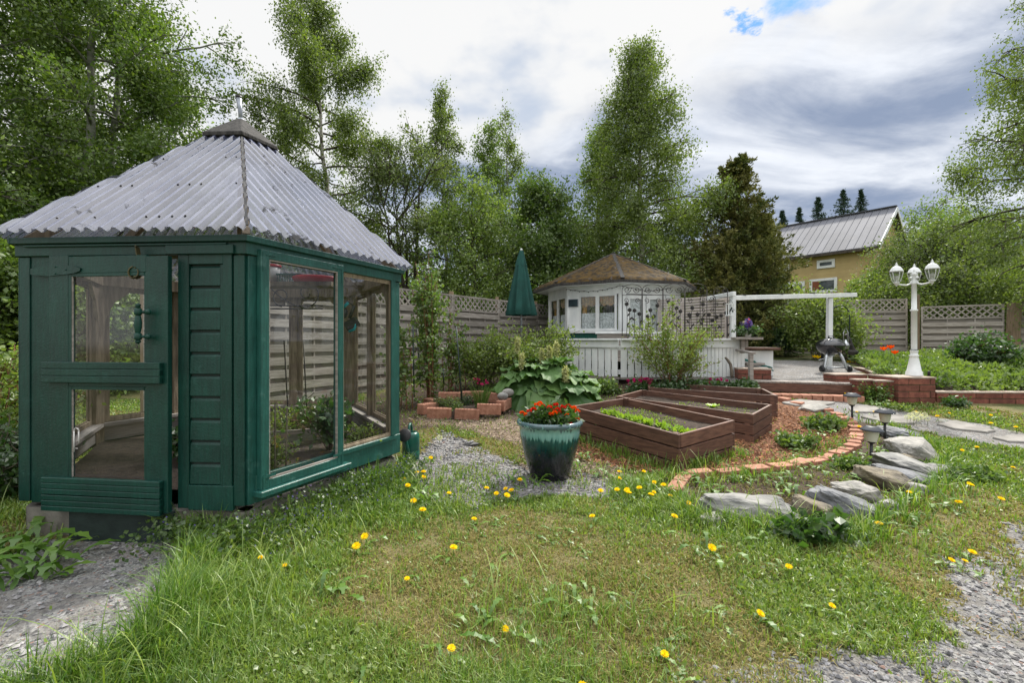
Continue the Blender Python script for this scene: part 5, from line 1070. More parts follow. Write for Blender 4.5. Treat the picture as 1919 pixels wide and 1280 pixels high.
for k, a in enumerate((math.radians(168), math.radians(48), math.radians(-72))):
    e = Vector((math.cos(a), math.sin(a), 0)); o = Vector((x0, y0, LZ)); R0 = .265
    b = MB(); b.tube([o+e*.03+Vector((0, 0, 1.72))]+[o+e*(.12+.085*math.cos(t_))*1.0+Vector((0, 0, 1.66+.085*math.sin(t_))) for t_ in np.linspace(2.6, 4.9, 9)]+[o+e*.21+Vector((0, 0, 1.585)), o+e*R0+Vector((0, 0, 1.60))], .014, 8); b.ball(o+e*.05+Vector((0, 0, 1.70)), .022, 8); arm = b.build('arm', M['whitemetal'], LP)
    cc = o+e*R0
    b = MB(); b.lathe([(0, 1.555), (.012, 1.56), (.01, 1.575), (.02, 1.58), (.024, 1.60), (.045, 1.615), (.045, 1.63), (.0, 1.632)], 16, cc); ln = b.build('lantern', M['whitemetal'], LP)
    b = MB(); b.lathe([(.042, 1.632), (.057, 1.67), (.072, 1.72), (.083, 1.775), (.087, 1.81)], 24, cc); b.build('glass', M['lampglass'], ln)
    b = MB(); b.ball(cc+Vector((0, 0, 1.71)), .036, 12); b.lathe([(.018, 1.63), (.018, 1.68)], 10, cc); b.build('bulb', M['whiteplastic'], ln)
    b = MB(); b.lathe([(.087, 1.808), (.099, 1.812), (.099, 1.822), (.089, 1.835), (.076, 1.87), (.050, 1.90), (.024, 1.912), (.024, 1.925), (.012, 1.93), (.018, 1.945), (.008, 1.965), (0, 1.985)], 24, cc); b.build('lantern_cap', M['whitemetal'], ln)
    b = MB()
    for q in range(6): a2 = q*math.pi/3+.3; f_ = Vector((math.cos(a2), math.sin(a2), 0)); b.tube([cc+f_*.045+Vector((0, 0, 1.63)), cc+f_*.061+Vector((0, 0, 1.67)), cc+f_*.087+Vector((0, 0, 1.775)), cc+f_*.091+Vector((0, 0, 1.812))], .005, 5)
    b.build('rib', M['whitemetal'], ln)
b = MB(); q = P(1741, 703, 7.85); b.lathe([(0, 0), (.022, 0), (.022, .08), (.016, .09), (0, .09)], 12, (q.x, q.y, .735)); solo('ground_socket', b, M['black'], (q.x, q.y, .735), 'small black peg beside the foot of the lamp post', 'socket')
# ---------------------------------------------------------------- kettle grill
q = P(1556, 692, 9.85); GRZ = float(g(q.x, q.y))+.005; GR = thing('kettle_grill', 'black kettle grill on grey splayed legs with wheels, on the gravel patio', 'grill', (q.x, q.y, GRZ)); x0, y0 = q.x, q.y
b = MB(); b.lathe([(.0, .42), (.12, .43), (.22, .48), (.285, .56), (.315, .65), (.315, .66)], 32, (x0, y0, GRZ)); b.build('bowl', M['enamel'], GR)
b = MB(); b.lathe([(.322, .645), (.325, .655), (.318, .67), (.30, .72), (.23, .79), (.12, .83), (0, .84)], 32, (x0, y0, GRZ)); b.build('lid', M['enamel'], GR)
b = MB(); b.tube([(x0-.07, y0-.03, GRZ+.83), (x0-.06, y0-.03, GRZ+.885), (x0+.06, y0-.03, GRZ+.885), (x0+.07, y0-.03, GRZ+.83)], .014, 8); b.build('lid_handle', M['black'], GR)
b = MB(); b.lathe([(.03, .835), (.04, .85), (.04, .86), (0, .862)], 12, (x0, y0, GRZ)); b.build('damper', M['alu'], GR)
for sx, sy in ((-1, -.7), (1, -.7), (0, .9)):
    b = MB(); b.tube([(x0+sx*.14, y0+sy*.14, GRZ+.50), (x0+sx*.20, y0+sy*.2, GRZ+.35), (x0+sx*.27, y0+sy*.26, GRZ+.10), (x0+sx*.28, y0+sy*.27, GRZ+.05)], (.036, .034, .03, .03), 8); b.build('leg', M['alu'], GR)
    b = MB(); b.lathe([(.0, -.03), (.07, -.03), (.08, -.02), (.08, .02), (.07, .03), (0, .03)], 18, (x0+sx*.335, y0+sy*.27, GRZ+.08), axis=(1, 0, 0)); b.build('wheel', M['black'], GR)
b = MB(); b.tube([(x0-.29, y0-.18, GRZ+.11), (x0+.29, y0-.18, GRZ+.11)], .018, 8); b.tube([(x0-.29, y0-.18, GRZ+.11), (x0, y0+.24, GRZ+.11), (x0+.29, y0-.18, GRZ+.11)], .014, 8); b.build('brace', M['alu'], GR)
b = MB(); b.lathe([(.0, .375), (.09, .38), (.10, .40), (.06, .43)], 16, (x0, y0, GRZ)); b.tube([(x0-.05, y0-.1, GRZ+.37), (x0-.42, y0-.2, GRZ+.30)], .008, 6); b.build('ash_catcher', M['alu'], GR)
b = MB(); b.tube([(x0+.30, y0-.12, GRZ+.62), (x0+.40, y0-.16, GRZ+.68), (x0+.42, y0-.16, GRZ+.58)], .012, 6); b.build('side_handle', M['black'], GR)
GR.scale = (.87, .87, .87)
AR = thing('garden_arch', 'thin dark green metal arch behind the grill', 'arch', (x0+.35, 11.9, .7)); a0 = P(1557, 0, 11.9).x; a1 = P(1592, 0, 11.9).x; cx_ = (a0+a1)/2; rd = (a1-a0)/2
for dyy in (0, .3): b = MB(); b.tube([(a0, 11.9+dyy, .6), (a0, 11.9+dyy, 2.0)]+[(cx_-rd*math.cos(t_), 11.9+dyy, 2.0+rd*1.1*math.sin(t_)) for t_ in np.linspace(.1, math.pi-.1, 12)]+[(a1, 11.9+dyy, 2.0), (a1, 11.9+dyy, .6)], .014, 6); b.build('hoop', M['darkgreenstake'], AR)
for z in (.95, 1.3, 1.7): b = MB(); b.tube([(a1, 11.9, z), (a1, 12.2, z)], .008, 5); b.tube([(a0, 11.9, z), (a0, 12.2, z)], .008, 5); b.build('rung', M['darkgreenstake'], AR)
q = P(1585, 645, 9.9); b = MB(); b.lathe([(0, -.1), (.06, -.1), (.07, -.02), (.055, .02), (.03, .05), (.01, .1), (0, .1)], 14, tuple(q)); b.tube([(q.x-.05, q.y, q.z+.03), (q.x-.05, q.y, q.z+.25), (q.x, q.y, q.z+.38), (q.x+.05, q.y, q.z+.25), (q.x+.05, q.y, q.z+.03)], .010, 6); solo('hanging_lantern', b, M['alu'], tuple(q), 'pale metal lantern hanging to the right of the grill', 'lantern')
q = P(1597, 655, 10.4); b = MB(); b.tube([(q.x-.14, q.y, q.z+.35), (q.x-.05, q.y, q.z+.2), (q.x, q.y, q.z), (q.x+.1, q.y, q.z-.08)], (.03, .035, .05, .06), 8); b.ball((q.x+.02, q.y, q.z-.06), .09, 10, (1.3, .8, .8)); solo('garden_ornament', b, M['iron'], tuple(q), 'dark long-necked garden ornament in front of the fence, right of the grill', 'ornament')
# ---------------------------------------------------------------- yellow house
rg1 = Vector((22.0, 26.0, 8.97)); rd_ = Vector((-.61, .79, 0)); nl = Vector((-.79, -.61, 0)); HL, HW, EV = 15.0, 3.5, 6.28
HS = thing('house', 'pale yellow wooden house with a grey sheet metal gable roof, beyond the fence', 'house', (rg1.x+rd_.x*HL/2, rg1.y+rd_.y*HL/2, 1))
def hp(s, w_, z): q = rg1+rd_*s+nl*w_; return Vector((q.x, q.y, z))
b = MB(); z = 1.0
while z < EV+.15:
    a, c = hp(.35, HW-.35, z), hp(HL-.3, HW-.35, z); b.beam(a, c, .03, .138, tint=R_()); z += .14
b.build('wall', M['yellow'], HS)
b = MB(); z = 1.0
while z < 8.9:
    hw = HW-.35 if z < EV else max((8.9-z)/(8.9-EV)*(HW-.35), .02); b.beam(hp(.35, hw, z), hp(.35, -hw, z), .03, .138, tint=R_()); z += .14
b.build('gable_wall', M['yellow'], HS)
for sd_ in (1, -1):
    b = MB(); nst = 40
    for k in range(nst):
        s0_, s1_ = HL*k/nst, HL*(k+1)/nst-.03; b.prism([hp(s0_, 0, 8.97), hp(s1_, 0, 8.97), hp(s1_, HW*sd_, EV+.02), hp(s0_, HW*sd_, EV+.02)], (0, 0, .05), R_())
    b.prism([hp(0, 0, 8.93), hp(HL, 0, 8.93), hp(HL, HW*sd_, EV-.02), hp(0, HW*sd_, EV-.02)], (0, 0, .06), .4); b.build('roof', M['metalroof'], HS)
    b = MB(); b.beam(hp(-.02, 0, 8.88), hp(-.02, HW*sd_, EV-.06), .04, .22); b.build('bargeboard', M['white'], HS)
b = MB(); b.beam(hp(0, HW+.03, EV-.06), hp(HL, HW+.03, EV-.06), .1, .13); b.build('gutter', M['darkbark'], HS)
b = MB(); b.beam(hp(0, 0, 9.06), hp(HL, 0, 9.06), .3, .03); b.build('ridge', M['metalroof'], HS)
def onwall(px, py):
    d_ = P(px, py, 1)-Vector((0, 0, H)); o = Vector((0, 0, H)); w0 = hp(0, HW-.33, 0); t_ = (w0-o).dot(nl)/d_.dot(nl); return o+d_*t_
for (xa, xb, ya, yb, br) in ((1462, 1477, 496, 506, 0), (1534, 1562, 489, 500, 0), (1462, 1480, 530, 548, 0), (1520, 1566, 524, 546, 1), (1488, 1506, 530, 548, 0)):
    p0, p1 = onwall((xa+xb)/2, yb), onwall((xa+xb)/2, ya); pl_, pr_ = onwall(xa, (ya+yb)/2), onwall(xb, (ya+yb)/2); wdt = (pr_-pl_).length; c = (p0+p1)/2; h_ = p1.z-p0.z; u = (pr_-pl_); u.z = 0; u.normalize()
    b = MB()
    for s_ in (-1, 1): b.box(c+u*s_*(wdt/2)+nl*.04, u*.07, nl*.03, (0, 0, h_/2+.07)); b.box(c+Vector((0, 0, s_*h_/2))+nl*.04, u*(wdt/2-.072), nl*.028, (0, 0, .07))
    o = b.build('window', M['white'], HS); b = MB(); b.box(c+nl*.02, u*wdt/2, nl*.01, (0, 0, h_/2)); b.build('pane', M['darkglass'], o)
    if br: b = MB(); b.box(c-u*wdt*.30+nl*.055, u*wdt*.14, nl*.01, (0, 0, h_/2-.05)); b.build('brown_shutter', M['brownpaint'], o)
# far porch at the right
q = P(1880, 540, 22); PO = thing('porch', 'white posted porch of another house, half hidden by leaves at the right edge', 'porch', (q.x, q.y, 1))
b = MB(); b.bx(q.x-1.1, q.x+2.6, q.y+1, q.y+1.1, 1, 4.0); b.build('wall', M['yellow'], PO)
b = MB(); b.prism([(q.x-1.4, q.y-.6, 4.05), (q.x+3, q.y-.6, 4.05), (q.x+3, q.y+1.6, 4.6), (q.x-1.4, q.y+1.6, 4.6)], (0, 0, .1)); b.build('roof', M['whitemetal'], PO)
for xx in (-.1, .45, 1.5): b = MB(); b.beam((q.x+xx, q.y-.4, 1), (q.x+xx, q.y-.4, 4.06), .17, .17, up=(0, 1, 0)); b.build('post', M['white'], PO)
b = MB(); b.bx(q.x-.9, q.x-.2, q.y+.96, q.y+1.0, 2.4, 3.7); b.build('window', M['darkglass'], PO)
# ---------------------------------------------------------------- things in the greenhouse
q = Vector((-2.235, 4.2, 1.881)); BK = thing('bucket', 'white bucket with a red lid on the greenhouse shelf', 'bucket', tuple(q))
b = MB(); b.lathe([(0, 0), (.075, 0), (.09, .15), (0, .15)], 20, q); b.build('body', M['whiteplastic'], BK); b = MB(); b.lathe([(.088, .14), (.097, .145), (.097, .165), (0, .168)], 20, q); b.build('lid', M['red'], BK)
b = MB(); b.bx(q.x-.03, q.x+.03, q.y-.089, q.y-.086, q.z+.07, q.z+.12); b.build('label_patch', M['darkgreenstake'], BK)
q = Vector((-2.02, 4.2, 1.881)); b = MB()
for k in range(14): b.bx(q.x-.10+k*.015, q.x-.094+k*.015, q.y-.09, q.y-.085, q.z, q.z+.06)
b.bx(q.x-.11, q.x+.11, q.y-.095, q.y+.09, q.z+.06, q.z+.075); solo('plastic_basket', b, M['greenplastic'], tuple(q), 'dark green slotted basket beside the white bucket', 'basket')
q = Vector((-1.80, 4.2, 1.881)); b = MB(); b.lathe([(0, 0), (.19, 0), (.21, .04), (.2, .05), (.08, .065), (0, .065)], 20, q); solo('plastic_tray', b, M['red'], tuple(q), 'flat red plastic tray lying on the greenhouse shelf', 'tray')
IR = thing('iron_shelf', 'black wrought iron scroll rack hanging inside the greenhouse', 'rack', (-2.4, 4.6, 1.62))
b = MB(); xa, xb, yy, zz_ = -2.55, -1.85, 4.45, 1.66
for dz_ in (0, .03): b.tube([(xa, yy, zz_+dz_), (xb, yy, zz_+dz_)], .007, 5)
for c0, r0, s_ in ((.12, .07, 1), (.30, .10, -1), (.55, .13, 1)): b.tube([(xa+p_[0], yy, zz_+.02+p_[1]) for p_ in spiral((c0, r0), r0, -math.pi/2, s_*1.25, 22)], .006, 5)
b.tube([(xa+.1+.5*t_, yy, zz_+.30*(1-t_)**2) for t_ in np.linspace(0, 1, 10)], .006, 5); b.build('scrollwork', M['iron'], IR)
TL = thing('hedge_trimmer', 'black and teal cordless garden tool hanging behind the greenhouse glass', 'garden tool', (-1.42, 4.1, 1.1)); q = Vector((-1.52, 4.12, 0))
b = MB(); b.tube([q+Vector((-.06, 0, .95)), q+Vector((-.045, 0, 1.15)), q+Vector((-.03, 0, 1.42))], (.018, .02, .026), 8); b.ball(q+Vector((-.0, 0, 1.60)), .035, 8, (1, 1, 1.5)); b.tube([q+Vector((-.03, 0, 1.40)), q+Vector((-.03, 0, 1.62)), q+Vector((.04, 0, 1.70)), q+Vector((.09, 0, 1.66)), q+Vector((.05, 0, 1.55))], .016, 8); b.box(q+Vector((.07, 0, 1.50)), (.05, 0, .03), (0, .03, 0), (-.02, 0, .035)); b.build('body', M['black'], TL)
b = MB(); b.tube([q+Vector((-.0, -.02, 1.645)), q+Vector((.045, -.02, 1.69))], .014, 8); b.tube([q+Vector((.115, -.02, 1.50)), q+Vector((.10, -.02, 1.45)), q+Vector((.05, -.02, 1.43))], .012, 8); b.tube([q+Vector((-.02, -.02, 1.48)), q+Vector((-.005, -.02, 1.40))], .013, 8); b.ball(q+Vector((-.05, -.02, 1.36)), .018, 8); b.tube([q+Vector((-.06, -.02, .85)), q+Vector((-.06, -.01, .98))], .012, 8); b.build('trim', M['teal'], TL)
for k, (a, c, m, lab, r_) in enumerate((((-2.9, 5.9, .35), (-2.98, 5.95, 1.35), 'iron', 'thin dark rod with a knob, left of two behind the greenhouse', .008), ((-2.68, 5.95, .35), (-2.75, 6.0, 1.36), 'iron', 'thin dark rod with a knob, right of two behind the greenhouse', .008), ((-1.78, 3.42, .3), (-1.78, 3.42, .88), 'canegrey', 'bamboo cane just inside the front corner of the greenhouse window', .006), ((-1.74, 3.5, .3), (-1.72, 3.48, .83), 'canegrey', 'shorter bamboo cane leaning inside the greenhouse window', .006), ((-3.0, 4.25, .3), (-2.98, 4.3, 1.62), 'greymetal', 'grey pipe standing inside the greenhouse door', .014))): stake(a, c, M[m], lab, r_)
b = MB(); q = Vector((-2.72, 4.0, 1.5)); b.tube([q+Vector((0, 0, .5)), q], .003, 4)
for k in range(3): b.prism([q+Vector((-.012+.014*k, 0, -.02-.03*k)), q+Vector((.01+.014*k, 0, -.01-.03*k)), q+Vector((.02+.008*k, 0, -.2-.02*k)), q+Vector((-.005+.01*k, 0, -.24-.02*k))], (0, .006, 0))
solo('wind_chime', b, M['darkgreenstake'], tuple(q), 'dark wind chime hanging behind the upper door pane', 'wind chime')
# ---------------------------------------------------------------- trees and shrubs
def rot_about(v, ax, a):
    v = np.asarray(v, float); ax = np.asarray(ax, float); ax = ax/np.linalg.norm(ax); return v*math.cos(a)+np.cross(ax, v)*math.sin(a)+ax*np.dot(ax, v)*(1-math.cos(a))
def leaves(mb, pts, size, rng, aspect=.62, hang=0.0, tint=None, out=None, var=.35):
    """leaf-shaped faces at the points; hang pulls the leaf tips downwards, out is a preferred direction"""
    n = len(pts)
    if not n: return
    d = rng.normal(size=(n, 3)); d[:, 2] -= hang*1.6
    if out is not None: d = d*.75+out
    d /= np.linalg.norm(d, axis=1)[:, None]+1e-9
    q = rng.normal(size=(n, 3)); s = np.cross(d, q); s /= np.linalg.norm(s, axis=1)[:, None]+1e-9; nn = np.cross(s, d)
    L = (size*(1+var*rng.uniform(-1, 1, n)))[:, None]; W = L*aspect*.5
    V = np.stack([pts, pts+d*L*.45+s*W+nn*L*.06, pts+d*L, pts+d*L*.45-s*W+nn*L*.06], 1).reshape(-1, 3)
    t_ = np.clip(rng.normal(.5, .24, n), 0, 1) if tint is None else np.clip(tint+rng.normal(0, .14, n), 0, 1)
    mb.add(V, np.arange(4*n).reshape(n, 4), t_)
def branchy(rng, wood, p, d, L, r, depth, nsub, droop, segs, spread=.9):
    """a limb with side twigs; returns (points, weights) where leaves grow"""
    pts = [np.array(p, float)]; dd = np.array(d, float)
    for k in range(segs):
        dd = dd+rng.normal(0, .10, 3)+np.array((0, 0, -droop/segs)); dd /= np.linalg.norm(dd); pts.append(pts[-1]+dd*L/segs)
    pts = np.array(pts); wood.tube(pts, np.linspace(r, max(r*.25, .004), len(pts)), 4 if depth else 5, False)
    res = [pts[max(1, len(pts)//3):]]
    if depth:
        for q in range(nsub):
            f_ = rng.uniform(.22, .98); k = min(int(f_*segs), segs-1); b_ = pts[k]*(1-(f_*segs-k))+pts[k+1]*(f_*segs-k)
            ax = rng.normal(size=3); base = pts[k+1]-pts[k]; base /= np.linalg.norm(base); nd = rot_about(base, np.cross(base, ax), rng.uniform(.35, spread))
            res += branchy(rng, wood, b_, nd, L*(.52-.28*f_)*rng.uniform(.7, 1.25), r*.45, depth-1, max(2, nsub-2), droop*1.2, 4, spread)
    return res
def tree(name, label, px, D_, top, cw, prof, leaf, bark, nleaf, size, seed, c0=.2, r0=None, nb=34, elev=(.15, .9), droop=.35, hang=.3, lean=0, sig=.16, group=None, cat='tree', strand=0, extra=None, ptop=None, clump=.9, trunks=1, base=None):
    rng = np.random.default_rng(seed); b0 = GD(px, D_) if base is None else Vector(base); zt = H-(top-HY)/F*D_; Ht = (zt-b0.z)*.955; W_ = cw/F*D_
    r0 = r0 or .012*Ht+.03; root = thing(name, label, cat, tuple(b0), group); wood = MB(); limb = MB(); fol = MB(); sets = []
    for tk in range(trunks):
        hb = b0.copy(); n = 14; tp = [np.array(b0, float)+np.array((rng.normal(0, .15), rng.normal(0, .15), -.1))*(trunks > 1)]
        off = rng.normal(0, 1, 2)*Ht*.13*(trunks > 1)
        lx = lean+((ptop-px)/F*D_ if ptop is not None else 0)
        for k in range(1, n+1):
            f_ = k/n; tp.append(np.array((b0.x+lx*f_**1.3+off[0]*f_, b0.y+off[1]*f_, b0.z+Ht*f_*(1 if tk == 0 else .86)))+np.append(rng.normal(0, .012*Ht*.5, 2)*(1-f_*.4), 0))
        tp = np.array(tp); wood_t = wood
        wood.tube(tp, [max(r0*(1-k/n)**.85*(.8 if tk else 1), .008) for k in range(n+1)], 9, False)
        for q in range(nb//trunks):
            t_ = (q+rng.uniform(0, 1))/(nb//trunks); t_ = t_**.9; f_ = c0+(1-c0)*t_; k = min(int(f_*n), n-1); p_ = tp[k]+(tp[k+1]-tp[k])*(f_*n-k)
            wdt = np.interp(t_, [a for a, _ in prof], [b for _, b in prof])*W_*rng.uniform(.62, 1.12)
            az = q*2.39996+rng.uniform(-.5, .5); el = elev[0]+(elev[1]-elev[0])*t_+rng.uniform(-.15, .15)
            d = np.array((math.cos(az)*math.cos(el), math.sin(az)*math.cos(el), math.sin(el))); L = max(wdt/max(math.cos(el*.8), .3), .12)
            sets.append((branchy(rng, limb, p_, d, L, max(.10*r0+.012*L, .008), 1, 6, droop, 6), L))
        sets.append(([tp[-4:]], Ht*.06))
    seg_a = []; seg_w = []
    for ss, L in sets:
        for s_ in ss:
            wt = rng.lognormal(0, clump)
            for a, c in zip(s_[:-1], s_[1:]): seg_a.append((a, c)); seg_w.append(np.linalg.norm(c-a)*wt)
    seg_a = np.array(seg_a); seg_w = np.array(seg_w); seg_w /= seg_w.sum()
    # leaves sit in sprays: cluster centres along the twigs, each with its own size and tone
    ncl = nleaf//11; idx = rng.choice(len(seg_a), ncl, p=seg_w); f_ = rng.random(ncl)[:, None]; cen = seg_a[idx, 0]*(1-f_)+seg_a[idx, 1]*f_+rng.normal(0, 1, (ncl, 3))*sig*W_*.45
    if strand: cen[:, 2] -= rng.exponential(strand, ncl)*(rng.random(ncl) < .6)
    br = np.clip(rng.normal(.45, .22, ncl), .02, .98); ci = rng.integers(0, ncl, nleaf); cs = (size*rng.uniform(.8, 2.1, ncl))[ci][:, None]
    off = rng.normal(0, 1, (nleaf, 3))*cs*np.array((1, 1, .75+hang*.9)); off[:, 2] -= np.abs(rng.normal(0, 1, nleaf))*cs[:, 0]*hang
    leaves(fol, cen[ci]+off, size, rng, hang=hang, tint=br[ci], var=.5)
    if extra: extra(fol, rng)
    wood.build('trunk', bark, root); limb.build('limbs', M['darkbark'] if bark is not M['aspenbark'] else bark, root); fol.build('crown', leaf, root); return root
PB = [(0, .55), (.15, .9), (.35, 1), (.6, .72), (.85, .36), (1, .08)]
PCONE = [(0, .95), (.2, 1), (.5, .66), (.8, .3), (1, .05)]
PSLIM = [(0, .6), (.25, 1), (.55, .85), (.85, .4), (1, .1)]
PROUND = [(0, .7), (.3, 1), (.6, .95), (.85, .65), (1, .25)]
PASP = [(0, .8), (.2, 1), (.6, .9), (.85, .6), (1, .2)]
m = M
# tall aspens and birches behind the greenhouse at the left
tree('birch_tree', 'slim pale barked birch, second trunk from the left edge, behind the greenhouse roof', 68, 11, -260, 150, PASP, m['aspenleaf'], m['birchbark'], 40800, 0.071, 1, c0=.22, r0=.085, nb=36, hang=.25, ptop=20)
tree('aspen_tree', 'thick grey trunked aspen rising behind the middle of the greenhouse roof', 158, 10.2, -420, 165, PASP, m['aspenleaf'], m['aspenbark'], 53040, 0.071, 2, c0=.2, r0=.13, nb=40, ptop=190)
tree('aspen_tree', 'grey trunked aspen with long branches reaching right over the greenhouse roof', 203, 11.2, -320, 215, PASP, m['aspenleaf'], m['aspenbark'], 73440, 0.071, 3, c0=.18, r0=.12, nb=44, elev=(.05, .8), ptop=235)
tree('aspen_tree', 'leafy aspen at the very left edge of the picture', -60, 9.5, -300, 170, PASP, m['aspenleaf'], m['aspenbark'], 44880, 0.071, 4, c0=.12, r0=.11, nb=40)
tree('birch_tree', 'thin dim birch stem standing farther back between the two left trunks', 108, 15, -120, 120, PSLIM, m['birchleaf'], m['birchbark'], 28560, 0.091, 5, c0=.12, r0=.09)
tree('aspen_tree', 'bushy young aspen just right of the grey trunks, low behind the roof', 320, 13.5, 150, 120, PROUND, m['aspenleaf'], m['aspenbark'], 24480, 0.083, 6, c0=.1, r0=.07, nb=40)
for k, (px, D_, top, cw, sd, lab) in enumerate(((30, 12.5, 330, 150, 7, 'dense green thicket bush behind the left end of the greenhouse roof'), (175, 14, 300, 170, 8, 'dense green thicket bush behind the middle of the greenhouse roof'), (390, 14.5, 395, 130, 9, 'dense green thicket bush low behind the right slope of the greenhouse roof'), (-130, 9, 250, 190, 10, 'dense green thicket bush at the left edge of the picture'), (60, 8.6, 480, 140, 12, 'low leafy bush behind the left side of the greenhouse'), (240, 9.5, 520, 130, 13, 'low leafy bush seen through the upper door pane'))):
    tree('thicket_bush', lab, px, D_, top, cw, PROUND, m['aspenleaf'], m['darkbark'], 22440, 0.083, 20+k, c0=.04, r0=.05, nb=44, cat='bush', group='thicket behind the greenhouse', trunks=2, clump=.6, sig=.3)
tree('birch_tree', 'tall birch with a white trunk right of the greenhouse roof cap', 618, 14, -35, 136, PB, m['birchleaf'], m['birchbark'], 73440, 0.063, 30, c0=.30, r0=.115, nb=46, elev=(.1, 1.1), droop=.55, hang=.7, strand=.22, ptop=590, sig=.13)
tree('willow_tree', 'many stemmed thin leaved willow with bare dark limbs behind the fence', 770, 15, 268, 92, PROUND, m['willowleaf'], m['darkbark'], 17340, 0.071, 31, c0=.30, r0=.10, nb=40, elev=(.6, 1.1), trunks=5, hang=.3, droop=.2)
tree('birch_tree', 'slim birch with a bare white stem and narrow crown, above the raspberry canes', 838, 16, 135, 44, PSLIM, m['birchleaf'], m['birchbark'], 14280, 0.071, 32, c0=.40, r0=.085, nb=40, droop=.4, hang=.6, strand=.1, ptop=824)
tree('aspen_tree', 'narrow pointed young aspen between the slim white stemmed birches', 915, 17, 212, 56, PSLIM, m['aspenleaf'], m['aspenbark'], 16320, 0.075, 33, c0=.25, r0=.08, nb=40)
tree('birch_tree', 'slim birch with sparse top branches behind the dense round tree', 962, 18, 178, 46, PSLIM, m['birchleaf'], m['birchbark'], 9384, 0.075, 34, c0=.30, r0=.08, nb=34, droop=.4, ptop=945, hang=.5)
tree('maple_tree', 'dense dark green round maple above the closed parasol', 1015, 15, 338, 78, PROUND, m['mapleleaf'], m['darkbark'], 34680, 0.087, 35, c0=.08, r0=.11, nb=54, sig=.26, clump=.6)
tree('bird_cherry_tree', 'bushy lighter green tree behind the fence left of the parasol', 895, 14.5, 345, 92, PROUND, m['lightleaf'], m['darkbark'], 30600, 0.075, 36, c0=.05, r0=.08, nb=54, sig=.28, clump=.6, trunks=2)
tree('bird_cherry_tree', 'bushy green tree low behind the fence, beneath the tall birch', 690, 14.8, 400, 88, PROUND, m['birchleaf'], m['darkbark'], 28560, 0.075, 37, c0=.04, r0=.07, nb=50, sig=.28, clump=.6, trunks=2)
tree('bird_cherry_tree', 'green bushy tree directly left of the gazebo roof', 1055, 16.5, 430, 70, PROUND, m['lightleaf'], m['darkbark'], 20400, 0.078, 38, c0=.05, r0=.07, nb=44, sig=.28, clump=.6)
tree('aspen_tree', 'fresh green aspen at the left shoulder of the tallest birch', 1122, 18.5, 222, 62, PSLIM, m['aspenleaf'], m['aspenbark'], 28560, 0.087, 39, c0=.08, r0=.1, nb=54, sig=.22, clump=.6)
tree('birch_tree', 'tallest birch, a broad cone shaped tree right behind the gazebo', 1205, 16, 68, 134, [(0, .9), (.25, 1), (.45, .92), (.62, .66), (.8, .46), (.93, .26), (1, .08)], m['birchleaf'], m['birchbark'], 106080, 0.071, 40, c0=.10, r0=.14, nb=84, elev=(-.05, .9), droop=.5, hang=.6, strand=.22, ptop=1190, sig=.17, clump=.75)
# dark evergreen: many upright sprays
def evergreen(name, label, px, D_, top, cw, seed, n=24000, size=.16):
    rng = np.random.default_rng(seed); b0 = GD(px, D_); zt = H-(top-HY)/F*D_; Ht = zt-b0.z; W_ = cw/F*D_; root = thing(name, label, 'tree', tuple(b0)); wood = MB(); fol = MB()
    wood.tube([b0, (b0.x, b0.y, b0.z+Ht*.5), (b0.x, b0.y, zt-.2)], [.14, .09, .015], 8)
    nb_ = 170; P0 = []; DR = []; TT = []
    for k in range(nb_):      # boughs: each a plume of sprays with its own tone
        f_ = rng.random()**1.25*.97; az = k*2.39996+rng.uniform(-.5, .5); wd = np.interp(f_, [0, .12, .3, .55, .8, 1], [.86, 1, .93, .66, .36, .05])*W_*rng.uniform(.62, 1.16)
        c = np.array((b0.x, b0.y, b0.z+Ht*f_)); e = np.array((math.cos(az), math.sin(az), 0)); up = .15+.45*f_; t_ = c+e*wd+np.array((0, 0, wd*up+.10)); wood.tube([c, (c+t_)/2-np.array((0, 0, .10)), t_], [.03, .02, .006], 4, False)
        tn = rng.uniform(.0, .8); m_ = n//nb_; ns = 14
        for s_ in range(ns):
            q = rng.beta(2.0, .9); a = c+(t_-c)*q+rng.normal(0, .10, 3)*(.6+wd); d = e*rng.uniform(.3, .9)+np.array((0, 0, rng.uniform(.2, .9)))+rng.normal(0, .35, 3); d /= np.linalg.norm(d); L = rng.uniform(.22, .5)*(1-.5*f_); u = rng.random(m_//ns)[:, None]; P0.append(a+d*L*u+rng.normal(0, .045, (m_//ns, 3))*(1.2-u)); DR.append(np.repeat(d[None], m_//ns, 0)); TT.append(np.clip(tn+.22*u[:, 0], 0, 1))
    leaves(fol, np.concatenate(P0), size, rng, aspect=.42, out=np.concatenate(DR)*1.3, tint=np.concatenate(TT)); wood.build('trunk', m['darkbark'], root); fol.build('crown', m['thuja'], root); return root
evergreen('thuja_tree', 'dark olive cone shaped thuja right of the gazebo, its tip against the clouds', 1382, 14.6, 300, 92, 50, 90000, .095)
evergreen('thuja_tree', 'narrow dark thuja leaning out at the right side of the big thuja', 1432, 14.9, 420, 40, 51, 20000, .09)
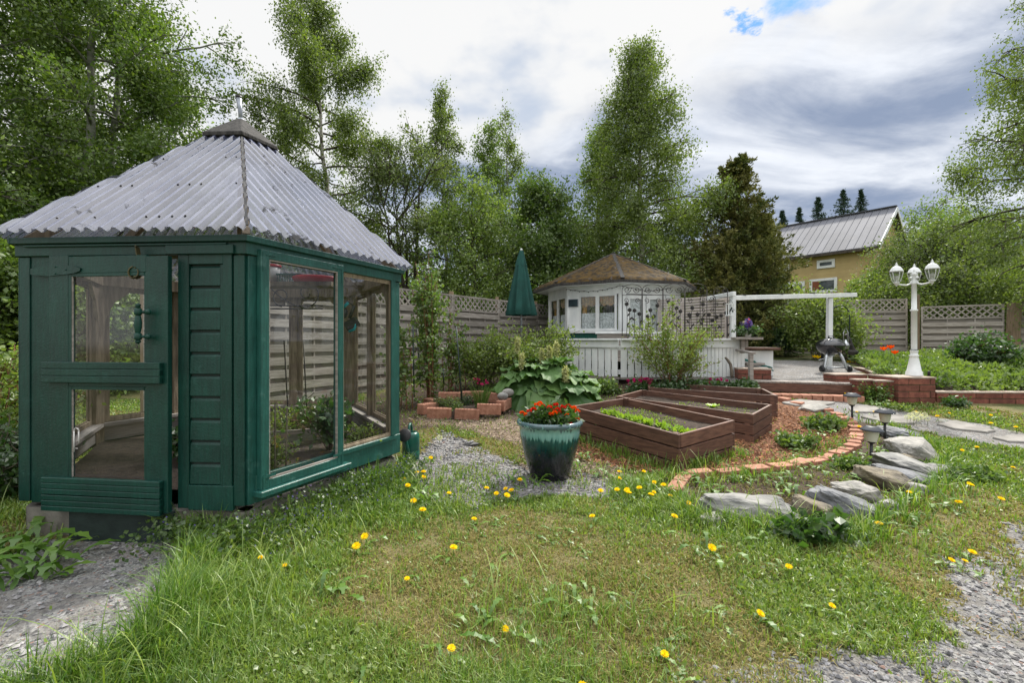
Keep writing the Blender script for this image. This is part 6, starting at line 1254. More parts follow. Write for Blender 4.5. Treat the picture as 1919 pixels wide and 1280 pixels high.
# small spruces behind the house
def spruce(name, label, px, D_, top, cw, seed, group):
    rng = np.random.default_rng(seed); b0 = GD(px, D_); zt = H-(top-HY)/F*D_; Ht = zt-b0.z; W_ = cw/F*D_; root = thing(name, label, 'tree', tuple(b0), group); wood = MB(); fol = MB(); wood.tube([b0, (b0.x, b0.y, zt)], [.16, .015], 6, False)
    for k in range(34):
        f_ = .45+.55*(k/33)**.85; L = W_*6.0*(1-f_)+.03; z = b0.z+Ht*f_
        for q in range(7):
            az = rng.uniform(0, 2*math.pi); e = np.array((math.cos(az), math.sin(az), 0)); Lb = L*rng.uniform(.45, 1.2); m_ = 22; s_ = rng.random(m_)[:, None]; base = np.array((b0.x, b0.y, z))+e*Lb*s_+np.array((0, 0, -.30))*Lb*s_+np.array((0, 0, .22))*Lb*s_**2; leaves(fol, base+rng.normal(0, .03, (m_, 3)), .20, rng, aspect=.3, hang=.3, out=np.repeat((e*.6)[None], m_, 0))
    wood.build('trunk', m['darkbark'], root); fol.build('crown', m['spruce'], root)
for k, (px, D_, top, cw, lab) in enumerate(((1443, 44, 405, 14, 'small dark spruce tip beside the thuja, leftmost of the spruces behind the house'), (1466, 44, 396, 17, 'bushy spruce tip behind the left end of the house roof'), (1498, 46, 391, 14, 'thin spruce tip over the left part of the house roof'), (1533, 43, 371, 22, 'broad spruce rising behind the middle of the house roof'), (1580, 42, 358, 28, 'largest spruce behind the house roof'), (1613, 43, 357, 20, 'spruce right of the largest one, next to the roof ridge'))):
    spruce('spruce_tree', lab, px, D_, top, cw, 60+k, 'spruces behind the house')
# right side
tree('willow_bush', 'broad arching willow shrub in front of the yellow house, behind the lamp post', 1708, 17, 432, 104, PROUND, m['willowleaf'], m['darkbark'], 44880, 0.078, 70, c0=.05, r0=.07, nb=80, trunks=5, elev=(.1, .9), sig=.2, cat='bush', clump=.7)
tree('willow_bush', 'light green shrub hiding the lower house wall, left of the lamp post', 1640, 17.5, 500, 40, PROUND, m['lightleaf'], m['darkbark'], 10200, 0.083, 71, c0=.05, r0=.05, nb=44, trunks=3, cat='bush', sig=.25)
for k, (px, D_, top, cw, mm, n, lab) in enumerate(((1735, 32, 380, 70, 'aspenleaf', 9000, 'round green tree right behind the gable of the yellow house'), (1800, 34, 392, 70, 'lightleaf', 9000, 'pale green tree in the background right of the house gable'), (1880, 30, 400, 80, 'birchleaf', 10000, 'green tree in the background at the far right'), (1780, 24, 440, 85, 'aspenleaf', 11000, 'green bushy tree above the right fence, nearer than the pale one'), (1860, 20, 470, 70, 'lightleaf', 8000, 'light green shrub in front of the far porch'), (1960, 22, 420, 90, 'birchleaf', 9000, 'green tree cut by the right edge of the picture'))):
    tree('garden_tree', lab, px, D_, top, cw, PROUND, m[mm], m['darkbark'], n, .16 if D_ > 23 else .12, 80+k, c0=.06, r0=.1, nb=46, sig=.26, clump=.6)
tree('birch_tree', 'birch with hanging twigs leaning into the picture at the right edge', 2000, 12, -220, 172, PB, m['birchleaf'], m['birchbark'], 61200, 0.063, 90, c0=.12, r0=.15, nb=64, elev=(.0, .9), droop=.55, hang=.8, strand=.3, sig=.15)
for k, (px, D_, top, cw, mm, lab) in enumerate(((1465, 17, 540, 60, 'bushleaf', 'yellow green shrub peeping over the fence left of the pergola beam'), (1660, 15.5, 520, 60, 'bushleaf', 'yellow green shrub over the fence, left of the lamp heads'), (1780, 15.2, 535, 75, 'bushleaf', 'yellow green shrub over the fence right of the lamp'), (1900, 14, 520, 70, 'bushleaf', 'yellow green shrub over the fence at the right edge'), (1330, 17, 520, 60, 'birchleaf', 'green shrub between the gazebo and the thuja'))):
    tree('fence_shrub', lab, px, D_, top, cw, PROUND, m[mm], m['darkbark'], 6500, .085, 100+k, c0=.05, r0=.03, nb=36, trunks=3, sig=.3, cat='bush', clump=.6, group='shrubs beyond the right fence')
# woodland that closes the view behind everything
def wood_mass():
    rng = np.random.default_rng(5); mb = MB()
    for az, r_, h_, w_ in [(a, rng.uniform(30, 40), rng.uniform(4, 8.5), rng.uniform(2, 3.4)) for a in np.linspace(-1.15, .40, 42)]+[(a, rng.uniform(50, 62), rng.uniform(4, 8.0), 4) for a in np.linspace(.66, 1.15, 17)]:
        c = np.array((r_*math.sin(az), r_*math.cos(az), .6)); n_ = 900; v = rng.normal(size=(n_, 3)); v /= np.linalg.norm(v, axis=1)[:, None]; v *= rng.random(n_)[:, None]**.4; sh = np.array((w_, w_, h_*.55)); leaves(mb, c+np.array((0, 0, h_*.5))+v*sh, .42, rng, tint=rng.uniform(.1, .7))
    o = mb.build('distant_woodland', m['mapleleaf']); tag(o, 'distant green woodland closing the view behind the trees', 'woodland', kind='stuff')
wood_mass()
# --- garden shrubs
def shrub(name, label, c, rx, ry, h, nst, leaf, stem, nleaf, size, seed, cat='shrub', upright=.6, sig=.09, rst=.008, hang=.1, lowclear=.15, group=None, top_tint=False, droop=.25, nsub=6):
    rng = np.random.default_rng(seed); c = np.array(c, float); root = thing(name, label, cat, tuple(c), group); wood = MB(); fol = MB(); segs = []; ws = []
    for k in range(nst):
        az = k*2.39996+rng.uniform(-.4, .4); rad = rng.random()**.5; tip = c+np.array((math.cos(az)*rx*rad, math.sin(az)*ry*rad, h*(1-.35*rad**2)*rng.uniform(.75, 1.08))); b_ = c+np.array((math.cos(az)*rx*.18*rad, math.sin(az)*ry*.18*rad, -.03)); d = tip-b_; L = np.linalg.norm(d); d /= L
        d = d+np.array((0, 0, upright*.35)); d /= np.linalg.norm(d)
        for s_ in branchy(rng, wood, b_, d, L, rst*rng.uniform(.7, 1.3), 1, nsub, droop, 6):
            wt = rng.lognormal(0, .6)
            for a, e in zip(s_[:-1], s_[1:]):
                hz = ((a[2]+e[2])/2-c[2])/h
                if hz > lowclear: segs.append((a, e)); ws.append(np.linalg.norm(e-a)*wt)
    segs = np.array(segs); ws = np.array(ws); ws /= ws.sum(); idx = rng.choice(len(segs), nleaf, p=ws); f_ = rng.random(nleaf)[:, None]; pts = segs[idx, 0]*(1-f_)+segs[idx, 1]*f_+rng.normal(0, sig, (nleaf, 3)); pts[:, 2] = np.maximum(pts[:, 2], c[2]+.02)
    tn = None
    if top_tint: tn = np.clip((pts[:, 2]-c[2])/h*.9, .1, .95)
    leaves(fol, pts, size, rng, hang=hang, tint=tn, aspect=.7); wood.build('stems', stem, root); fol.build('foliage', leaf, root); return root
shrub('currant_bush', 'big loose light green currant bush left of the deck, behind the rhubarb', GD(985, 8.6), 1.1, .65, 1.22, 32, m['bushleaf'], m['canegrey'], 12000, .050, 201, sig=.07)
shrub('currant_bush', 'smaller light green bush in front of the fence, left of the big currant bush', GD(905, 8.7), .45, .45, .95, 18, m['bushleaf'], m['canegrey'], 3600, .048, 202, sig=.07)
shrub('rose_bush', 'airy bush with thin bare stems growing before the white deck skirt', GD(1262, 8.35), .80, .45, 1.42, 20, m['bushleaf'], m['canered'], 5200, .046, 203, sig=.05, lowclear=.18)
shrub('climbing_shrub', 'large leafy green climber in front of the fence behind the grill', GD(1535, 12.6), .78, .55, 1.9, 42, m['bushleaf'], m['canegrey'], 10500, .075, 204, sig=.12, lowclear=.02)
shrub('climbing_shrub', 'part of leafy climber hanging on the fence right of the grill arch', GD(1585, 12.9), .55, .4, 1.5, 22, m['bushleaf'], m['canegrey'], 4200, .075, 205, sig=.12, lowclear=.1)
shrub('fence_plant', 'low weedy shrub at the fence left of the climber', GD(1462, 13.6), .7, .4, .9, 18, m['darkleaf'], m['canegrey'], 3500, .07, 206, lowclear=.02)
shrub('peony_bush', 'round dark green peony bush in the flower bed, right of the lamp post', P(1842, 690, 9.6), .52, .42, .62, 40, m['darkleaf'], m['canered'], 4200, .075, 207, lowclear=.3, droop=.1, upright=.2)
# raspberry canes
def canes(label, c, n, h, rx, ry, seed, nleaf, name='raspberry_canes'):
    rng = np.random.default_rng(seed); c = np.array(c, float); root = thing(name, label, 'raspberry', tuple(c)); wood = MB(); fol = MB(); pts = []
    for k in range(n):
        b_ = c+np.array((rng.normal(0, rx*.45), rng.normal(0, ry*.45), 0)); hh = h*rng.uniform(.55, 1.05); ln = rng.normal(0, .12, 2); q = np.linspace(0, 1, 8)[:, None]; w_ = b_+np.concatenate([ln[0]*q**1.5*hh*.6, ln[1]*q**1.5*hh*.6, q*hh], 1); wood.tube(w_, np.linspace(.009, .004, 8), 5, False)
        for _ in range(int(nleaf/n/7)):
            f_ = rng.beta(2.0, 1.2); k_ = min(int(f_*7), 6); p_ = w_[k_]+(w_[k_+1]-w_[k_])*(f_*7-k_); e = rng.normal(size=3); e[2] = abs(e[2])*.3+.1; e /= np.linalg.norm(e); t_ = p_+e*rng.uniform(.05, .17); wood.tube([p_, (p_+t_)/2+np.array((0, 0, .02)), t_], .003, 3, False); pts.append(t_+rng.normal(0, .035, (7, 3)))
    leaves(fol, np.concatenate(pts), .066, rng, hang=.15, aspect=.68); wood.build('canes', m['canered'], root); fol.build('foliage', m['rasp'], root)
canes('tall clump of raspberry canes with red brown stems in front of the fence', GD(806, 7.75), 14, 2.5, .17, .2, 301, 3000)
canes('sparse raspberry canes close to the right corner of the greenhouse', GD(752, 7.4), 9, 1.45, .28, .25, 302, 1000)
canes('short raspberry canes between the tall clump and the currant bush', GD(850, 8.4), 9, 1.5, .25, .25, 303, 900)
# rhubarb: ruffled leaves on stalks
def big_leaf(mb, base, tip_dir, L, Wd, rng, cup=.25, ruff=.06, tint=.5):
    """heart-shaped leaf, petiole end at base"""
    t = np.array(tip_dir, float); t /= np.linalg.norm(t); s = np.cross(t, (0, 0, 1)); s /= np.linalg.norm(s)+1e-9; nn = np.cross(s, t)
    nu, nv = 9, 33; V = []; ph = rng.uniform(0, 6, 3)
    for i_ in range(nu+1):
        for j_ in range(nv):
            u = i_/nu; a = (j_/(nv-1)-.5)*2*math.pi*.96; rad = u*(.5+.18*math.cos(a))*(1+.06*math.sin(7*a+ph[0])*u+.05*math.sin(17*a)*u); 
            x = math.sin(a)*rad*Wd*1.15; y = (math.cos(a)*rad+.18*u)*L*1.25; z = cup*rad*rad*L*.9-ruff*L*u**3*(.6*math.sin(5*a+ph[1])+.55*math.sin(11*a+ph[2]))-.20*L*max(math.cos(a), 0)*u**2-.030*L*(abs(math.sin(a*3.5))-.5)*min(1, u*2)
            V.append(np.asarray(base)+t*y+s*x+nn*z)
    fs = [(i_*nv+j_, (i_+1)*nv+j_, (i_+1)*nv+j_+1, i_*nv+j_+1) for i_ in range(nu) for j_ in range(nv-1)]
    mb.add(V, fs, tint, True)
RH = thing('rhubarb', 'big spreading rhubarb with wide ruffled leaves and pale flower stalks', 'rhubarb', tuple(GD(1022, 7.75)))
rng = np.random.default_rng(77); rc = np.array(GD(1022, 7.75)); stm = MB(); k = 0
for ring, (cnt, el, rad, L_) in enumerate(((20, .10, .62, .44), (22, .50, .52, .42), (20, .90, .36, .36), (12, 1.25, .22, .30))):
    for q in range(cnt):
        az = q*2*math.pi/cnt+rng.uniform(-.15, .15)+ring*.4; e = np.array((math.cos(az), math.sin(az), 0)); R1 = rad*rng.uniform(.75, 1.15); sx = 1.15
        b_ = rc+np.array((e[0]*.12, e[1]*.1, .0)); p_ = rc+np.array((e[0]*R1*sx, e[1]*R1*.8, (.24, .40, .54, .64)[ring]*rng.uniform(.85, 1.15))); stm.tube([b_, (b_+p_)/2+np.array((0, 0, .08)), p_], [.016, .012, .009], 5, False)
        if k < 90:
            lb = MB(); tilt = (-.85, -.55, -.25, .25)[ring]+rng.uniform(-.3, .3); big_leaf(lb, p_, e*math.cos(tilt)+np.array((0, 0, math.sin(tilt))), L_*rng.uniform(.75, 1.15), L_*rng.uniform(.75, 1.05), rng, tint=float(np.clip(rng.normal(.55, .28), 0, 1)), ruff=.13); lb.build('leaf', m['rhubarb'], RH)
        k += 1
stm.build('stalks', m['rhubarb'], RH)
for px, py, D_ in ((970, 635, 7.6), (1030, 650, 7.7), (1043, 643, 7.6), (978, 665, 7.4), (1060, 690, 7.2), (1015, 655, 7.8)):
    t_ = np.array(P(px, py, D_)); b_ = rc+(t_-rc)*np.array((.35, .3, 0)); fs_ = MB(); fs_.tube([b_, (b_+t_)/2, t_], [.016, .014, .009], 6, False); o = fs_.build('flower_stalk', m['rhubarb'], RH)
    fl_ = MB(); n_ = 420; s_ = rng.random(n_)[:, None]; leaves(fl_, t_-np.array((0, 0, .20))*s_+rng.normal(0, .022, (n_, 3)), .026, rng, hang=0, aspect=.9); fl_.build('flower_plume', m['cream'], o)['kind'] = 'stuff'
# pot flowers
LA = thing('red_flowers', 'bushy plant with red and orange flower heads growing in the glazed pot', 'flowers', (PC.x, PC.y, pz+.50)); rng = np.random.default_rng(88); fol = MB(); stm = MB(); pts = []; outs = []
for k in range(120):
    az = rng.uniform(0, 6.28); r_ = .29*rng.random()**.5; t_ = np.array((PC.x+math.cos(az)*r_, PC.y+math.sin(az)*r_, pz+.56+.16*(1-(r_/.31)**2)*rng.uniform(.4, 1.1))); b_ = np.array((PC.x+math.cos(az)*r_*.4, PC.y+math.sin(az)*r_*.4, pz+.5)); stm.tube([b_, (b_+t_)/2, t_], .003, 3, False)
    for _ in range(9): pts.append(b_+(t_-b_)*rng.uniform(.4, 1)+rng.normal(0, .025, 3)); outs.append((math.cos(az)*.8, math.sin(az)*.8, .35))
leaves(fol, np.array(pts), .062, rng, out=np.array(outs)*1.0, aspect=.6); fol.build('foliage', m['darkleaf'], LA); stm.build('stems', m['darkleaf'], LA)
for k, (px, py, c_) in enumerate([(1006, 760, 1), (1017, 762, 0), (1030, 764, 0), (1037, 772, 0), (1045, 768, 0), (1049, 773, 0), (1065, 762, 0), (1075, 765, 1), (1082, 771, 1), (1033, 777, 1), (1040, 775, 1), (1063, 779, 1), (1059, 790, 1), (1069, 796, 0), (1081, 786, 1), (978, 775, 1), (992, 772, 0), (1000, 768, 0), (1022, 770, 0), (1055, 764, 0), (1012, 757, 1), (1042, 760, 0), (986, 778, 1)]):
    c = np.array(P(px, py, PC.y-.12+rng.uniform(-.12, .15))); fb = MB(); n_ = 46; v = rng.normal(size=(n_, 3)); v /= np.linalg.norm(v, axis=1)[:, None]; v[:, 2] = np.abs(v[:, 2])*.8; leaves(fb, c+v*.014, .016, rng, out=v*3, aspect=1.1); fb.build('flower_head', m['redpetal'] if c_ == 0 else m['orangepetal'], LA)
# seedlings in the raised beds
rng = np.random.default_rng(99)
def seedlings(name, label, pts, size, mat_, n, sp, cat='seedlings'):
    mb = MB(); P_ = np.repeat(np.array([tuple(p_) for p_ in pts]), n, 0)+rng.normal(0, 1, (len(pts)*n, 3))*np.array((sp, sp, sp*.35)); P_[:, 2] += .012; o_ = np.repeat(np.array((0, 0, .8))[None], len(P_), 0); leaves(mb, P_, size, rng, out=o_, aspect=.75); o = mb.build(name, mat_); return tag(o, label, cat, kind='stuff')
seedlings('seedling_row', 'row of lime green lettuce seedlings in the nearest raised bed', [BED1(u, .36+rng.normal(0, .02)) for u in np.linspace(.05, .85, 34)], .055, M['lime'], 12, .03)
seedlings('small_weeds', 'fine green sprouts at the back of the nearest raised bed', [BED1(u, rng.uniform(.55, .85)) for u in np.linspace(.3, .95, 60)], .022, M['bushleaf'], 7, .03)
seedlings('small_sprouts', 'tiny sprouts in the middle raised bed', [BED2(rng.uniform(.05, .6), rng.uniform(.2, .8)) for _ in range(60)], .02, M['bushleaf'], 6, .03)
mb = MB(); q = BED2(.33, .5)
for a in range(7): az = a*.9; big_leaf(mb, np.array(q)+np.array((0, 0, .03)), (math.cos(az), math.sin(az), .55), .10, .075, rng, tint=.8)
o = solo('seedling', mb, M['lime'], tuple(q), 'single lime green seedling with broad leaves in the middle raised bed', 'seedling')
# chives and herbs
mb = MB(); c = np.array((HC.x+.30, HC.y-.05, float(g(HC.x, HC.y))+.05))
for k in range(130): az = rng.uniform(0, 6.28); e = np.array((math.cos(az), math.sin(az), 0)); L_ = rng.uniform(.22, .40); b_ = c+e*rng.uniform(0, .09); mb.tube([b_, b_+e*L_*.15+np.array((0, 0, L_*.6)), b_+e*L_*.38+np.array((0, 0, L_))], [.003, .0025, .001], 3, False, tint=rng.uniform(.2, .8))
CH = solo('chives', mb, M['lush'], tuple(c), 'clump of thin green chives in the herb bed', 'chives')
mb = MB()
for k in range(9): p_ = c+np.array((rng.normal(0, .07), rng.normal(0, .06), rng.uniform(.36, .46))); leaves(mb, p_+rng.normal(0, .008, (26, 3)), .014, rng)
mb.V = [v for v in mb.V]; mb.build('bud', M['pinkpetal'], CH)
for k, (dx_, dy_, lab) in enumerate(((-.30, .05, 'bushy grey green herb at the left of the herb bed'), (.02, .2, 'low green herb behind the stake in the herb bed'), (-.1, -.2, 'small light green herb at the front of the herb bed'))):
    shrub('herb_plant', lab, (HC.x+dx_, HC.y+dy_, float(g(HC.x, HC.y))+.05), .16, .14, .17, 16, M['willowleaf' if k == 0 else 'darkleaf' if k == 1 else 'rasp'], M['canegrey'], 900, .022, 400+k, 'herb', sig=.025, rst=.003, lowclear=0)
# plants inside the greenhouse
for k, (x, y, rx, h, mm, lab) in enumerate(((-2.15, 5.1, .30, .36, 'darkleaf', 'leafy green plants along the back of the greenhouse bed'), (-1.75, 4.35, .16, .52, 'darkleaf', 'tall broad leaved plant in the middle of the greenhouse window'), (-1.93, 3.62, .17, .24, 'bushleaf', 'curly green plant just inside the front greenhouse window'), (-1.40, 4.25, .14, .22, 'bushleaf', 'small bushy plant behind the second greenhouse window'), (-2.85, 4.0, .2, .28, 'darkleaf', 'broad leaved seedling seen through the lower door pane'), (-2.4, 4.9, .25, .34, 'bushleaf', 'pale bushy plants left at the back of the greenhouse'))):
    shrub('greenhouse_plant', lab, (x, y, .32), rx, rx, h, 12, M[mm], M['canegrey'], 700 if k < 2 else 900, .06 if mm == 'darkleaf' else .03, 420+k, 'plant', sig=.04, rst=.005, lowclear=.1)
# lupins on the shelf
q = P(1402, 632, 8.85); LU = thing('lupin_bouquet', 'purple and pink lupins with green leaves in a white vase on the plank shelf', 'flowers', tuple(q)); b = MB(); b.lathe([(0, 0), (.05, 0), (.06, .06), (.045, .12), (.05, .13)], 14, q); b.build('vase', M['whiteplastic'], LU)
fol = MB(); qq = np.array(q); leaves(fol, qq+np.array((0, 0, .14))+rng.normal(0, 1, (420, 3))*np.array((.10, .07, .04)), .06, rng); fol.build('foliage', M['darkleaf'], LU)
for k in range(16):
    az = rng.uniform(0, 6.28); t_ = qq+np.array((math.cos(az)*.17*rng.random()-.02, math.sin(az)*.08, rng.uniform(.22, .36))); fb = MB(); s_ = rng.random(90)[:, None]; leaves(fb, t_-np.array((0, 0, .14))*s_+rng.normal(0, .016, (90, 3)), .024, rng, aspect=.9); fb.build('flower_spike', M['purple'] if k % 4 else M['cream'] if k % 8 else M['orangepetal'], LU)
# primulas at the foot of the deck
for k, (px, py, w_, lab) in enumerate(((1205, 728, .36, 'low green plants with magenta flowers left below the white deck skirt'), (1262, 722, .34, 'low green strawberry like plants below the middle of the deck skirt'), (1340, 722, .42, 'low green plants with a few magenta flowers, right below the deck skirt'), (1392, 716, .22, 'low green plants by the brick pier at the end of the deck'), (1130, 728, .28, 'low weeds between the rhubarb and the deck skirt'))):
    c = GD(px, 8.25); o = shrub('primula_plant', lab, c, w_, .25, .22, 26, M['darkleaf' if k != 4 else 'rasp'], M['darkleaf'], 1500, .055, 440+k, 'plant', sig=.04, rst=.003, lowclear=0)
    if k in (0, 2):
        for _ in range(16 if k == 0 else 6): p_ = np.array(c)+np.array((rng.normal(-.08 if k == 0 else 0, .12), rng.normal(-.1, .08), rng.uniform(.17, .30))); fb = MB(); leaves(fb, p_+rng.normal(0, .010, (30, 3)), .022, rng, aspect=1); fb.build('flower', M['pinkpetal'], o)
# ground cover in the flower bed
mb = MB(); n_ = 30000; X_ = rng.uniform(6.3, 12, n_); Y_ = rng.uniform(7.7, 12.2, n_); kk = sdf(X_, Y_, BED_SOIL) > .0; X_, Y_ = X_[kk], Y_[kk]; hz = .06+.40*n2d(X_, Y_, 1.5, 71, 3)**1.2
z_ = g(X_, Y_)+rng.random(len(X_))**.6*hz+.04; tn = n2d(X_, Y_, 1.1, 72, 2); leaves(mb, np.stack([X_, Y_, z_], -1), .085, rng, tint=np.clip(.2+tn*.9, 0, 1), out=np.repeat(np.array((0, 0, .5))[None], len(X_), 0)); o = mb.build('bed_ground_cover', M['rasp']); tag(o, 'thick light green ground cover filling the flower bed behind the brick wall', 'ground cover', kind='stuff')
def blades(mb, c, n, L, spread, rng, w_=.012, tint=(.3, .9)):
    for k in range(n):
        az = rng.uniform(0, 6.28); e = np.array((math.cos(az), math.sin(az), 0)); s = np.array((-e[1], e[0], 0)); l_ = L*rng.uniform(.6, 1.1); b_ = c+e*rng.uniform(0, .05); f_ = np.linspace(0, 1, 6); ctr = [b_+e*spread*l_*q**1.8+np.array((0, 0, l_*q-.35*l_*spread*q**3)) for q in f_]; V = []
        for q, p_ in zip(f_, ctr): V += [p_-s*w_*(1-q**2)*.5, p_+s*w_*(1-q**2)*.5]
        mb.add(V, [(2*i_, 2*i_+1, 2*i_+3, 2*i_+2) for i_ in range(5)], rng.uniform(*tint), True)
for k, (px, D_, lab) in enumerate(((1895, 9.6, 'tuft of long light green daylily blades at the right edge of the flower bed'), (1850, 10.6, 'tuft of light green blades behind the peony bush'))):
    mb = MB(); c = np.array(GD(px, D_)); c[2] += .05; blades(mb, c, 60, .75, .6, rng, .03); solo('daylily_tuft', mb, M['lush'], tuple(c), lab, 'plant')
# poppies / tulips
def cupflower(name, label, base, top, mat_, size, group):
    r_ = thing(name, label, 'flower', tuple(base), group); b = MB(); b.tube([base, (Vector(base)+Vector(top))/2+Vector((.01, 0, 0)), top], .006, 5); b.build('stem', M['lush'], r_); fb = MB()
    for q in range(6):
        a = q*math.pi/3; e = np.array((math.cos(a), math.sin(a), 0)); s = np.array((-e[1], e[0], 0)); t_ = np.array(top); V = [t_, t_+e*size*.55+s*size*.42+np.array((0, 0, size*.45)), t_+e*size*.75+np.array((0, 0, size)), t_+e*size*.55-s*size*.42+np.array((0, 0, size*.45))]; fb.add(V, [(0, 1, 2, 3)], rng.uniform(.3, .9))
    fb.build('petals', mat_, r_)
for k, (px, py, lab) in enumerate(((1656, 657, 'orange poppy, the left one of three behind the lamp post'), (1669, 654, 'orange poppy, the highest of three behind the lamp post'), (1677, 664, 'orange poppy, the lowest of three behind the lamp post'))): t_ = P(px, py, 9.4); cupflower('poppy', lab, (t_.x, t_.y, float(g(t_.x, t_.y))), tuple(t_), M['orangepetal'], .085, 'orange poppies')
for k, (px, py, D_, lab) in enumerate(((1533, 672, 12, 'yellow tulip left of the grill legs'), (1527, 671, 12.1, 'smaller yellow tulip left of the grill legs'), (1592, 681, 11.9, 'yellow tulip right of the grill wheels, upper one'), (1598, 684, 11.8, 'yellow tulip right of the grill wheels, lower one'), (1587, 685, 11.8, 'yellow tulip touching the right grill wheel'))): t_ = P(px, py, D_); cupflower('tulip', lab, (t_.x, t_.y, float(g(t_.x, t_.y))), tuple(t_), M['dandy'], .085, 'yellow tulips')
# ---------------------------------------------------------------- grass, weeds, gravel stones, bark chips
rng = np.random.default_rng(1234)
HEXP = [(c.x, c.y) for c in HEX]
BEDS = [[(1.66, 4.55), (.74, 5.9), (1.6, 6.5), (2.55, 5.2)], [(3.0, 5.68), (1.62, 7.08), (2.2, 7.7), (3.6, 6.27)], [(3.95, 6.78), (2.34, 7.82), (2.5, 8.5), (4.15, 7.53)]]
DECKP = [(.3, 9.9), (1.95, 8.95), (4.6, 8.95), (5, 11.6), (4.2, 14), (.3, 14)]
def polar(n, r0, r1, a0=-.92, a1=.92, ex=0.0):
    u = rng.random(n); r_ = r0*(r1/r0)**(u**(1+ex)); a = rng.uniform(a0, a1, n); return r_*np.sin(a), r_*np.cos(a), r_
def keepfree(x, y):
    k = sdf(x, y, HEXP) < -.02
    for p_ in BEDS: k &= sdf(x, y, p_) < 0
    k &= np.hypot(x-PC.x, y-PC.y) > .19; k &= sdf(x, y, DECKP) < 0; return k & ~((x > 5.2) & (y > WALL_Y-.02))
def tallness(x, y):
    """how far grass escapes the mower: against walls, beds, stones"""
    d_gh = -sdf(x, y, HEXP); t_ = np.exp(-np.maximum(d_gh-.06, 0)/.28)*np.where((x > -2.5) & (y < 4.6), 1, .25)*np.where(sdf(x, y, GRAVEL_L) > -.02, 0, 1)
    for p_ in BEDS[:1]: t_ = np.maximum(t_, .75*np.exp(-np.maximum(-sdf(x, y, p_), 0)/.10))
    t_ = np.maximum(t_, .62*np.exp(-np.abs(sdf(x, y, ROCKSOIL)+.06)/.16)*np.where(y < 4.4, 1, .7))
    t_ = np.maximum(t_, 1.0*np.exp(-np.maximum(-sdf(x, y, GRAVEL_L), 0)/.26)*np.where(x > -1.95, 1, .3)*(sdf(x, y, GRAVEL_L) < .04))
    t_ = np.maximum(t_, .45*np.exp(-((x-1.15)**2/.10+(y-4.1)**2/.06))); t_ = np.maximum(t_, .4*np.exp(-((x-.15)**2/.2+(y-2.0)**2/.12)))
    return t_*(.45+1.0*n2d(x, y, 3.2, 41, 3))
def grass_mesh(x, y, r_, h_, w_, lean, tint):
    n = len(x); z = g(x, y)-.006; az = rng.uniform(0, 2*math.pi, n); e = np.stack([np.cos(az), np.sin(az), np.zeros(n)], -1); s = np.stack([-e[:, 1], e[:, 0], e[:, 2]], -1)
    # blade face turned at random to its bend
    tw = rng.uniform(-.8, .8, n)[:, None]; s = s*np.cos(tw)+e*np.sin(tw); b_ = np.stack([x, y, z], -1); up = np.array((0, 0, 1.)); h_ = h_[:, None]; w_ = w_[:, None]; ln = lean[:, None]
    m1 = b_+up*h_*.55+e*h_*ln*.30; tp = b_+up*h_*np.sqrt(np.maximum(1-.55*ln**2, .12))+e*h_*ln
    V = np.stack([b_-s*w_*.5, b_+s*w_*.5, m1+s*w_*.42, m1-s*w_*.42, tp], 1).reshape(-1, 3); o = np.arange(n)[:, None]*5
    mb = MB(); mb.add(V, o+np.array([[0, 1, 2, 3]]), tint); mb.n = 0; mb.Fc.append((o+np.array([[3, 2, 4]]), tint, False)); mb.n = len(V); return mb
x, y, r_ = polar(480000, 1.45, 10.5, ex=-.10)
k = keepfree(x, y); x, y, r_ = x[k], y[k], r_[k]; gr_, mu_, so1, mu2_, dry_ = masks(x, y); tl = tallness(x, y); pn = n2d(x, y, 5.5, 42, 3)
dens = np.clip((1-1.04*sstep(.25, .62, gr_)+.02), 0, 1)*(1-.97*sstep(.3, .6, mu_))*(1-.86*sstep(.3, .7, so1))*(.40+.75*sstep(.25, .6, pn))*(1-.35*dry_)
dens = np.maximum(dens, .42*sstep(.44, .6, n2d(x, y, 3.0, 47, 4))*(sdf(x, y, GRAVEL_R) > -.1)); dens = np.maximum(dens, .34*sstep(.48, .62, n2d(x, y, 3.4, 48, 4))*(sdf(x, y, GRAVEL_C) > -.1))
dens = np.maximum(dens, np.clip(tl*1.2, 0, 1)*(1-.9*sstep(.5, .8, gr_))*.9)
edge_d = np.min(np.stack([np.hypot(x-q.x, y-q.y) for q in [epos(v)[0] for v in np.arange(0, seg[-1], .08)]]), 0); dens *= np.where(edge_d < .16, .16, 1.0)
k = rng.random(len(x)) < dens; x, y, r_, dry_, tl, pn = x[k], y[k], r_[k], dry_[k], tl[k], pn[k]
far = y > 5.6
isdry = rng.random(len(x)) < dry_*.64+.11
lush = (~isdry) & (rng.random(len(x)) < .12+tl*.8); lawn = ~isdry & ~lush
for nm, k, mt, hh, lb in (('lawn_grass', lawn, M['grass'], (.022, .05), 'short mown yellow green lawn grass'), ('dry_lawn_grass', isdry, M['drygrass'], (.015, .045), 'straw coloured dry blades in the worn patches of the lawn'), ('lush_grass', lush, M['lush'], (.028, .065), 'longer dark green grass along the greenhouse, bed and stones')):
    n = int(k.sum()); h_ = rng.uniform(*hh, n)*(.6+.9*pn[k])+tl[k]*rng.uniform(.05, .28, n)*(0 if nm == 'dry_lawn_grass' else 1); w_ = np.maximum(.0038, .0019*r_[k])*rng.uniform(.7, 1.4, n); ln = np.clip(rng.normal(.55 if nm != 'dry_lawn_grass' else .95, .3, n), .05, 1.25)
    o = grass_mesh(x[k], y[k], r_[k], h_, w_, ln, np.clip(rng.normal(.5, .33, n)+.6*(n2d(x[k], y[k], 1.1, 43, 2)-.5), 0, 1)).build(nm, mt); tag(o, lb, 'grass', kind='stuff')
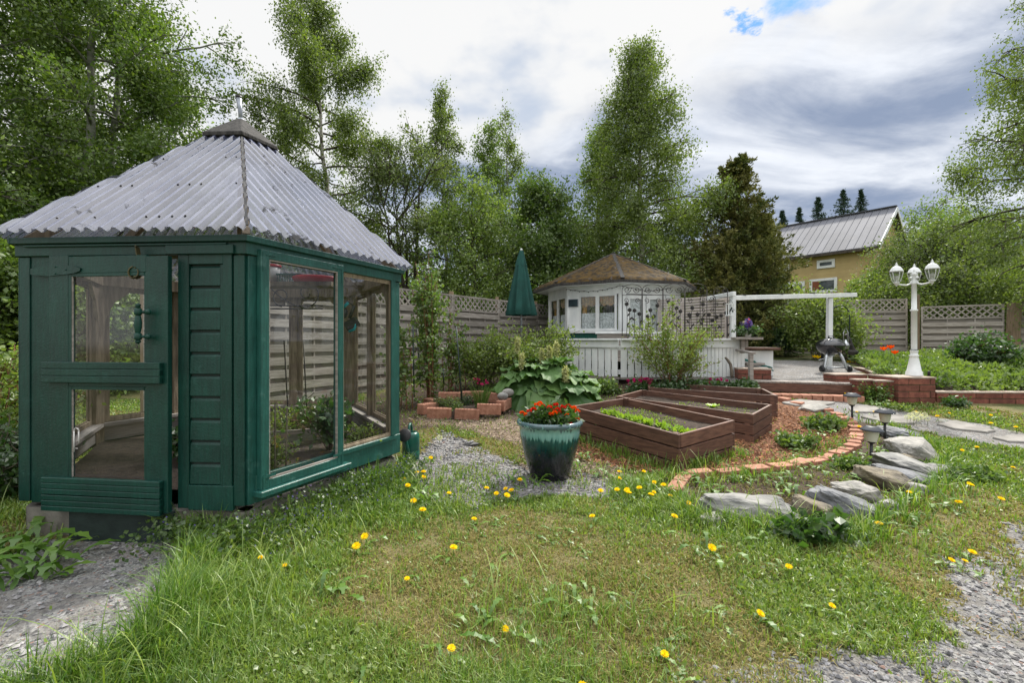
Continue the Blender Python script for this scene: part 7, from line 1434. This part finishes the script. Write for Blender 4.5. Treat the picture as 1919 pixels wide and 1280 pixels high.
# bent long blades at the foot of the greenhouse and by the rocks
mb = MB(); m_ = 0
X_, Y_, R2 = polar(9000, 2.2, 5.2); kk = keepfree(X_, Y_); X_, Y_ = X_[kk], Y_[kk]; tl2 = tallness(X_, Y_); kk = rng.random(len(X_)) < tl2*.36
for a, c in zip(X_[kk], Y_[kk]): blades(mb, np.array((a, c, float(g(a, c)))), 2, rng.uniform(.16, .38), rng.uniform(.3, 1.1), rng, .007, (.3, 1))
o = mb.build('long_grass', M['grass']); tag(o, 'long arching grass blades at the foot of the greenhouse and stones', 'grass', kind='stuff')
# clover and small weeds in the lawn
X_, Y_, R2 = polar(26000, 1.5, 8.5); kk = keepfree(X_, Y_); X_, Y_ = X_[kk], Y_[kk]; gr_, mu_, so1, mu2_, dr_ = masks(X_, Y_); kk = rng.random(len(X_)) < (1-sstep(.3, .6, gr_)*.96)*(1-mu_*.93)*(1-so1*.6)*(1-dr_*.7)*sstep(.40, .66, n2d(X_, Y_, 2.6, 44, 3)); X_, Y_ = X_[kk], Y_[kk]
mb = MB(); leaves(mb, np.stack([X_, Y_, g(X_, Y_)+rng.uniform(.006, .045, len(X_))], -1), .020, rng, aspect=.95, out=np.repeat(np.array((0, 0, .15))[None], len(X_), 0)); o = mb.build('lawn_weeds', M['bushleaf']); tag(o, 'small clover leaves and weeds scattered in the lawn', 'weeds', kind='stuff')
M['ivy'] = leafmat('ivy_leaf', (.035, .085, .020), (.12, .19, .055), gloss=.05)
# ground ivy with small violet flowers along the greenhouse
mb = MB(); fb = MB(); wl = W6[1]; n = 3000; u = rng.uniform(-.15, 1.75, n); d = np.abs(rng.normal(0, .17, n))+.05; hz = np.maximum(.05, .30-d*.55)*(.4+1.0*n2d(u, d, 3.5, 51, 2)); zz = rng.random(n)**.7*hz
px_ = wl.o.x+wl.u.x*u+wl.n.x*d; py_ = wl.o.y+wl.u.y*u+wl.n.y*d; leaves(mb, np.stack([px_, py_, g(px_, py_)+zz], -1), .024, rng, aspect=.95); k = rng.random(n) < .13; leaves(fb, np.stack([px_, py_, g(px_, py_)+zz+.02], -1)[k]+rng.normal(0, .01, (k.sum(), 3)), .013, rng, aspect=.9)
n = 800; u = rng.uniform(1.05, 1.75, n); d = np.abs(rng.normal(0, .16, n))+.05; wl = W6[0]; px_ = wl.o.x+wl.u.x*u+wl.n.x*d; py_ = wl.o.y+wl.u.y*u+wl.n.y*d; zz = rng.random(n)**.7*.20; leaves(mb, np.stack([px_, py_, g(px_, py_)+zz], -1), .026, rng, aspect=.95); k = rng.random(n) < .06; leaves(fb, np.stack([px_, py_, g(px_, py_)+zz+.02], -1)[k], .012, rng, aspect=.9)
o = mb.build('ground_ivy', M['ivy']); tag(o, 'low ground ivy with small violet flowers along the greenhouse wall', 'ground cover', kind='stuff'); fb.build('violet_flower', M['purple'], o)['kind'] = 'stuff'
# dandelion leaf rosettes
def jag_leaf(mb, b_, az, L, rng, tint, rise=.5):
    e = np.array((math.cos(az), math.sin(az), 0)); s = np.array((-e[1], e[0], 0)); n = 9; V = []
    for q in range(n+1):
        f_ = q/n; c = b_+e*L*f_+np.array((0, 0, L*rise*math.sin(f_*2.0)*(1-.45*f_))); w_ = L*(.04+.13*f_**.8*(1.0-max(0, f_-.78)*4.2))*(1.0 if q % 2 else .52); w_ = max(w_, .001); V += [c-s*w_+np.array((0, 0, .15*w_)), c+s*w_+np.array((0, 0, .15*w_))]
    mb.add(V, [(2*q, 2*q+1, 2*q+3, 2*q+2) for q in range(n)], tint)
DAN = {
 'near the watering can and greenhouse corner': [(645, 869), (711, 858), (743, 865), (744, 889), (754, 886), (762, 886), (743, 896), (757, 894), (781, 885), (794, 884), (789, 890), (762, 907), (776, 933), (791, 954), (807, 854), (841, 924)],
 'low below the greenhouse window sill': [(541, 910), (688, 997), (669, 1014)],
 'in dark grass at the front left of the lawn': [(487, 1045), (533, 1056)],
 'on gravel just left of the glazed pot': [(887, 972), (909, 914), (932, 921), (944, 923), (952, 913), (964, 917), (972, 898)],
 'between the glazed pot and the brick edging': [(1124, 917), (1159, 884), (1155, 893), (1158, 916), (1175, 923), (1179, 914), (1201, 913), (1220, 919), (1217, 927), (1203, 882), (1225, 901), (1247, 907), (1256, 929), (1286, 938), (1258, 965), (1114, 967)],
 'among the front stones of the rockery': [(1386, 943), (1703, 923), (1647, 981)],
 'in the lawn right of the rockery': [(1797, 939), (1810, 903), (1816, 909), (1868, 932), (1896, 876), (1815, 1031), (1802, 1050), (1772, 1044)],
 'in the middle of the open lawn': [(847, 1024), (763, 1082), (1327, 1016), (1477, 1057)],
 'close to the bottom edge of the picture': [(842, 1209), (945, 1169), (667, 1277), (1089, 1275), (1242, 1219), (1412, 1141), (1550, 1129)],
 'small and far off beside the garden path': [(1713, 776), (1722, 778), (1758, 784), (1775, 781), (1853, 779), (1857, 795), (1800, 842), (1830, 838), (1610, 800), (1606, 778), (1635, 775), (1520, 790), (1580, 742), (1798, 750), (1905, 800)]}
def dandelion():
    r = thing('dandelion', 'x', 'dandelion', (0, 0, 0), 'dandelions in bloom'); b = MB(); b.tube([(0, 0, -.02), (.004, 0, .04), (0, 0, .088)], .0028, 5, False); b.build('stem', M['rasp'], r, local=True); fb = MB()
    for ring, (cnt, L, el) in enumerate(((22, .026, .18), (20, .022, .55), (14, .015, .95))):
        for q in range(cnt):
            a = q*2*math.pi/cnt+ring*.2+rng.uniform(-.05, .05); e = np.array((math.cos(a)*math.cos(el), math.sin(a)*math.cos(el), math.sin(el))); s = np.array((-math.sin(a), math.cos(a), 0)); c = np.array((0, 0, .088)); l_ = L*rng.uniform(.9, 1.08); fb.add([c-s*.0012, c+s*.0012, c+e*l_+s*.0023, c+e*l_-s*.0023], [(0, 1, 2, 3)], rng.uniform(.2, 1))
    fb.build('flower_head', M['dandy'], r, local=True); return r
d0 = dandelion(); first = True; ros = MB()
for where, pts in DAN.items():
    for (px, py) in pts:
        gpt_ = G(px, py); hh = .088
        for _ in range(4):     # the head, not the foot, is at the pixel
            D_ = gpt_.y; sc_ = rng.uniform(.78, 1.05)*(.72 if D_ < 2.7 else 1); gz = float(g((px-CX)/F*D_, D_)); D2 = F*(H-gz-hh*sc_)/(py-HY); gpt_ = Vector(((px-CX)/F*D2, D2, gz))
        o = d0 if first else copy_tree(d0, (0, 0, 0)); first = False; gpt_.z = float(g(gpt_.x, gpt_.y)); o.location = gpt_; o.scale = (sc_,)*3; o.rotation_euler = (rng.uniform(.05, .55), rng.uniform(-.3, .3), rng.uniform(-.5, .5)); o['label'] = 'yellow dandelion in bloom ' + where
        for q in range(4): jag_leaf(ros, np.array(gpt_)+np.array((rng.normal(0, .03), rng.normal(0, .03), 0)), rng.uniform(0, 6.28), rng.uniform(.05, .11), rng, rng.uniform(.1, .7), rng.uniform(.2, .7))
EXTRA = [(1080, 880), (1135, 895), (1190, 905), (1230, 930), (1100, 860), (960, 905), (1000, 912), (760, 920), (800, 940), (700, 935), (1300, 905), (1440, 1010), (1700, 985), (1740, 950), (1330, 1045), (900, 1180), (1100, 1150), (620, 1120), (1560, 800), (1530, 805), (1545, 815), (1510, 850), (1500, 862), (1580, 870), (1530, 880), (1640, 760), (1655, 765), (320, 990), (110, 1040), (60, 1070), (20, 1100), (95, 1075), (40, 1040), (10, 1060), (70, 1000), (1790, 905), (1650, 1000), (1400, 905), (1460, 915), (1500, 900), (1560, 895), (1610, 880), (1650, 850), (1690, 880), (1600, 850), (1480, 930), (1350, 925), (1720, 910), (1750, 880), (1580, 1000), (1690, 945)]
for px, py in EXTRA:
    c = np.array(G(px, py)); L0 = .2 if px < 150 else .13
    for q in range(10): jag_leaf(ros, c+np.array((rng.normal(0, .06), rng.normal(0, .05), 0)), rng.uniform(0, 6.28), L0*rng.uniform(.6, 1.25), rng, rng.uniform(.1, .75), rng.uniform(.3, 1.0))
for q in range(90):
    a = rng.uniform(-.8, .8); rr_ = rng.uniform(1.7, 5.5); c = np.array((rr_*math.sin(a), rr_*math.cos(a), 0)); c[2] = float(g(c[0], c[1]))
    if keepfree(np.array([c[0]]), np.array([c[1]]))[0] and masks(np.array([c[0]]), np.array([c[1]]))[0][0] < .3:
        for _ in range(6): jag_leaf(ros, c+np.array((rng.normal(0, .03), rng.normal(0, .03), 0)), rng.uniform(0, 6.28), rng.uniform(.05, .11), rng, rng.uniform(.1, .8), rng.uniform(.1, .4))
o = ros.build('dandelion_leaves', M['lush']); tag(o, 'toothed dandelion leaves spread in rosettes through the grass', 'leaves', kind='stuff')
# white seed heads
for k, (px, py) in enumerate([(1706, 778), (1714, 775), (1721, 776), (1733, 777), (1712, 783), (1726, 782), (1700, 782), (1718, 785), (1738, 784), (824, 820)]):
    p_ = G(px, py+14); r_ = thing('seed_head', 'white dandelion seed head in the clump beside the flagstone path' if k < 9 else 'single white dandelion seed head on the gravel by the greenhouse', 'seed head', tuple(p_), 'dandelion seed heads' if k < 9 else None); t_ = P(px, py, p_.y); b = MB(); b.tube([p_, (p_+t_)/2, t_], .003, 4); b.build('stem', M['rasp'], r_); fb = MB(); n = 160; v = rng.normal(size=(n, 3)); v /= np.linalg.norm(v, axis=1)[:, None]; leaves(fb, np.array(t_)+v*.026, .010, rng, out=v*2, aspect=1); fb.build('seeds', M['clock'], r_)
# strawberry-like plant in front of the long slab, weeds on soil, left corner weeds
shrub('strawberry_plant', 'low plant with round dark green scalloped leaves in front of the rockery slabs', G(1520, 1015), .24, .13, .15, 26, M['darkleaf'], M['lush'], 330, .075, 501, 'plant', sig=.03, rst=.003, lowclear=0)
for k, (px, py, rx, h, nl_, sz, mm, lab) in enumerate(((1490, 838, .28, .16, 500, .055, 'rasp', 'fresh green weeds in the bark mulch in front of the brick bend'), (1545, 803, .30, .16, 600, .06, 'rasp', 'fresh green weeds in the bark mulch at the back of the brick bend'), (1590, 880, .22, .13, 380, .045, 'rasp', 'young green weeds on the soil outside the brick edging'), (1680, 770, .2, .1, 200, .04, 'bushleaf', 'low weed tuft beside the flagstones'), (1820, 900, .25, .13, 400, .05, 'rasp', 'weeds where the lawn meets the right rockery stones'), (1640, 752, .22, .3, 420, .05, 'rasp', 'thistle like weed growing at the foot of the brick wall left of the lamp'), (1790, 762, .2, .16, 260, .06, 'darkleaf', 'weed growing at the foot of the low brick wall right of the lamp'))):
    shrub('weed_clump', lab, G(px, py), rx, rx*.6, h, 20, M[mm], M['lush'], nl_, sz, 510+k, 'weeds', sig=.03, rst=.002, lowclear=0)
shrub('leafy_bush', 'yellow green leafy bush left of the greenhouse at the picture edge', (-5.25, 4.7, .05), .62, .5, 1.25, 40, M['lightleaf'], M['canered'], 6500, .055, 530, sig=.06, lowclear=.02)
shrub('leafy_bush', 'dark low bush under the yellow green one at the left edge', (-4.45, 3.95, .02), .45, .35, .6, 30, M['darkleaf'], M['canegrey'], 2600, .055, 531, sig=.05, lowclear=.02)
shrub('tall_weeds', 'tall broad leaved weeds at the lower left edge, beside the gravel path', (-3.62, 2.85, 0), .24, .22, .34, 16, M['lush'], M['lush'], 1700, .052, 532, 'weeds', sig=.04, rst=.004, lowclear=.02)
# stones of the gravel
def pebbles(name, lab, n, poly_, r0, r1, s0, s1, dn=1.0):
    x, y, r_ = polar(n, r0, r1); k = (sdf(x, y, poly_) > -.25) & keepfree(x, y); x, y, r_ = x[k], y[k], r_[k]; gr_ = masks(x, y)[0]; k = rng.random(len(x)) < sstep(.10, .5, gr_)*dn; x, y, r_ = x[k], y[k], r_[k]; n = len(x)
    if not n: return
    s = (s0+(s1-s0)*rng.random(n)**3.0)*np.maximum(1, r_/3.2); base = np.array([(1, 0, 0), (-.1, 1, 0), (-1, .1, 0), (0, -1, .1), (.1, .1, .75), (0, 0, -.5)]); V = base[None]*s[:, None, None]*rng.uniform(.65, 1.3, (n, 6, 1))*np.array((1, .8, .75)); a = rng.uniform(0, 6.28, n); ca, sa = np.cos(a)[:, None], np.sin(a)[:, None]; V = np.stack([V[..., 0]*ca-V[..., 1]*sa, V[..., 0]*sa+V[..., 1]*ca, V[..., 2]], -1); V += np.stack([x, y, g(x, y)+s*.25], -1)[:, None]
    Fb = np.array([(0, 1, 4), (1, 2, 4), (2, 3, 4), (3, 0, 4), (1, 0, 5), (2, 1, 5), (3, 2, 5), (0, 3, 5)]); Fc = (np.arange(n)[:, None, None]*6+Fb[None]).reshape(-1, 3); mb = MB(); mb.add(V.reshape(-1, 3), Fc, np.repeat(rng.random(n), 8)); o = mb.build(name, M['gravel']); tag(o, lab, 'gravel', kind='stuff')
M['gravel'] = mat('gravel_stone', (.27, .26, .26), (.15, .15, .16), rough=.9, scale=3, bump=.3, bscale=90, tint=.62, c3=(.26, .165, .13), s3=6, t3=(.6, .66))
pebbles('path_stones', 'loose grey and reddish stones on the gravel path at the left', 26000, GRAVEL_L, 1.5, 5, .004, .021, .6)
pebbles('drive_stones', 'loose grey stones on the gravel at the lower right', 46000, GRAVEL_R, 1.5, 6, .005, .017, 1)
pebbles('patch_stones', 'loose grey stones on the gravel patch beside the glazed pot', 46000, GRAVEL_C, 2.8, 6.5, .005, .016, 1)
def chips(name, lab, n, poly_, mt, s0, s1, key):
    x, y, r_ = polar(n, 3.0, 8.5); k = (sdf(x, y, poly_) > -.06) & keepfree(x, y); x, y = x[k], y[k]; n = len(x); s = rng.uniform(s0, s1, n)[:, None]; d = rng.normal(size=(n, 3))*np.array((1, 1, .35)); d /= np.linalg.norm(d, axis=1)[:, None]; q = np.cross(d, rng.normal(size=(n, 3))*np.array((.5, .5, 1))); q /= np.linalg.norm(q, axis=1)[:, None]; c = np.stack([x, y, g(x, y)+rng.uniform(.004, .028, n)], -1); w_ = s*rng.uniform(.18, .42, n)[:, None]
    nn_ = np.cross(d, q)*.004; V = np.stack([c-d*s-q*w_, c+d*s-q*w_*.7, c+d*s*.9+q*w_, c-d*s+q*w_*.8], 1); V = np.concatenate([V, V+nn_[:, None]], 1); Fb = np.array([(0, 3, 2, 1), (4, 5, 6, 7), (0, 1, 5, 4), (1, 2, 6, 5), (2, 3, 7, 6), (3, 0, 4, 7)]); Fc = (np.arange(n)[:, None, None]*8+Fb[None]).reshape(-1, 4); mb = MB(); mb.add(V.reshape(-1, 3), Fc, np.repeat(rng.random(n), 6)); o = mb.build(name, mt); tag(o, lab, 'mulch', kind='stuff')
M['chip'] = mat('bark_chip', (.36, .175, .085), (.20, .085, .045), rough=.9, scale=5, bump=.2, tint=.6); M['greychip'] = mat('grey_chip', (.34, .27, .20), (.20, .15, .11), rough=.9, scale=5, bump=.2, tint=.55)
chips('bark_chips', 'red brown bark chips covering the ground inside the curved brick edging', 52000, MULCH, M['chip'], .009, .026, 'mulch')
chips('wood_chips', 'faded grey brown wood chips around the pot and the herb bed', 30000, CHIPS, M['greychip'], .008, .022, 'chips')
# dry stems lying on the rockery soil
mb = MB(); x, y, r_ = polar(9000, 3.0, 6.5, .2, .9); k = sdf(x, y, ROCKSOIL) > -.05; x, y = x[k][:700], y[k][:700]
for a, c in zip(x, y):
    az = rng.uniform(0, 6.28); L = rng.uniform(.03, .16); z = float(g(a, c)); mb.tube([(a, c, z+.005), (a+math.cos(az)*L*.5, c+math.sin(az)*L*.5, z+rng.uniform(.008, .035)), (a+math.cos(az+.3)*L, c+math.sin(az+.3)*L, z+rng.uniform(.0, .03))], .0022, 3, False, tint=rng.random())
o = mb.build('dry_stems', M['drygrass']); tag(o, 'dry broken stems lying on the rockery soil', 'dry stems', kind='stuff')
c = G(884, 836); mb = MB(); mb.prism([c+Vector((-.12, .03, .01)), c+Vector((-.02, -.03, .012)), c+Vector((.10, -.02, .03)), c+Vector((.13, .03, .008)), c+Vector((.02, .05, .035))], (0, 0, .006)); solo('plastic_scrap', mb, M['black'], tuple(c), 'torn scrap of black plastic lying on the gravel near the pot', 'scrap')
